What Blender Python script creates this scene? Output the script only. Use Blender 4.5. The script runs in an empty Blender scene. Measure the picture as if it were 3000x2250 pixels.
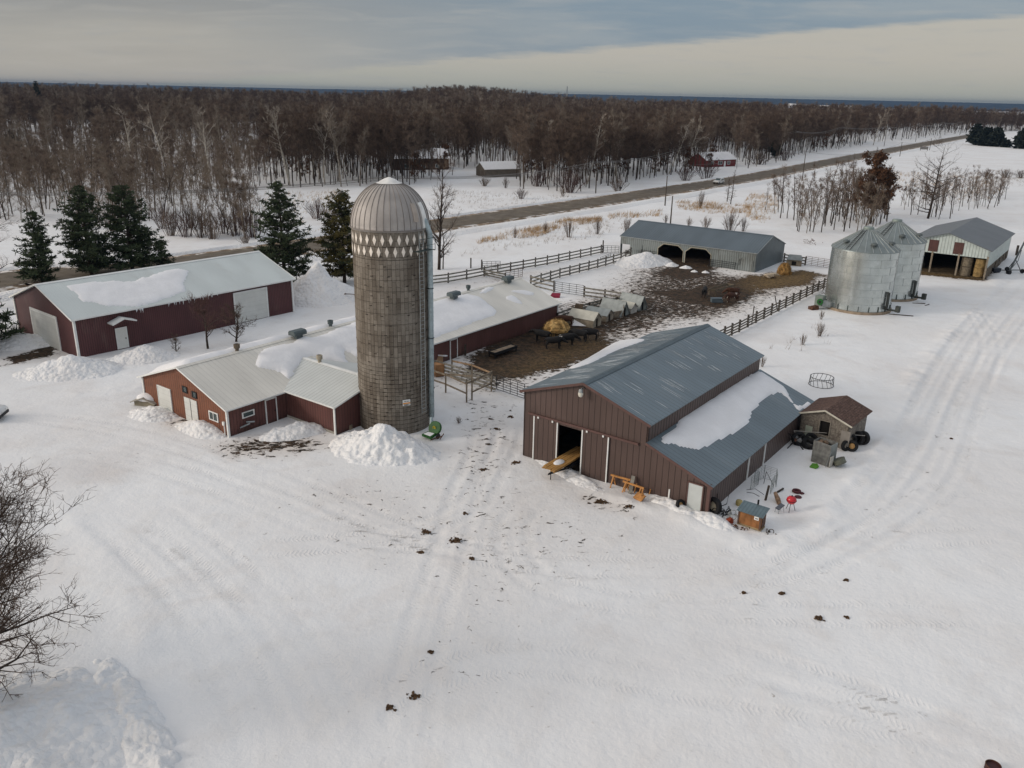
import bpy, bmesh, math, random
import numpy as np
from mathutils import Vector, Matrix
random.seed(7)
R = math.radians
S = bpy.context.scene
COL = S.collection
# ------------------------------------------------------------------ camera
CH = 26.0; CF = 2426.8; CP = R(19.3306); CR = R(1.2186)
def cam_axes():
    F = Vector((0, math.cos(CP), -math.sin(CP)))
    R0 = Vector((1, 0, 0)); U0 = R0.cross(F)
    return F, R0*math.cos(CR)+U0*math.sin(CR), U0*math.cos(CR)-R0*math.sin(CR)
F_, R_, U_ = cam_axes()
cd = bpy.data.cameras.new('camera'); cam = bpy.data.objects.new('camera', cd); COL.objects.link(cam)
cd.sensor_width = 36; cd.lens = 36*CF/3000; cd.clip_start = .5; cd.clip_end = 60000
cam.matrix_world = Matrix(((R_.x, U_.x, -F_.x, 0), (R_.y, U_.y, -F_.y, 0), (R_.z, U_.z, -F_.z, CH), (0, 0, 0, 1)))
S.camera = cam
S.render.resolution_x = 1024; S.render.resolution_y = 768
S.view_settings.view_transform = 'Standard'; S.view_settings.look = 'None'
S.view_settings.exposure = .14; S.view_settings.gamma = 1
# ------------------------------------------------------------------ light
SUN_EL = R(20); SUN_AZ = R(-100)       # azimuth measured from +Y towards +X
W = bpy.data.worlds.new('World'); S.world = W; W.use_nodes = True
nt = W.node_tree; N = nt.nodes; L = nt.links; N.clear()
def nn(t, **k):
    n = N.new(t)
    for a, b in k.items(): setattr(n, a, b)
    return n
def mth(op, a, b=None, c=None):
    n = nn('ShaderNodeMath', operation=op)
    for i, v in enumerate((a, b, c)):
        if v is None: continue
        if isinstance(v, (int, float)): n.inputs[i].default_value = v
        else: L.new(v, n.inputs[i])
    return n.outputs[0]
def mixc(f, a, b):
    n = nn('ShaderNodeMix', data_type='RGBA')
    if isinstance(f, (int, float)): n.inputs[0].default_value = f
    else: L.new(f, n.inputs[0])
    for i, v in ((6, a), (7, b)):
        if isinstance(v, tuple): n.inputs[i].default_value = (*v, 1)
        else: L.new(v, n.inputs[i])
    return n.outputs[2]
def sstep(v, a, b):
    n = nn('ShaderNodeMapRange', interpolation_type='SMOOTHSTEP'); L.new(v, n.inputs[0])
    n.inputs[1].default_value = a; n.inputs[2].default_value = b
    return n.outputs[0]
sky = nn('ShaderNodeTexSky', sky_type='NISHITA'); sky.sun_disc = False
sky.sun_elevation = SUN_EL; sky.sun_rotation = SUN_AZ; sky.dust_density = 2
tc = nn('ShaderNodeTexCoord'); sp = nn('ShaderNodeSeparateXYZ'); L.new(tc.outputs['Generated'], sp.inputs[0])
yy = mth('MAXIMUM', sp.outputs[1], .05)
az = mth('DIVIDE', sp.outputs[0], yy); el = mth('DIVIDE', sp.outputs[2], yy)
cb = nn('ShaderNodeCombineXYZ'); L.new(az, cb.inputs[0]); L.new(mth('MULTIPLY', el, 9), cb.inputs[1])
ns = nn('ShaderNodeTexNoise'); L.new(cb.outputs[0], ns.inputs[0]); ns.inputs['Scale'].default_value = 2.6; ns.inputs['Detail'].default_value = 7; ns.inputs['Roughness'].default_value = .55
ns2 = nn('ShaderNodeTexNoise'); L.new(cb.outputs[0], ns2.inputs[0]); ns2.inputs['Scale'].default_value = 9; ns2.inputs['Detail'].default_value = 8; ns2.inputs['Distortion'].default_value = .6
nz = mth('SUBTRACT', ns.outputs[0], .5)
line = mth('MULTIPLY_ADD', az, .093, .0385)
ns3 = nn('ShaderNodeTexNoise'); L.new(cb.outputs[0], ns3.inputs[0]); ns3.inputs['Scale'].default_value = 14; ns3.inputs['Detail'].default_value = 9; ns3.inputs['Roughness'].default_value = .65
t = mth('ADD', mth('ADD', mth('SUBTRACT', el, line), mth('MULTIPLY', nz, .014)), mth('MULTIPLY', mth('SUBTRACT', ns3.outputs[0], .5), .014))
above = sstep(t, -.002, .007)
rightw = sstep(az, -.42, .15)
cream = mixc(sstep(el, .0, .05), (.40, .41, .37), (.47, .445, .40))
leftc = mixc(sstep(mth('ADD', el, mth('MULTIPLY', nz, .09)), .02, .10), (.43, .41, .375), (.285, .285, .285))
blue = mixc(sstep(mth('ADD', ns.outputs[0], 0), .42, .62), (.215, .280, .345), (.29, .335, .375))
upper = mixc(rightw, leftc, blue)
cl = mixc(above, cream, upper)
cl = mixc(mth('MULTIPLY', sstep(ns2.outputs[0], .45, .75), .30), cl, (.47, .45, .42))
cl = mixc(mth('MULTIPLY', sstep(ns3.outputs[0], .5, .7), .16), cl, (.30, .33, .37))
# the overcast dome overhead (outside the picture): bright grey cloud, warmer and brighter round the veiled sun
high = sstep(sp.outputs[2], .14, .45)
cl = mixc(high, cl, (.52, .555, .615))
sdir = Vector((math.sin(SUN_AZ)*math.cos(SUN_EL), math.cos(SUN_AZ)*math.cos(SUN_EL), math.sin(SUN_EL)))
dp = nn('ShaderNodeVectorMath', operation='DOT_PRODUCT'); L.new(tc.outputs['Generated'], dp.inputs[0]); dp.inputs[1].default_value = sdir
cl = mixc(sstep(dp.outputs['Value'], .35, 1.0), cl, (1.1, .95, .78))
nsk = nn('ShaderNodeVectorMath', operation='SCALE'); L.new(sky.outputs[0], nsk.inputs[0]); nsk.inputs['Scale'].default_value = .08
fin = mixc(.88, nsk.outputs[0], cl)
bg = nn('ShaderNodeBackground'); L.new(fin, bg.inputs[0]); bg.inputs[1].default_value = .98
wo = nn('ShaderNodeOutputWorld'); L.new(bg.outputs[0], wo.inputs[0])
sd = bpy.data.lights.new('sun', 'SUN'); sd.energy = 1.25; sd.angle = R(14); sd.color = (1, .93, .87)
so = bpy.data.objects.new('sun', sd); COL.objects.link(so)
so.rotation_euler = sdir.to_track_quat('Z', 'Y').to_euler()
# ------------------------------------------------------------------ surveying: picture point -> point on the ground
def ray(x, y): return F_*CF + R_*(x-1500) - U_*(y-1125)
def at(x, y, z=0.0):
    d = ray(x, y); t = (z-CH)/d.z
    return Vector((d.x*t, d.y*t, z))
def hh(b, top):      # height of something standing on ground point b whose tip is seen at picture point top
    d = ray(*top); return CH + d.z*math.hypot(b.x, b.y)/math.hypot(d.x, d.y)
def on_plane(x, y, p, n):
    d = ray(x, y); o = Vector((0, 0, CH)); t = (p-o).dot(n)/d.dot(n)
    return o + d*t
# ------------------------------------------------------------------ materials
MATS = {}
def mat(name, col, rough=.7, metal=0.0, var=.12, vs=1.5, bump=0.0, bs=12, rib=None, dirt=None, dirt_s=.6, dirt_lo=.5, dirt_hi=.7, stretch=(1, 1, 1), island=0, spec=.3, splash=None):
    """rib = (axis vector, spacing, groove width 0-1, depth, painted groove shade)"""
    if name in MATS: return MATS[name]
    m = bpy.data.materials.new(name); m.use_nodes = True; MATS[name] = m
    global N, L
    oN, oL = N, L
    N = m.node_tree.nodes; L = m.node_tree.links
    b = N['Principled BSDF']; b.inputs['Roughness'].default_value = rough; b.inputs['Metallic'].default_value = metal
    b.inputs['Specular IOR Level'].default_value = spec
    tc = nn('ShaderNodeTexCoord'); mp = nn('ShaderNodeMapping'); mp.inputs['Scale'].default_value = stretch
    L.new(tc.outputs['Object'], mp.inputs[0])
    n1 = nn('ShaderNodeTexNoise'); L.new(mp.outputs[0], n1.inputs[0]); n1.inputs['Scale'].default_value = vs; n1.inputs['Detail'].default_value = 6
    c = mixc(sstep(n1.outputs[0], .3, .7), tuple(v*(1-var) for v in col), tuple(min(1, v*(1+var)) for v in col))
    if island:
        g = nn('ShaderNodeNewGeometry')
        c = mixc(mth('MULTIPLY', g.outputs['Random Per Island'], island), c, tuple(v*.35 for v in col))
    if dirt:
        n2 = nn('ShaderNodeTexNoise'); L.new(mp.outputs[0], n2.inputs[0]); n2.inputs['Scale'].default_value = dirt_s; n2.inputs['Detail'].default_value = 8
        n2.inputs['Roughness'].default_value = .65
        c = mixc(sstep(n2.outputs[0], dirt_lo, dirt_hi), c, dirt)
    if splash:
        sp3 = nn('ShaderNodeSeparateXYZ'); L.new(tc.outputs['Object'], sp3.inputs[0]); n5 = nn('ShaderNodeTexNoise'); L.new(tc.outputs['Object'], n5.inputs[0]); n5.inputs['Scale'].default_value = 2.2; n5.inputs['Detail'].default_value = 7; n5.inputs['Roughness'].default_value = .65
        f_ = sstep(mth('ADD', mth('DIVIDE', sp3.outputs[2], -splash[1]), mth('MULTIPLY', n5.outputs[0], 2.0)), .35, 1.1); c = mixc(mth('MULTIPLY', f_, splash[2]), c, splash[0])
    h = None
    if rib:
        ax, spc, gw, dep, dk = rib
        d = nn('ShaderNodeVectorMath', operation='DOT_PRODUCT'); L.new(tc.outputs['Object'], d.inputs[0]); d.inputs[1].default_value = ax
        f = mth('FRACT', mth('MULTIPLY', d.outputs['Value'], 1.0/spc))
        g = mth('ABSOLUTE', mth('SUBTRACT', f, .5))
        groove = sstep(g, .5-gw, .5-gw*.3)
        c = mixc(mth('MULTIPLY', groove, dk), c, tuple(v*.25 for v in col))  # shade of the rib grooves painted into the base colour
        h = mth('MULTIPLY', groove, -dep)
    if bump:
        n3 = nn('ShaderNodeTexNoise'); L.new(mp.outputs[0], n3.inputs[0]); n3.inputs['Scale'].default_value = bs; n3.inputs['Detail'].default_value = 5
        hb = mth('MULTIPLY', n3.outputs[0], bump)
        h = hb if h is None else mth('ADD', h, hb)
    if h is not None:
        bp = nn('ShaderNodeBump'); bp.inputs['Strength'].default_value = 1; bp.inputs['Distance'].default_value = 1
        L.new(h, bp.inputs['Height']); L.new(bp.outputs[0], b.inputs['Normal'])
    L.new(c, b.inputs['Base Color'])
    N, L = oN, oL
    return m
# ------------------------------------------------------------------ mesh builder
class MB:
    def __init__(s): s.v = []; s.f = []
    def add(s, vs, fs):
        o = len(s.v); s.v += [tuple(v) for v in vs]; s.f += [tuple(i+o for i in f) for f in fs]; return s
    def box(s, c, d, rz=0.0, M=None):
        x, y, z = d[0]/2, d[1]/2, d[2]/2
        p = [Vector((a*x, b*y, e*z)) for a in (-1, 1) for b in (-1, 1) for e in (-1, 1)]
        m = M if M is not None else Matrix.Rotation(rz, 3, 'Z')
        c = Vector(c)
        return s.add([m@q+c for q in p], [(0, 1, 3, 2), (4, 6, 7, 5), (0, 4, 5, 1), (2, 3, 7, 6), (0, 2, 6, 4), (1, 5, 7, 3)])
    def beam(s, a, b, w, h, up=(0, 0, 1)):
        a = Vector(a); b = Vector(b); d = b-a; l = d.length
        if l < 1e-6: return s
        x = d/l; u = Vector(up)
        if abs(x.dot(u)) > .98: u = Vector((1, 0, 0))
        y = u.cross(x).normalized(); z = x.cross(y)
        M = Matrix((x, y, z)).transposed()
        return s.box((a+b)/2, (l, w, h), M=M)
    def tube(s, pts, rs, n=6, cap=True):
        pts = [Vector(p) for p in pts]
        if not isinstance(rs, (list, tuple)): rs = [rs]*len(pts)
        o = len(s.v); vs = []; fs = []
        for i, p in enumerate(pts):
            d = (pts[min(i+1, len(pts)-1)]-pts[max(i-1, 0)])
            d = d.normalized() if d.length > 1e-9 else Vector((0, 0, 1))
            u = Vector((0, 0, 1)) if abs(d.z) < .9 else Vector((1, 0, 0))
            a = d.cross(u).normalized(); b = d.cross(a)
            for k in range(n):
                t = 2*math.pi*k/n; vs.append(p+(a*math.cos(t)+b*math.sin(t))*rs[i])
        for i in range(len(pts)-1):
            for k in range(n):
                k2 = (k+1) % n; fs.append((i*n+k, i*n+k2, (i+1)*n+k2, (i+1)*n+k))
        if cap: fs += [tuple(range(n-1, -1, -1)), tuple((len(pts)-1)*n+k for k in range(n))]
        return s.add(vs, fs)
    def cyl(s, a, b, r, r2=None, n=12): return s.tube([a, b], [r, r if r2 is None else r2], n)
    def lathe(s, prof, n=32, c=(0, 0, 0), a0=0, a1=2*math.pi, sx=1, sy=1):
        full = abs(a1-a0-2*math.pi) < 1e-6; m = n if full else n+1
        vs = [(c[0]+r*sx*math.cos(a0+(a1-a0)*k/n), c[1]+r*sy*math.sin(a0+(a1-a0)*k/n), c[2]+z) for r, z in prof for k in range(m)]
        fs = []
        for i in range(len(prof)-1):
            for k in range(n):
                k2 = (k+1) % m; fs.append((i*m+k, i*m+k2, (i+1)*m+k2, (i+1)*m+k))
        return s.add(vs, fs)
    def ring(s, c, r, t, n=28, m=5, axis='Z', sx=1, sy=1):
        vs = []; fs = []
        for i in range(n):
            a = 2*math.pi*i/n
            for k in range(m):
                b = 2*math.pi*k/m; q = ((r+t*math.cos(b))*math.cos(a)*sx, (r+t*math.cos(b))*math.sin(a)*sy, t*math.sin(b))
                if axis == 'X': q = (q[2], q[0], q[1])
                if axis == 'Y': q = (q[0], q[2], q[1])
                vs.append((c[0]+q[0], c[1]+q[1], c[2]+q[2]))
        for i in range(n):
            for k in range(m):
                i2 = (i+1) % n; k2 = (k+1) % m; fs.append((i*m+k, i*m+k2, i2*m+k2, i2*m+k))
        return s.add(vs, fs)
    def prism(s, poly, d):      # poly: list of 3D points, extruded by vector d
        d = Vector(d); n = len(poly); p = [Vector(q) for q in poly]
        return s.add(p+[q+d for q in p], [tuple(range(n-1, -1, -1)), tuple(range(n, 2*n))]+[(i, (i+1) % n, n+(i+1) % n, n+i) for i in range(n)])
    def wall(s, outline, holes, fmap, off):
        """2D outline with holes, mapped to 3D by fmap and given thickness off"""
        bm = bmesh.new(); es = []
        for lp in [outline]+list(holes):
            vv = [bm.verts.new((p[0], p[1], 0)) for p in lp]
            es += [bm.edges.new((vv[i], vv[(i+1) % len(vv)])) for i in range(len(vv))]
        bmesh.ops.triangle_fill(bm, use_beauty=True, use_dissolve=False, edges=es)
        bm.verts.index_update(); nv = len(bm.verts)
        P = [Vector(fmap(v.co.x, v.co.y)) for v in bm.verts]; off = Vector(off)
        fs = [tuple(v.index for v in f.verts) for f in bm.faces]
        side = [(e.verts[0].index, e.verts[1].index) for e in es]
        bm.free()
        return s.add(P+[p+off for p in P], fs+[tuple(i+nv for i in reversed(f)) for f in fs]+[(a, b, b+nv, a+nv) for a, b in side])
    def build(s, name, m, parent=None, smooth=False, off=None):
        me = bpy.data.meshes.new(name)
        vs = s.v if off is None else [(v[0]-off[0], v[1]-off[1], v[2]-off[2]) for v in s.v]
        me.from_pydata(vs, [], s.f); me.validate()
        bm = bmesh.new(); bm.from_mesh(me); bmesh.ops.recalc_face_normals(bm, faces=bm.faces); bm.to_mesh(me); bm.free()
        if smooth: me.shade_smooth()
        me.materials.append(m)
        o = bpy.data.objects.new(name, me); COL.objects.link(o)
        if parent: o.parent = parent
        return o
def tag(o, label=None, cat=None, group=None, kind=None):
    if label: o['label'] = label
    if cat: o['category'] = cat
    if group: o['group'] = group
    if kind: o['kind'] = kind
    return o
def thing(name, label, cat, loc=(0, 0, 0), rz=0.0, group=None):
    o = bpy.data.objects.new(name, None); COL.objects.link(o); o.empty_display_size = .5
    o.location = loc; o.rotation_euler = (0, 0, rz)
    return tag(o, label, cat, group)
def solo(mb, name, m, label, cat, loc=None, rz=0.0, group=None, smooth=False, off=None):
    o = mb.build(name, m, None, smooth, off)
    if off is not None and loc is None: loc = off
    if loc is not None: o.location = loc
    o.rotation_euler = (0, 0, rz)
    return tag(o, label, cat, group)
def copy_tree(o, loc=None, rz=None, sc=None, label=None, group=None, parent=None):
    c = o.copy(); COL.objects.link(c); c.parent = parent
    if loc is not None: c.location = loc
    if rz is not None: c.rotation_euler = (0, 0, rz)
    if sc is not None: c.scale = sc if isinstance(sc, tuple) else (sc, sc, sc)
    if label: c['label'] = label
    if group: c['group'] = group
    for ch in o.children: copy_tree(ch, parent=c)
    return c
# ------------------------------------------------------------------ numpy noise
_rs = np.random.RandomState(3); _T = _rs.rand(256, 256)
def vnoise(x, y):
    xi = np.floor(x).astype(int); yi = np.floor(y).astype(int); fx = x-xi; fy = y-yi
    fx = fx*fx*(3-2*fx); fy = fy*fy*(3-2*fy)
    a = _T[xi % 256, yi % 256]; b = _T[(xi+1) % 256, yi % 256]; c = _T[xi % 256, (yi+1) % 256]; d = _T[(xi+1) % 256, (yi+1) % 256]
    return (a*(1-fx)+b*fx)*(1-fy)+(c*(1-fx)+d*fx)*fy
def fbm(x, y, o=4, g=.5):
    s = 0; a = 1; t = 0
    for i in range(o): s = s+a*vnoise(x*2**i+17.3*i, y*2**i+9.1*i); t += a; a *= g
    return s/t-.5
def pl_dist(X, Y, pts):
    """distance to a polyline, and the signed side offset and length along it"""
    best = np.full(X.shape, 1e9); sl = np.zeros(X.shape); sg = np.zeros(X.shape); acc = 0
    for (ax, ay), (bx, by) in zip(pts[:-1], pts[1:]):
        dx, dy = bx-ax, by-ay; l = math.hypot(dx, dy)
        if l < 1e-6: continue
        t = np.clip(((X-ax)*dx+(Y-ay)*dy)/l/l, 0, 1)
        ex = X-ax-t*dx; ey = Y-ay-t*dy; d = np.hypot(ex, ey); m = d < best
        best = np.where(m, d, best); sl = np.where(m, acc+t*l, sl); sg = np.where(m, np.sign(ex*dy-ey*dx), sg); acc += l
    return best, sg*best, sl
def poly_in(X, Y, pts):
    ins = np.zeros(X.shape, bool); n = len(pts)
    for i in range(n):
        ax, ay = pts[i]; bx, by = pts[(i+1) % n]
        if ay == by: continue
        c = ((ay > Y) != (by > Y)) & (X < (bx-ax)*(Y-ay)/(by-ay)+ax); ins ^= c
    return ins
def poly_mask(X, Y, px, soft):
    pts = [tuple(at(*p)[:2]) for p in px]
    d, _, _ = pl_dist(X, Y, pts+[pts[0]]); s = np.where(poly_in(X, Y, pts), d, -d)
    return np.clip(s/soft*.5+.5, 0, 1)
def smooth_line(pts, k=6):
    out = []
    n = len(pts)
    for i in range(n-1):
        p0, p1, p2, p3 = pts[max(i-1, 0)], pts[i], pts[i+1], pts[min(i+2, n-1)]
        for j in range(k):
            t = j/k
            out.append(tuple(.5*((2*p1[c])+(-p0[c]+p2[c])*t+(2*p0[c]-5*p1[c]+4*p2[c]-p3[c])*t*t+(-p0[c]+3*p1[c]-3*p2[c]+p3[c])*t**3) for c in range(2)))
    out.append(tuple(pts[-1][:2])); return out
def terrain(x, y):
    """far ground gently rises into wooded swells; flat round the farm"""
    x = np.asarray(x, float); y = np.asarray(y, float)
    r = np.hypot(x, y)
    far = np.clip((r-500)/900, 0, 1); far = far*far*(3-2*far)
    a = np.arctan2(x, np.maximum(y, 1))
    swell = 10.5*np.exp(-((a+.055)/.085)**2)*np.exp(-((r-1000)/380)**2)
    left = 6*np.exp(-((a+.45)/.22)**2)*far
    return swell+left+far*(2.5*fbm(x/400+5, y/400+2, 3)+1.5) - 6*far*0 - 17*np.clip((r-950)/700, 0, 1)
# ================================================================== GROUND
def lines(a, b, step, far_a, far_b, g=1.13):
    v = list(np.arange(a, b+1e-6, step)); s = step; x = b
    up = []
    while x < far_b: s *= g; x += s; up.append(x)
    s = step; x = a; dn = []
    while x > far_a: s *= g; x -= s; dn.append(x)
    return np.array(dn[::-1]+v+up)
GX = lines(-46, 72, .2, -9000, 9000, 1.05); GY = lines(22, 112, .2, -300, 9000, 1.035)
X, Y = np.meshgrid(GX, GY, indexing='ij')
TRK = [  # vehicle tracks: picture-point polylines, gauge (m), rut width, depth
 ([(3010, 800), (2925, 880), (2850, 960), (2780, 1060), (2715, 1180), (2650, 1300), (2560, 1430), (2420, 1560), (2200, 1680)], 1.9, .45, .075),
 ([(3050, 850), (2990, 930), (2900, 1050), (2830, 1190), (2780, 1330), (2700, 1450), (2560, 1560), (2330, 1660), (2000, 1730), (1700, 1740)], 1.9, .4, .07),
 ([(2600, 860), (2720, 880), (2830, 900), (2900, 990), (2880, 1110), (2830, 1250), (2790, 1400)], 1.8, .35, .05),
 ([(3050, 1560), (2760, 1580), (2450, 1600), (2150, 1640), (1850, 1660), (1500, 1640), (1200, 1560), (900, 1440), (600, 1330), (300, 1250), (0, 1215)], 1.8, .4, .05),
 ([(3050, 2190), (2700, 2130), (2300, 2050), (1950, 1990), (1600, 1930), (1350, 1960), (1100, 2060), (950, 2250)], 1.9, .5, .04),
 ([(1700, 1780), (1950, 1860), (2200, 1940), (2500, 2040), (2800, 2160), (3050, 2270)], 1.9, .5, .04),
 ([(250, 1480), (400, 1600), (560, 1760), (680, 1950), (780, 2160), (830, 2300)], 1.9, .45, .045),
 ([(330, 1420), (560, 1580), (760, 1760), (930, 1980), (1040, 2250)], 1.9, .45, .04),
 ([(1410, 1180), (1420, 1260), (1400, 1350), (1360, 1440), (1330, 1560), (1290, 1700), (1230, 1900), (1180, 2260)], 1.8, .4, .05),
 ([(1500, 1190), (1490, 1280), (1440, 1380), (1380, 1480), (1200, 1560), (900, 1600), (500, 1620)], 1.8, .4, .05),
 ([(1640, 1430), (1560, 1470), (1500, 1560), (1560, 1690), (1800, 1760), (2200, 1790), (2700, 1800), (3050, 1790)], 1.8, .4, .04),
 ([(0, 1330), (250, 1330), (500, 1380), (760, 1470), (1000, 1560), (1300, 1600), (1700, 1640)], 1.8, .4, .045),
 ([(3050, 1440), (2900, 1420), (2750, 1450), (2560, 1560), (2300, 1700), (2000, 1850)], 1.8, .4, .04),
]
BERM = [  # ploughed ridges: polyline, width, height
 ([(3000, 640), (2900, 860), (2800, 960), (2700, 1080), (2620, 1220), (2570, 1340), (2500, 1420), (2400, 1540), (2270, 1600), (2110, 1560), (2000, 1500)], 1.1, .30),
 ([(2030, 1540), (1950, 1500), (1850, 1475), (1750, 1440)], .8, .28),
 ([(180, 1500), (300, 1640), (400, 1800), (420, 1900)], .8, .16),
 ([(240, 1150), (420, 1130), (560, 1080), (760, 1020)], 1.6, .35),
]
Z = .10*fbm(X/9, Y/9, 3)+.05*fbm(X/2.1+8, Y/2.1, 3)+.28*fbm(X/26+3, Y/26+1, 2)
near = (np.hypot(X, Y) < 170)
ix = (GX > -60) & (GX < 95); iy = (GY > 20) & (GY < 150)
sx = X[np.ix_(ix, iy)]; sy = Y[np.ix_(ix, iy)]; sz = np.zeros_like(sx); tread = np.zeros_like(sx); tlen = np.zeros_like(sx); toff = np.zeros_like(sx); second = np.zeros_like(sx)
for px, ga, w, dep in TRK:
    P = smooth_line([tuple(at(*p)[:2]) for p in px], 4)
    d, so_, sl = pl_dist(sx, sy, P)
    e = np.abs(d-ga/2)
    rut = np.exp(-(e/w)**4); lip = np.exp(-((e-w*1.25)/.22)**2)
    tot = sum(math.hypot(b[0]-a[0], b[1]-a[1]) for a, b in zip(P[:-1], P[1:])); endf = np.clip(sl/6, 0, 1)*np.clip((tot-sl)/6, 0, 1)
    fade = .45+.9*np.clip(.5+1.6*fbm(sx/7+dep*90, sy/7, 2), 0, 1)
    fade = fade*endf
    sz += (-dep*.6*rut+dep*.45*lip)*fade
    nt_ = rut*np.clip(fade-.3, 0, 1)
    m = nt_ > tread; second = np.where(m, tread, np.maximum(second, nt_))
    tread = np.where(m, nt_, tread); tlen = np.where(m, sl, tlen); toff = np.where(m, d-ga/2, toff)
tread = tread*np.clip((tread-second-.1)/.25, 0, 1)
for px, w, h in BERM:
    P = smooth_line([tuple(at(*p)[:2]) for p in px], 4)
    d, _, sl = pl_dist(sx, sy, P)
    sz += h*np.exp(-(d/w)**2)*(.55+1.3*(fbm(sx/1.3, sy/1.3, 4)+.25))*np.clip(1.3*(.5+fbm(sx/5, sy/5, 2)), .15, 1)
Z[np.ix_(ix, iy)] += sz
Tr = np.zeros_like(X); Tr[np.ix_(ix, iy)] = tread
Tl = np.zeros_like(X); Tl[np.ix_(ix, iy)] = tlen
To = np.zeros_like(X); To[np.ix_(ix, iy)] = toff
# trampled / dirty zones
def jit(s): return s*fbm(X[np.ix_(jx, jy)]/3.1, Y[np.ix_(jx, jy)]/3.1, 4)
jx = (GX > -75) & (GX < 120); jy = (GY > 20) & (GY < 210)
qx = X[np.ix_(jx, jy)]; qy = Y[np.ix_(jx, jy)]
mud = np.zeros_like(qx); spk = np.zeros_like(qx); wet = np.zeros_like(qx); hay = np.zeros_like(qx)
wx = qx+3.0*fbm(qx/3.1, qy/3.1, 4); wy = qy+3.0*fbm(qx/3.1+40, qy/3.1+7, 4)
for px, so_ in ((([(1375, 1050), (1480, 985), (1560, 935), (1640, 925), (1745, 958), (1800, 1000), (1780, 1040), (1670, 1085), (1560, 1105), (1450, 1110), (1380, 1085)]), 3),
                (([(1876, 852), (1990, 843), (2120, 826), (2180, 812), (2235, 806), (2225, 850), (2200, 880), (2115, 904), (1985, 886)]), 3.5),
                (([(1920, 800), (1960, 778), (1985, 745), (2040, 752), (2080, 775), (2110, 808), (1990, 822)]), 3),
                (([(1500, 1060), (1600, 1000), (1680, 945), (1790, 905), (1900, 870), (1950, 890), (1880, 930), (1780, 980), (1640, 1050)]), 5)):
    mud = np.maximum(mud, poly_mask(wx, wy, px, so_))
mud = np.maximum(mud, .9*poly_mask(wx, wy, [(0, 1052), (60, 1035), (140, 1004), (175, 1012), (130, 1046), (60, 1062), (0, 1075)], 1.5))
hay = np.maximum(hay, poly_mask(wx, wy, [(2200, 812), (2260, 800), (2340, 792), (2420, 806), (2385, 832), (2280, 845), (2200, 850)], 2.5))
hay = np.maximum(hay, poly_mask(wx, wy, [(2680, 795), (2760, 800), (2860, 808), (2895, 800), (2880, 822), (2800, 815), (2690, 806)], 1.6))
hay = np.maximum(hay, .55*poly_mask(wx, wy, [(1500, 1080), (1600, 1040), (1720, 990), (1790, 995), (1700, 1060), (1560, 1110)], 3))
spk = .62*poly_mask(wx, wy, [(1290, 1110), (1420, 960), (1500, 955), (1630, 890), (1800, 850), (1860, 800), (1900, 740), (2000, 745), (2120, 800), (2230, 800), (2430, 812), (2400, 840), (2260, 880), (2160, 930), (2000, 960), (1850, 1010), (1720, 1075), (1560, 1135), (1430, 1150)], 5)
spk = np.maximum(spk, .40*poly_mask(wx, wy, [(1350, 1170), (1520, 1160), (1530, 1330), (1460, 1420), (1360, 1480), (1300, 1400), (1330, 1280)], 4))
spk = np.maximum(spk, .50*poly_mask(wx, wy, [(1560, 880), (1700, 870), (1850, 760), (1900, 720), (2150, 800), (1860, 880), (1700, 990)], 6))
spk = np.maximum(spk, .30*poly_mask(wx, wy, [(1262, 850), (1560, 790), (1820, 770), (1780, 790), (1400, 840), (1262, 868)], 2))
spk = np.maximum(spk, .62*poly_mask(wx, wy, [(645, 1312), (760, 1275), (850, 1262), (960, 1290), (900, 1330), (780, 1345), (660, 1330)], 2))
spk = np.maximum(spk, .55*poly_mask(wx, wy, [(1700, 1445), (1850, 1480), (1880, 1510), (1780, 1500), (1690, 1470)], 1.5))
spk = np.maximum(spk, .55*poly_mask(wx, wy, [(480, 1232), (560, 1222), (560, 1245), (490, 1255)], 1))
spk = np.maximum(spk, .25*poly_mask(wx, wy, [(850, 1350), (1500, 1350), (1900, 1520), (2300, 1700), (1700, 1750), (1350, 2200), (1080, 2200), (1200, 1700), (700, 1500)], 6))
spk = np.maximum(spk, .20*poly_mask(wx, wy, [(100, 1150), (500, 1240), (700, 1400), (300, 1420), (0, 1330), (0, 1150)], 6))
spk = np.maximum(spk, .20*poly_mask(wx, wy, [(2480, 1350), (2760, 900), (2960, 900), (2900, 1350), (2560, 1700), (2200, 1650)], 6))
wet = .8*poly_mask(wx, wy, [(150, 1380), (250, 1350), (310, 1340), (300, 1375), (220, 1400)], 3)
Md = np.zeros_like(X); Md[np.ix_(jx, jy)] = mud
Sp = np.zeros_like(X); Sp[np.ix_(jx, jy)] = spk
Wt = np.zeros_like(X); Wt[np.ix_(jx, jy)] = wet
Hy = np.zeros_like(X); Hy[np.ix_(jx, jy)] = hay
Z[np.ix_(jx, jy)] += .10*np.clip(mud+spk, 0, 1)*fbm(qx/.9, qy/.9, 3)
Z += terrain(X, Y)
def ground_z(x, y):
    i = min(max(int(np.searchsorted(GX, x))-1, 0), len(GX)-2); j = min(max(int(np.searchsorted(GY, y))-1, 0), len(GY)-2)
    u = (x-GX[i])/(GX[i+1]-GX[i]); v = (y-GY[j])/(GY[j+1]-GY[j])
    return float(Z[i, j]*(1-u)*(1-v)+Z[i+1, j]*u*(1-v)+Z[i, j+1]*(1-u)*v+Z[i+1, j+1]*u*v)
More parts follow.
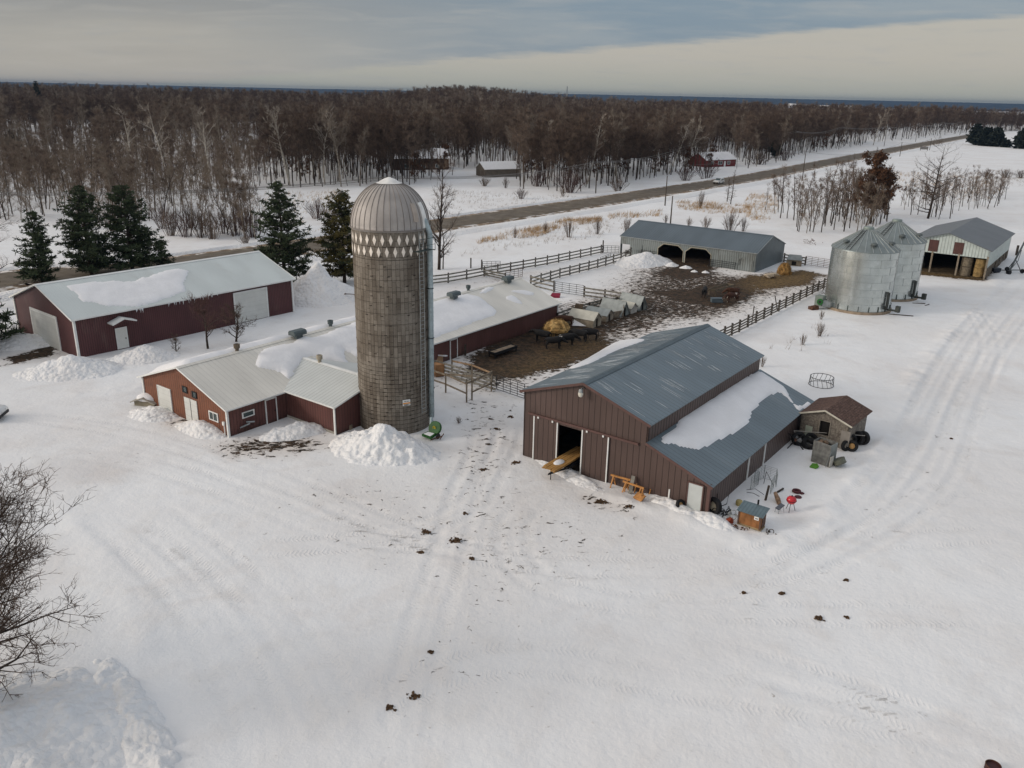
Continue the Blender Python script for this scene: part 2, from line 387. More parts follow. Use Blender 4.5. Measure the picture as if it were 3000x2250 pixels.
def grid_mesh(name, VX, VY, VZ, m, attrs=(), smooth=True):
    a, b = VX.shape; me = bpy.data.meshes.new(name)
    me.vertices.add(a*b); me.vertices.foreach_set('co', np.stack([VX, VY, VZ], -1).astype(np.float32).ravel())
    i = np.arange(a*b).reshape(a, b); q = np.stack([i[:-1, :-1], i[1:, :-1], i[1:, 1:], i[:-1, 1:]], -1).reshape(-1, 4)
    me.loops.add(q.size); me.loops.foreach_set('vertex_index', q.ravel().astype(np.int32))
    me.polygons.add(len(q)); me.polygons.foreach_set('loop_start', (np.arange(len(q))*4).astype(np.int32))
    me.polygons.foreach_set('loop_total', np.full(len(q), 4, np.int32)); me.update(calc_edges=True)
    for an, av in attrs:
        at_ = me.attributes.new(an, 'FLOAT', 'POINT'); at_.data.foreach_set('value', av.astype(np.float32).ravel())
    if smooth: me.shade_smooth()
    me.materials.append(m); o = bpy.data.objects.new(name, me); COL.objects.link(o); return o
def snow_mat(name, ground=True):
    m = bpy.data.materials.new(name); m.use_nodes = True
    global N, L
    oN, oL = N, L
    N = m.node_tree.nodes; L = m.node_tree.links; b = N['Principled BSDF']; b.inputs['Roughness'].default_value = .65
    b.inputs['Specular IOR Level'].default_value = .25
    g = nn('ShaderNodeNewGeometry'); P = g.outputs['Position']
    def noise(s, d=6, r=.55, dist=0, stretch=None):
        n = nn('ShaderNodeTexNoise'); n.inputs['Scale'].default_value = s; n.inputs['Detail'].default_value = d; n.inputs['Roughness'].default_value = r; n.inputs['Distortion'].default_value = dist
        if stretch:
            mp = nn('ShaderNodeMapping'); mp.inputs['Scale'].default_value = stretch; mp.inputs['Rotation'].default_value = (0, 0, R(-30)); L.new(P, mp.inputs[0]); L.new(mp.outputs[0], n.inputs[0])
        else: L.new(P, n.inputs[0])
        return n.outputs[0]
    big = noise(.07, 4); mid = noise(.45, 6); fine = noise(3.2, 6, .6); grit = noise(7, 4, .7)
    c = mixc(sstep(big, .35, .65), (.77, .765, .76), (.82, .83, .835))
    c = mixc(mth('MULTIPLY', sstep(mid, .48, .75), .28), c, (.67, .645, .61))
    c = mixc(mth('MULTIPLY', sstep(noise(.16, 5, .6, .8), .52, .66), .30), c, (.66, .625, .60))
    # scattered bits of straw and dirt tracked over the packed yard
    bits = mth('MAXIMUM', mth('MULTIPLY', sstep(fine, .66, .72), sstep(mid, .45, .65)), mth('MULTIPLY', sstep(noise(1.7, 8, .7), .715, .74), .8))
    if ground: c = mixc(mth('MULTIPLY', bits, .55), c, (.20, .16, .12))
    h = mth('ADD', mth('MULTIPLY', fine, .048), mth('ADD', mth('MULTIPLY', grit, .012), mth('MULTIPLY', mid, .14)))
    if ground:
        def att(a):
            n = nn('ShaderNodeAttribute'); n.attribute_name = a; return n.outputs['Fac']
        mu, sk, we, ha, tr, tl, to = (att(a) for a in ('mud', 'speck', 'wet', 'hay', 'tread', 'tlen', 'toff'))
        # lugged tyre prints: chevrons pressed into the snow
        ph = mth('ADD', mth('MULTIPLY', tl, 1/.26), mth('MULTIPLY', mth('ABSOLUTE', to), 1.9))
        chev = mth('MULTIPLY', sstep(mth('SINE', mth('MULTIPLY', ph, 6.283)), -.2, .6), sstep(noise(.9, 5, .7), .42, .60))
        h = mth('ADD', h, mth('MULTIPLY', mth('MULTIPLY', chev, tr), .030))
        clump = noise(1.5, 7, .68, .7, (1, 1.6, 1)); cl2 = noise(.9, 5, .6)
        soil = mixc(sstep(noise(1.3, 7, .7), .42, .58), (.018, .014, .008), (.070, .041, .023))
        soil = mixc(mth('MULTIPLY', sstep(noise(4, 6, .75), .48, .66), .6), soil, (.13, .082, .042)); soil = mixc(mth('MULTIPLY', sstep(noise(2.2, 7, .75, .5, (1, 1.7, 1)), .5, .62), .7), soil, (.016, .010, .007))
        straw = mixc(sstep(noise(2.6, 8, .8), .38, .62), (.045, .028, .012), (.23, .15, .06))
        ms = mth('MAXIMUM', mu, mth('MULTIPLY', ha, .97))
        f1 = sstep(mth('ADD', mth('MULTIPLY', clump, .80), mth('MULTIPLY', ms, .62)), .66, .73)
        f2 = mth('MULTIPLY', sstep(mth('ADD', clump, mth('MULTIPLY', sk, .55)), .745, .80), sstep(sk, .02, .2))
        tint = mth('MULTIPLY', mth('MAXIMUM', sstep(sk, .05, .65), ms), .6)
        c = mixc(tint, c, (.55, .47, .40))
        c = mixc(mth('MAXIMUM', f1, f2), c, mixc(ha, soil, straw))
        c = mixc(mth('MULTIPLY', we, .45), c, (.42, .36, .33))
        c = mixc(mth('MULTIPLY', mth('MULTIPLY', tr, sstep(noise(.6, 5, .7), .4, .62)), .30), c, (.66, .655, .65))
        h = mth('ADD', h, mth('MULTIPLY', mth('MULTIPLY', mth('MAXIMUM', mth('MAXIMUM', f1, f2), 0), clump), .36))
        sb = mth('MULTIPLY_ADD', mth('MAXIMUM', f1, f2), .2, .65); L.new(sb, b.inputs['Roughness'])
    else:
        lump = noise(2.6, 6, .6); vo_ = nn('ShaderNodeTexVoronoi'); vo_.inputs['Scale'].default_value = 2.6; L.new(P, vo_.inputs[0]); h = mth('ADD', h, mth('ADD', mth('MULTIPLY', lump, .12), mth('MULTIPLY', vo_.outputs['Distance'], -.16)))
        c = mixc(mth('MULTIPLY', sstep(noise(1.1, 7, .7), .56, .72), .30), c, (.50, .44, .38))
    bp = nn('ShaderNodeBump'); bp.inputs['Strength'].default_value = .8; bp.inputs['Distance'].default_value = 1; L.new(h, bp.inputs['Height']); L.new(bp.outputs[0], b.inputs['Normal'])
    L.new(c, b.inputs['Base Color']); N, L = oN, oL
    MATS[name] = m; return m
SNOW = snow_mat('snow_ground'); PILE = snow_mat('ploughed_snow', False)
tag(grid_mesh('snow_ground', X, Y, Z, SNOW, (('mud', Md), ('speck', Sp), ('wet', Wt), ('hay', Hy), ('tread', Tr), ('tlen', Tl), ('toff', To))), kind='structure')
RSNOW = mat('roof_snow', (.80, .80, .81), .6, var=.04, vs=.8, bump=.03, bs=3)
# ------------------------------------------------------------------ ploughed snow piles
def pile(label, px, rx, ry, h, rz=0, peaky=1.0, seed=0, lump=.35, res=.14):
    c = at(*px); n = max(30, int(2.6*rx/res)); m_ = max(30, int(2.6*ry/res))
    u, v = np.meshgrid(np.linspace(-1.3, 1.3, n), np.linspace(-1.3, 1.3, m_), indexing='ij')
    ca, sa = math.cos(R(rz)), math.sin(R(rz))
    x = c.x+u*rx*ca-v*ry*sa; y = c.y+u*rx*sa+v*ry*ca
    wob = 1+.35*fbm(x/2.2+seed*7, y/2.2, 3)
    r = np.hypot(u, v)/wob
    base = np.clip(1-r, -.4, 1); prof = np.where(base > 0, np.power(np.clip(base, 0, 1), peaky), base)
    z = h*prof*(1+.5*fbm(x/1.6+seed, y/1.6, 3))+np.clip(prof+.15, 0, .5)*lump*(fbm(x/.45+seed, y/.45, 4)+.8*np.abs(fbm(x/.9, y/.9+seed, 3)))*1.6
    z = z-.10-.25*np.clip(r-1, 0, 1)
    gz = np.vectorize(ground_z)(x, y)
    o = grid_mesh('snow_pile', x, y, gz+z, PILE)
    return tag(o, label, 'snow pile', 'snow piles ploughed up round the yard')
pile('tall ploughed heap of lumpy snow against the foot of the concrete silo', (1122, 1318), 4.5, 2.9, 2.1, -20, 1.1, 1, .95)
pile('wide low ploughed snow heap off the near corner of the maroon shed', (210, 1085), 5.6, 3.4, 1.5, 20, 1.0, 2, .4)
pile('snow heap pushed against the long maroon shed wall beside its entry door', (425, 1045), 3.6, 2.6, 1.4, 30, 1, 3, .4)
pile('smooth cone of snow behind the maroon shed, near the brownish pine', (935, 872), 7.0, 5.0, 4.4, 10, 1.25, 4, .2, .2)
pile('snow bank in the inner corner between milking parlour and its wing', (868, 1268), 3.0, 1.6, 1.0, 35, .9, 5, .4)
pile('snow bank along the orange brown gable wall under its small window', (590, 1262), 3.2, 1.4, .95, -28, .9, 6, .35)
pile('snow drift round the small snow-capped kennel', (450, 1215), 2.6, 1.8, .8, -20, .9, 7, .35)
pile('brush-strewn snow bank left of the big white door of the maroon shed', (50, 1008), 4.0, 2.6, 1.6, 15, .8, 8, .4)
pile('large rough snow bank in the bottom left corner under the bare tree', (40, 2170), 5.6, 4.8, 1.5, -25, .8, 9, .35)
pile('white snow hill at the left end of the grey cattle shed, inside the pen', (1885, 770), 5.8, 3.8, 1.9, 35, .8, 10, .25, .2)
pile('low snow ridge along the foot of the brown barn sliding doors', (1660, 1385), 5.0, .9, .45, -52, .8, 11, .3)
pile('low snow ridge below the sawhorses at the brown barn', (1960, 1478), 3.0, .8, .45, -52, .8, 12, .3)
pile('lumpy snow at the outer corner of the brown barn lean-to', (2090, 1530), 2.2, 1.0, .5, -50, .8, 13, .3)
pile('small white mound left of the cattle shed twin openings', (1968, 778), 1.5, 1.1, .6, 45, .8, 14, .2)
pile('small white mound in front of the left octagonal opening', (2008, 786), 1.1, .8, .55, 0, .7, 15, .15)
pile('small white mound in front of the right octagonal opening', (2034, 797), .7, .5, .4, 0, .7, 16, .15)
pile('smallest white mound, nearest the right side of the octagonal openings', (2066, 800), .7, .5, .4, 0, .7, 17, .15)
pile('rough lumpy ridge of snow running down right of the bottom left bank', (395, 2110), 5.5, 1.1, .55, -50, .6, 19, .6)
# ------------------------------------------------------------------ highway
ROADPX = [(-200, 868), (0, 830), (98, 818), (300, 807), (506, 782), (723, 752), (900, 726), (1090, 697), (1262, 668.5), (1400, 649), (1600, 618), (1800, 587), (2000, 555), (2200, 523), (2350, 493), (2507, 462), (2680, 429), (2836, 401.5)]
rp = [at(*p) for p in ROADPX]
rp = [Vector(p) for p in smooth_line([tuple(p[:2]) for p in rp], 6)]
# the highway is straight beyond, then curves a little right towards the horizon
d = (rp[-1]-rp[-2]).normalized()
rp = [Vector((p.x, p.y, 0)) for p in rp]; q = rp[-1].copy()
for k in range(24):
    d = (Matrix.Rotation(R(-.35), 2)@Vector((d.x, d.y))); q = q+Vector((d.x, d.y, 0))*35; rp.append(q.copy())
def strip(name, pts, offs, z, m, kind='structure', wob=0):
    """lay a ribbon along pts; offs = lateral offsets"""
    mb = MB(); nv = len(offs)
    for i, p in enumerate(pts):
        t = (pts[min(i+1, len(pts)-1)]-pts[max(i-1, 0)]).normalized(); n = Vector((-t.y, t.x, 0))
        for j, o in enumerate(offs):
            q = p+n*(o[0]+(wob*float(fbm(np.array(i*.37+j*9), np.array(j*5.1), 3)) if (j in (0, nv-1)) else 0))
            mb.v.append((q.x, q.y, o[1]+z+float(terrain(q.x, q.y))))
    for i in range(len(pts)-1):
        for j in range(nv-1): mb.f.append((i*nv+j, i*nv+j+1, (i+1)*nv+j+1, (i+1)*nv+j))
    o = mb.build(name, m, None, True); return tag(o, kind=kind)
dense = []
for a, b in zip(rp[:-1], rp[1:]):
    k = max(1, int((b-a).length/3)); dense += [a.lerp(b, i/k) for i in range(k)]
dense.append(rp[-1])
gravel = mat('road_shoulder', (.20, .145, .095), .95, var=.4, vs=.7, bump=.05, bs=4, dirt=(.66, .63, .60), dirt_s=.5, dirt_lo=.48, dirt_hi=.6)
asph = mat('road_asphalt', (.128, .105, .078), .85, var=.2, vs=.5, bump=.01, bs=9, dirt=(.17, .15, .125), dirt_s=.25, dirt_lo=.45, dirt_hi=.75)
strip('road_shoulder', dense, [(-7.4, -.1), (-6.0, .42), (6.0, .42), (7.4, -.1)], 0.0, gravel, wob=1.6)
strip('road', dense, [(-4.6, .0), (0, .06), (4.6, .0)], .46, asph, wob=.3)
worn = mat('road_worn_paint', (.30, .255, .15), .8, var=.4, vs=1.5, dirt=(.10, .085, .07), dirt_s=.8, dirt_lo=.42, dirt_hi=.55)
mk = MB()
acc = 0
for i in range(len(dense)-1):
    a, b = dense[i], dense[i+1]; t = (b-a).normalized(); n = Vector((-t.y, t.x, 0)); acc += (b-a).length
    for off in (-3.6, 3.6)+((0,) if acc % 12 < 4 else ()):
        w = .07; za = (.46+.06*(1-abs(off)/4.6))+.008; p = [a+n*(off-w), a+n*(off+w), b+n*(off+w), b+n*(off-w)]
        mk.add([(q.x, q.y, za+float(terrain(q.x, q.y))) for q in p], [(0, 1, 2, 3)])
tag(mk.build('road_markings', worn), kind='structure')
# ploughed shoulders: dirty snow banks beside the highway
for side in (-1, 1):
    strip('roadside_snow', [p for p in dense], [(side*6.9, .10), (side*7.6, .62), (side*8.8, .45), (side*10.6, -.05)], .0, PILE, wob=1.2)
# driveway of the far houses, a low white bank beyond the highway
# ================================================================== BUILDINGS
def frame(x, y, head):
    a = R(head); return lambda u, v, z=0: Vector((x+u*math.sin(a)+v*math.cos(a), y+u*math.cos(a)-v*math.sin(a), z))
def bld(name, label, cat, x, y, head):
    t = thing(name, label, cat, (x, y, 0), R(90-head)); return t, frame(x, y, head)
def lp(u, v, z): return Vector((u, -v, z))
def slab(mb, a, b, c, d, th=.08):      # roof slab through four corner points (top surface), given thickness downward
    a, b, c, d = map(Vector, (a, b, c, d)); n = (b-a).cross(d-a).normalized()
    if n.z < 0: n = -n
    return mb.prism([a, b, c, d], -n*th)
def to_uv(x, y, head, w):
    a = R(head); dx, dy = w.x-x, w.y-y
    return dx*math.sin(a)+dy*math.cos(a), dx*math.cos(a)-dy*math.sin(a)
def rect(u0, u1, z0, z1): return [(u0, z0), (u1, z0), (u1, z1), (u0, z1)]
def gwall(W_, he, hr, holes, u, th=.12, z0=-.4, name='gable_wall', m=None, t=None, v0=None, v1=None):
    """gable end in plane u=const, 2D coords (v,z)"""
    mb = MB().wall([(-W_/2, z0), (W_/2, z0), (W_/2, he), (0, hr), (-W_/2, he)], holes, lambda a, b: lp(u, a, b), lp(th, 0, 0)); return mb.build(name, m, t)
def swall(u0, u1, v, he, holes, th, m, t, name='side_wall', z0=-.4):
    mb = MB().wall(rect(u0, u1, z0, he), holes, lambda a, b: lp(a, v, b), lp(0, -th, 0)); return mb.build(name, m, t)
def roof_snow(label, px, p, n, th=.22, wob=.35, step=.5, seed=0, cat='roof snow'):
    """snow lying on a roof plane; outline surveyed from the picture onto that plane"""
    n = Vector(n).normalized(); p = Vector(p)
    a = n.cross(Vector((0, 0, 1))).normalized(); b = n.cross(a)
    q = [on_plane(x, y, p, n) for x, y in px]; q2 = [((w-p).dot(a), (w-p).dot(b)) for w in q]
    q2 = smooth_line(q2+[q2[0]], 3)[:-1]
    pts = []
    for i in range(len(q2)):
        A, B = q2[i], q2[(i+1) % len(q2)]; l = math.hypot(B[0]-A[0], B[1]-A[1]); k = max(1, int(l/.25))
        for j in range(k):
            t = j/k; x = A[0]+(B[0]-A[0])*t; y = A[1]+(B[1]-A[1])*t
            x += wob*float(fbm(np.array(x*1.1+seed), np.array(y*1.1), 4)); y += wob*float(fbm(np.array(x*1.1+50), np.array(y*1.1+seed), 4)); pts.append((x, y))
    xs = [w[0] for w in pts]; ys = [w[1] for w in pts]; s = .16
    if (max(xs)-min(xs))*(max(ys)-min(ys)) > 80: s = .2
    gx, gy = np.meshgrid(np.arange(min(xs)-.4, max(xs)+.4, s), np.arange(min(ys)-.4, max(ys)+.4, s), indexing='ij')
    d, _, _ = pl_dist(gx, gy, pts+[pts[0]]); ins = poly_in(gx, gy, pts); sd_ = np.where(ins, d, -d)
    prof = np.where(sd_ > 0, .22+.78*(1-(1-np.clip(sd_/1.1, 0, 1))**2), -1)
    z = np.where(sd_ > 0, th*prof*(1+.4*fbm(gx/2.4+seed, gy/1.7, 3)), -.10)
    # keep only cells near/inside
    keep = sd_ > -s*1.5
    P = np.array(p)[None, None]+gx[..., None]*np.array(a)+gy[..., None]*np.array(b)+z[..., None]*np.array(n)
    idx = -np.ones(gx.shape, int); idx[keep] = np.arange(keep.sum()); mb = MB(); mb.v = [tuple(w) for w in P[keep]]
    for i in range(gx.shape[0]-1):
        for j in range(gx.shape[1]-1):
            f = (idx[i, j], idx[i+1, j], idx[i+1, j+1], idx[i, j+1])
            if min(f) >= 0: mb.f.append(f)
    c = Vector(mb.v[len(mb.v)//2])
    me = bpy.data.meshes.new('roof_snow'); me.from_pydata([tuple(Vector(w)-c) for w in mb.v], [], mb.f); me.shade_smooth(); me.materials.append(RSNOW)
    o = bpy.data.objects.new('roof_snow', me); COL.objects.link(o); o.location = c
    return tag(o, label, cat, 'snow left lying on the farm roofs')
RIBW = (1, 1, 0)
maroon = mat('maroon_metal', (.095, .038, .039), .55, var=.12, vs=.6, rib=(RIBW, .23, .15, .02, .75), dirt=(.14, .085, .075), dirt_s=.4, dirt_lo=.58, dirt_hi=.8, stretch=(1, 1, .4))
maroon2 = mat('red_brown_metal', (.118, .050, .043), .55, var=.14, vs=.6, splash=((.045, .022, .014), 1.0, .8), rib=(RIBW, .3, .12, .02, .6), dirt=(.17, .10, .08), dirt_s=.4, dirt_lo=.55, dirt_hi=.8, stretch=(1, 1, .4))
whitem = mat('white_trim', (.72, .73, .71), .5, var=.06, vs=2)
doorw = mat('white_door', (.60, .61, .58), .5, var=.05, vs=1, rib=((0, 0, 1), .55, .03, .01, .25))
sunlit_brown = mat('sunlit_red_brown_metal', (.19, .072, .038), .6, var=.16, vs=.7, splash=((.07, .035, .022), .8, .6), rib=(RIBW, .3, .12, .02, .6), dirt=(.12, .05, .03), dirt_s=.7, dirt_lo=.5, dirt_hi=.75)  # warm sunlight on the gable painted in: lighter, more orange than red_brown_metal
roofw = mat('pale_roof_metal', (.58, .625, .61), .42, .0, var=.06, vs=.35, rib=((1, 0, 0), .3, .06, .006, .1), dirt=(.52, .55, .53), dirt_s=.3, stretch=(1, .3, 1), spec=.5)
rooft = mat('tan_roof_metal', (.71, .685, .62), .5, .0, var=.08, vs=.4, rib=((1, 0, 0), .45, .07, .01, .2), dirt=(.57, .54, .49), dirt_s=.5, dirt_lo=.5, dirt_hi=.8, stretch=(1, .3, 1))
roofwing = mat('pale_wing_roof_metal', (.56, .585, .57), .5, .0, var=.05, vs=.4, rib=((0, 1, 0), .4, .12, .015, .35))
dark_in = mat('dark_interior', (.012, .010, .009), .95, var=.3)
black = mat('black_metal', (.018, .018, .02), .5, .3)
steel = mat('galvanised_steel', (.32, .34, .34), .45, .6, var=.2, vs=2)
glass = mat('window_glass', (.03, .05, .05), .1, spec=.6)
vent_m = mat('vent_blue_grey', (.10, .125, .13), .55, .3)
def door(t, name, u, v, w, h, z0, face, m, frame_m=None, th=.06, fw=.09, handle=False, label=None):
    """door on face 'g' (gable, at u) or 's' (side, at v); u/v is the centre along the wall"""
    if face == 's': f = lambda a, b, o: lp(u+a, v+o, b)
    else: f = lambda a, b, o: lp(u-o, v+a, b)
    mb = MB().wall(rect(-w/2, w/2, z0, z0+h), [], lambda a, b: f(a, b, .01), f(0, 0, th)-f(0, 0, 0))
    d = mb.build(name, m, t)
    if label: d['label'] = label
    if frame_m:
        fr = MB().wall([(-w/2-fw, z0), (-w/2, z0), (-w/2, z0+h), (w/2, z0+h), (w/2, z0), (w/2+fw, z0), (w/2+fw, z0+h+fw), (-w/2-fw, z0+h+fw)], [], lambda a, b: f(a, b, .012), f(0, 0, th*1.5)-f(0, 0, 0))
        fr.build('frame', frame_m, d)
    if handle:
        MB().box(f(w*.36, z0+h*.48, th+.05), (.07, .07, .12)).build('handle', black, d)
    return d
def window(t, c0, w, h, face, u, v, z, frame_m, bars=1):
    if face == 's': f = lambda a, b, o: lp(u+a, v+o, z+b)
    else: f = lambda a, b, o: lp(u-o, v+a, z+b)
    o = MB().wall(rect(-w/2-.08, w/2+.08, -h/2-.08, h/2+.08), [rect(-w/2+k*w/bars+.03, -w/2+(k+1)*w/bars-.03, -h/2, h/2) for k in range(bars)], lambda a, b: f(a, b, .01), f(0, 0, .06)-f(0, 0, 0)).build('window', frame_m, t)
    MB().wall(rect(-w/2, w/2, -h/2, h/2), [], lambda a, b: f(a, b, .012), f(0, 0, .02)-f(0, 0, 0)).build('pane', glass, o); return o
def gable_roof(t, L_, W_, he, hr, m, oe=.35, og=.3, th=.1, side=(1, -1), name='roof', u0=0):
    sl = (hr-he)/(W_/2); out = []
    for s in side:
        v1 = W_/2+oe; z1 = he-sl*oe+.06; mb = MB()
        slab(mb, lp(u0-og, 0, hr+.06), lp(u0+L_+og, 0, hr+.06), lp(u0+L_+og, s*v1, z1), lp(u0-og, s*v1, z1), th)
        out.append(mb.build(name, m, t))
    return out
def ridge_cap(t, u0, u1, hr, m, w=.25, sl=.3):
    mb = MB()
    for s in (1, -1): slab(mb, lp(u0, 0, hr+.10), lp(u1, 0, hr+.10), lp(u1, s*w, hr+.10-w*sl), lp(u0, s*w, hr+.10-w*sl), .02)
    return mb.build('ridge_cap', m, t)
def fascia(t, u0, u1, W_, he, hr, oe, m, h=.16, ends=True, sides=(1, -1)):
    sl = (hr-he)/(W_/2); v1 = W_/2+oe+.02; z1 = he-sl*oe+.02; mb = MB()
    for s in sides:
        mb.beam(lp(u0, s*v1, z1), lp(u1, s*v1, z1), .04, h)
        if ends:
            for u in (u0-.02, u1+.02): mb.beam(lp(u, s*v1, z1), lp(u, 0, hr+.02), .04, h)
    return mb.build('fascia', m, t)
def corner_trim(t, pts, he, m, w=.2):
    for u, v in pts: MB().box(lp(u, v, he/2-.2), (w, w, he+.2)).build('corner_trim', m, t)
# ---------------------------------------------------------------- maroon machine shed
SX, SY, SHD, SW, SL, SHE, SHR = -48.92, 83.39, 38.36, 13.7, 26.24, 4.14, 6.5
t, fS = bld('machine_shed', 'long maroon metal shed with pale roof, two big white doors and a small canopied door', 'shed', SX, SY, SHD)
def suv(px, zz=0): return to_uv(SX, SY, SHD, at(*px, zz))
u_big0, _ = suv((674, 900)); 
gwall(SW, SHE, SHR, [], 0, m=maroon, t=t); gwall(SW, SHE, SHR, [], SL-.12, m=maroon, t=t)
swall(0, SL, SW/2, SHE, [], .12, maroon, t); swall(0, SL, -SW/2, SHE, [], -.12, maroon, t)
gable_roof(t, SL, SW, SHE, SHR, roofw, .4, .35)
fascia(t, -.35, SL+.35, SW, SHE, SHR, .4, whitem); ridge_cap(t, -.35, SL+.35, SHR, whitem, .3, .34)
corner_trim(t, [(0, SW/2), (0, -SW/2), (SL, SW/2)], SHE, whitem, .22)
door(t, 'overhead_door', 0, .05, 5.6, 3.45, -.1, 'g', doorw, whitem, fw=.28)
door(t, 'overhead_door', 20.3, SW/2, 4.3, 3.5, 0, 's', doorw, whitem, fw=.16)
door(t, 'entry_door', 4.55, SW/2, 1.05, 2.15, .05, 's', mat('plain_white_door', (.68, .68, .64), .5, var=.04), whitem, handle=True)
cp_ = MB()
for s in (1, -1): slab(cp_, lp(4.55, SW/2+.0, 3.5), lp(4.55, SW/2+1.15, 3.5), lp(4.55+s*1.3, SW/2+1.15, 3.05), lp(4.55+s*1.3, SW/2+.0, 3.05), .14)
cn = cp_.build('door_canopy', whitem, t)
MB().wall([(-1.15, 2.95), (0, 3.32), (1.15, 2.95), (1.15, 2.8), (0, 3.1), (-1.15, 2.8)], [], lambda a, b: lp(4.55+a, SW/2+1.0, b), lp(0, .06, 0)).build('bargeboard', maroon, cn)
nS = (fS(0, 1, 0)-fS(0, 0, 0))*((SHR-SHE)/(SW/2))+Vector((0, 0, 1))
O5 = lambda x, y: (x*.36166, 700+y*.36166)
roof_snow('thin snow patch on the pale roof of the long maroon shed', [O5(*p) for p in [(530, 382), (760, 345), (1000, 342), (1110, 325), (1230, 290), (1380, 245), (1520, 255), (1500, 330), (1510, 400), (1440, 450), (1250, 510), (1060, 545), (920, 548), (690, 508), (640, 450), (560, 410)]], fS(0, 0, SHR+.07), nS, .12, .8, seed=3)
ic = MB()
for i in range(32):
    u = 9.6+random.random()*6.3 if i > 9 else 6.2+random.random()*1.2
    z = SHE-.17; l = random.uniform(.12, .5); MB().cyl(lp(u, SW/2+.45, z), lp(u, SW/2+.45, z-l), .04, .008, 5).build('icicle', mat('ice', (.75, .78, .80), .25, var=.05), t)
# small shrubs' sign of snow on canopy
# ---------------------------------------------------------------- milking parlour with long barn
PX, PY, PHD, PW, PL, PHE, PHR = -26.92, 63.48, 36.6, 11.87, 45.98, 2.49, 4.58
t, fP = bld('milking_parlour', 'long low red brown barn with tan roof, roof vents and a short wing', 'barn', PX, PY, PHD)
parl = t
gwall(PW, PHE, PHR, [], 0, m=sunlit_brown, t=t); gwall(PW, PHE, PHR, [], PL-.12, m=maroon2, t=t)
swall(0, PL, PW/2, PHE, [], .12, maroon2, t); swall(0, PL, -PW/2, PHE, [], -.12, maroon2, t)
gable_roof(t, PL, PW, PHE, PHR, rooft, .35, .3); ridge_cap(t, -.3, PL+.3, PHR, rooft, .3, .35)
fascia(t, -.3, PL+.3, PW, PHE, PHR, .35, whitem, .13)
# wing
wu0, wu1, wur, wv1, wzr = 5.69, 14.4, 10.05, 11.9, 3.55
MB().wall(rect(PW/2-.2, wv1, -.4, PHE), [], lambda a, b: lp(wu0, a, b), lp(.12, 0, 0)).build('wing_wall', maroon2, t)
MB().wall(rect(PW/2-.2, wv1, -.4, PHE), [], lambda a, b: lp(wu1, a, b), lp(-.12, 0, 0)).build('wing_wall', maroon2, t)
MB().wall([(wu0, -.4), (wu1, -.4), (wu1, PHE), (wur, wzr), (wu0, PHE)], [], lambda a, b: lp(a, wv1, b), lp(0, .12, 0)).build('wing_wall', maroon2, t)
for s, ue in ((-1, wu0), (1, wu1)):
    mb = MB(); sl = (wzr-PHE)/(wur-wu0); oe = .3
    vr = 2.9; a = lp(wur, vr, wzr+.075); b = lp(wur, wv1+.3, wzr+.075); c_ = lp(ue+s*oe, wv1+.3, PHE-sl*oe+.075); d_ = lp(ue+s*oe, PW/2+.1, PHE-sl*oe+.075)
    slab(mb, a, b, c_, d_, .09); mb.build('wing_roof', roofwing, t)
    MB().beam(d_+Vector((s*.02, 0, -.05)), c_+Vector((s*.02, 0, -.05)), .04, .13).beam(c_+Vector((0, -.03, -.05)), b+Vector((0, -.03, -.05)), .04, .13).build('fascia', whitem, t)
mb = MB()
for s in (-1, 1): slab(mb, lp(wur, 2.8, wzr+.11), lp(wur, wv1+.32, wzr+.11), lp(wur+s*.25, wv1+.32, wzr+.05), lp(wur+s*.25, 2.8, wzr+.05), .02)
mb.build('ridge_cap', whitem, t)
corner_trim(t, [(0, PW/2), (wu0, wv1), (PL, PW/2), (0, -PW/2)], PHE, whitem, .17)
MB().wall(rect(PW/2, wv1+.06, -.3, .22), [], lambda a, b: lp(wu0-.02, a, b), lp(.05, 0, 0)).build('foundation', mat('concrete', (.34, .32, .28), .9, var=.15, bump=.01), t)
door(t, 'double_door', 0, 1.25-.15, 1.75, 2.15, -.05, 'g', doorw, None, label='white double door with a meeting line in the orange brown gable')
MB().wall(rect(-.02, .02, 0, 2.1), [], lambda a, b: lp(-.09, 1.1+a, b), lp(.03, 0, 0)).build('door_seam', black, t)
door(t, 'gable_door', 0, -2.7, 1.85, 2.1, .1, 'g', doorw, whitem, fw=.06)
window(t, 0, 1.05, .6, 'g', 0, 4.15, 1.35, whitem, 2)
window(t, 0, 1.0, .35, 's', 1.9, PW/2, 1.45, whitem, 1)
window(t, 0, .5, .4, 'g', 0, .45, 2.75, black, 1); window(t, 0, .5, .4, 'g', 0, 1.75, 2.6, black, 1)
door(t, 'entry_door', 4.1, PW/2, .95, 2.05, .02, 's', maroon2, whitem, handle=True, label='red brown door with white frame near the wing')
uD, _ = to_uv(PX, PY, PHD, at(1322, 1050)); 
door(t, 'yard_door', uD, PW/2, 1.0, 2.05, .02, 's', maroon2, whitem, handle=True, label='red brown door with white frame right of the silo')
pj = MB()
for a, b in (((1.0, .55), (1.75, .75)), ((1.6, .85), (2.2, .78))): pj.cyl(lp(a[0], PW/2+.1, a[1]), lp(b[0], PW/2+.35, b[1]), .07, .07, 8)
pj.build('exhaust_pipes', steel, t)
MB().cyl(lp(-.1, PW/2-.35, 0), lp(-.1, PW/2-.35, 1.0), .045).box(lp(-.14, PW/2-.35, 1.15), (.14, .2, .3)).build('meter_box', whitem, t)
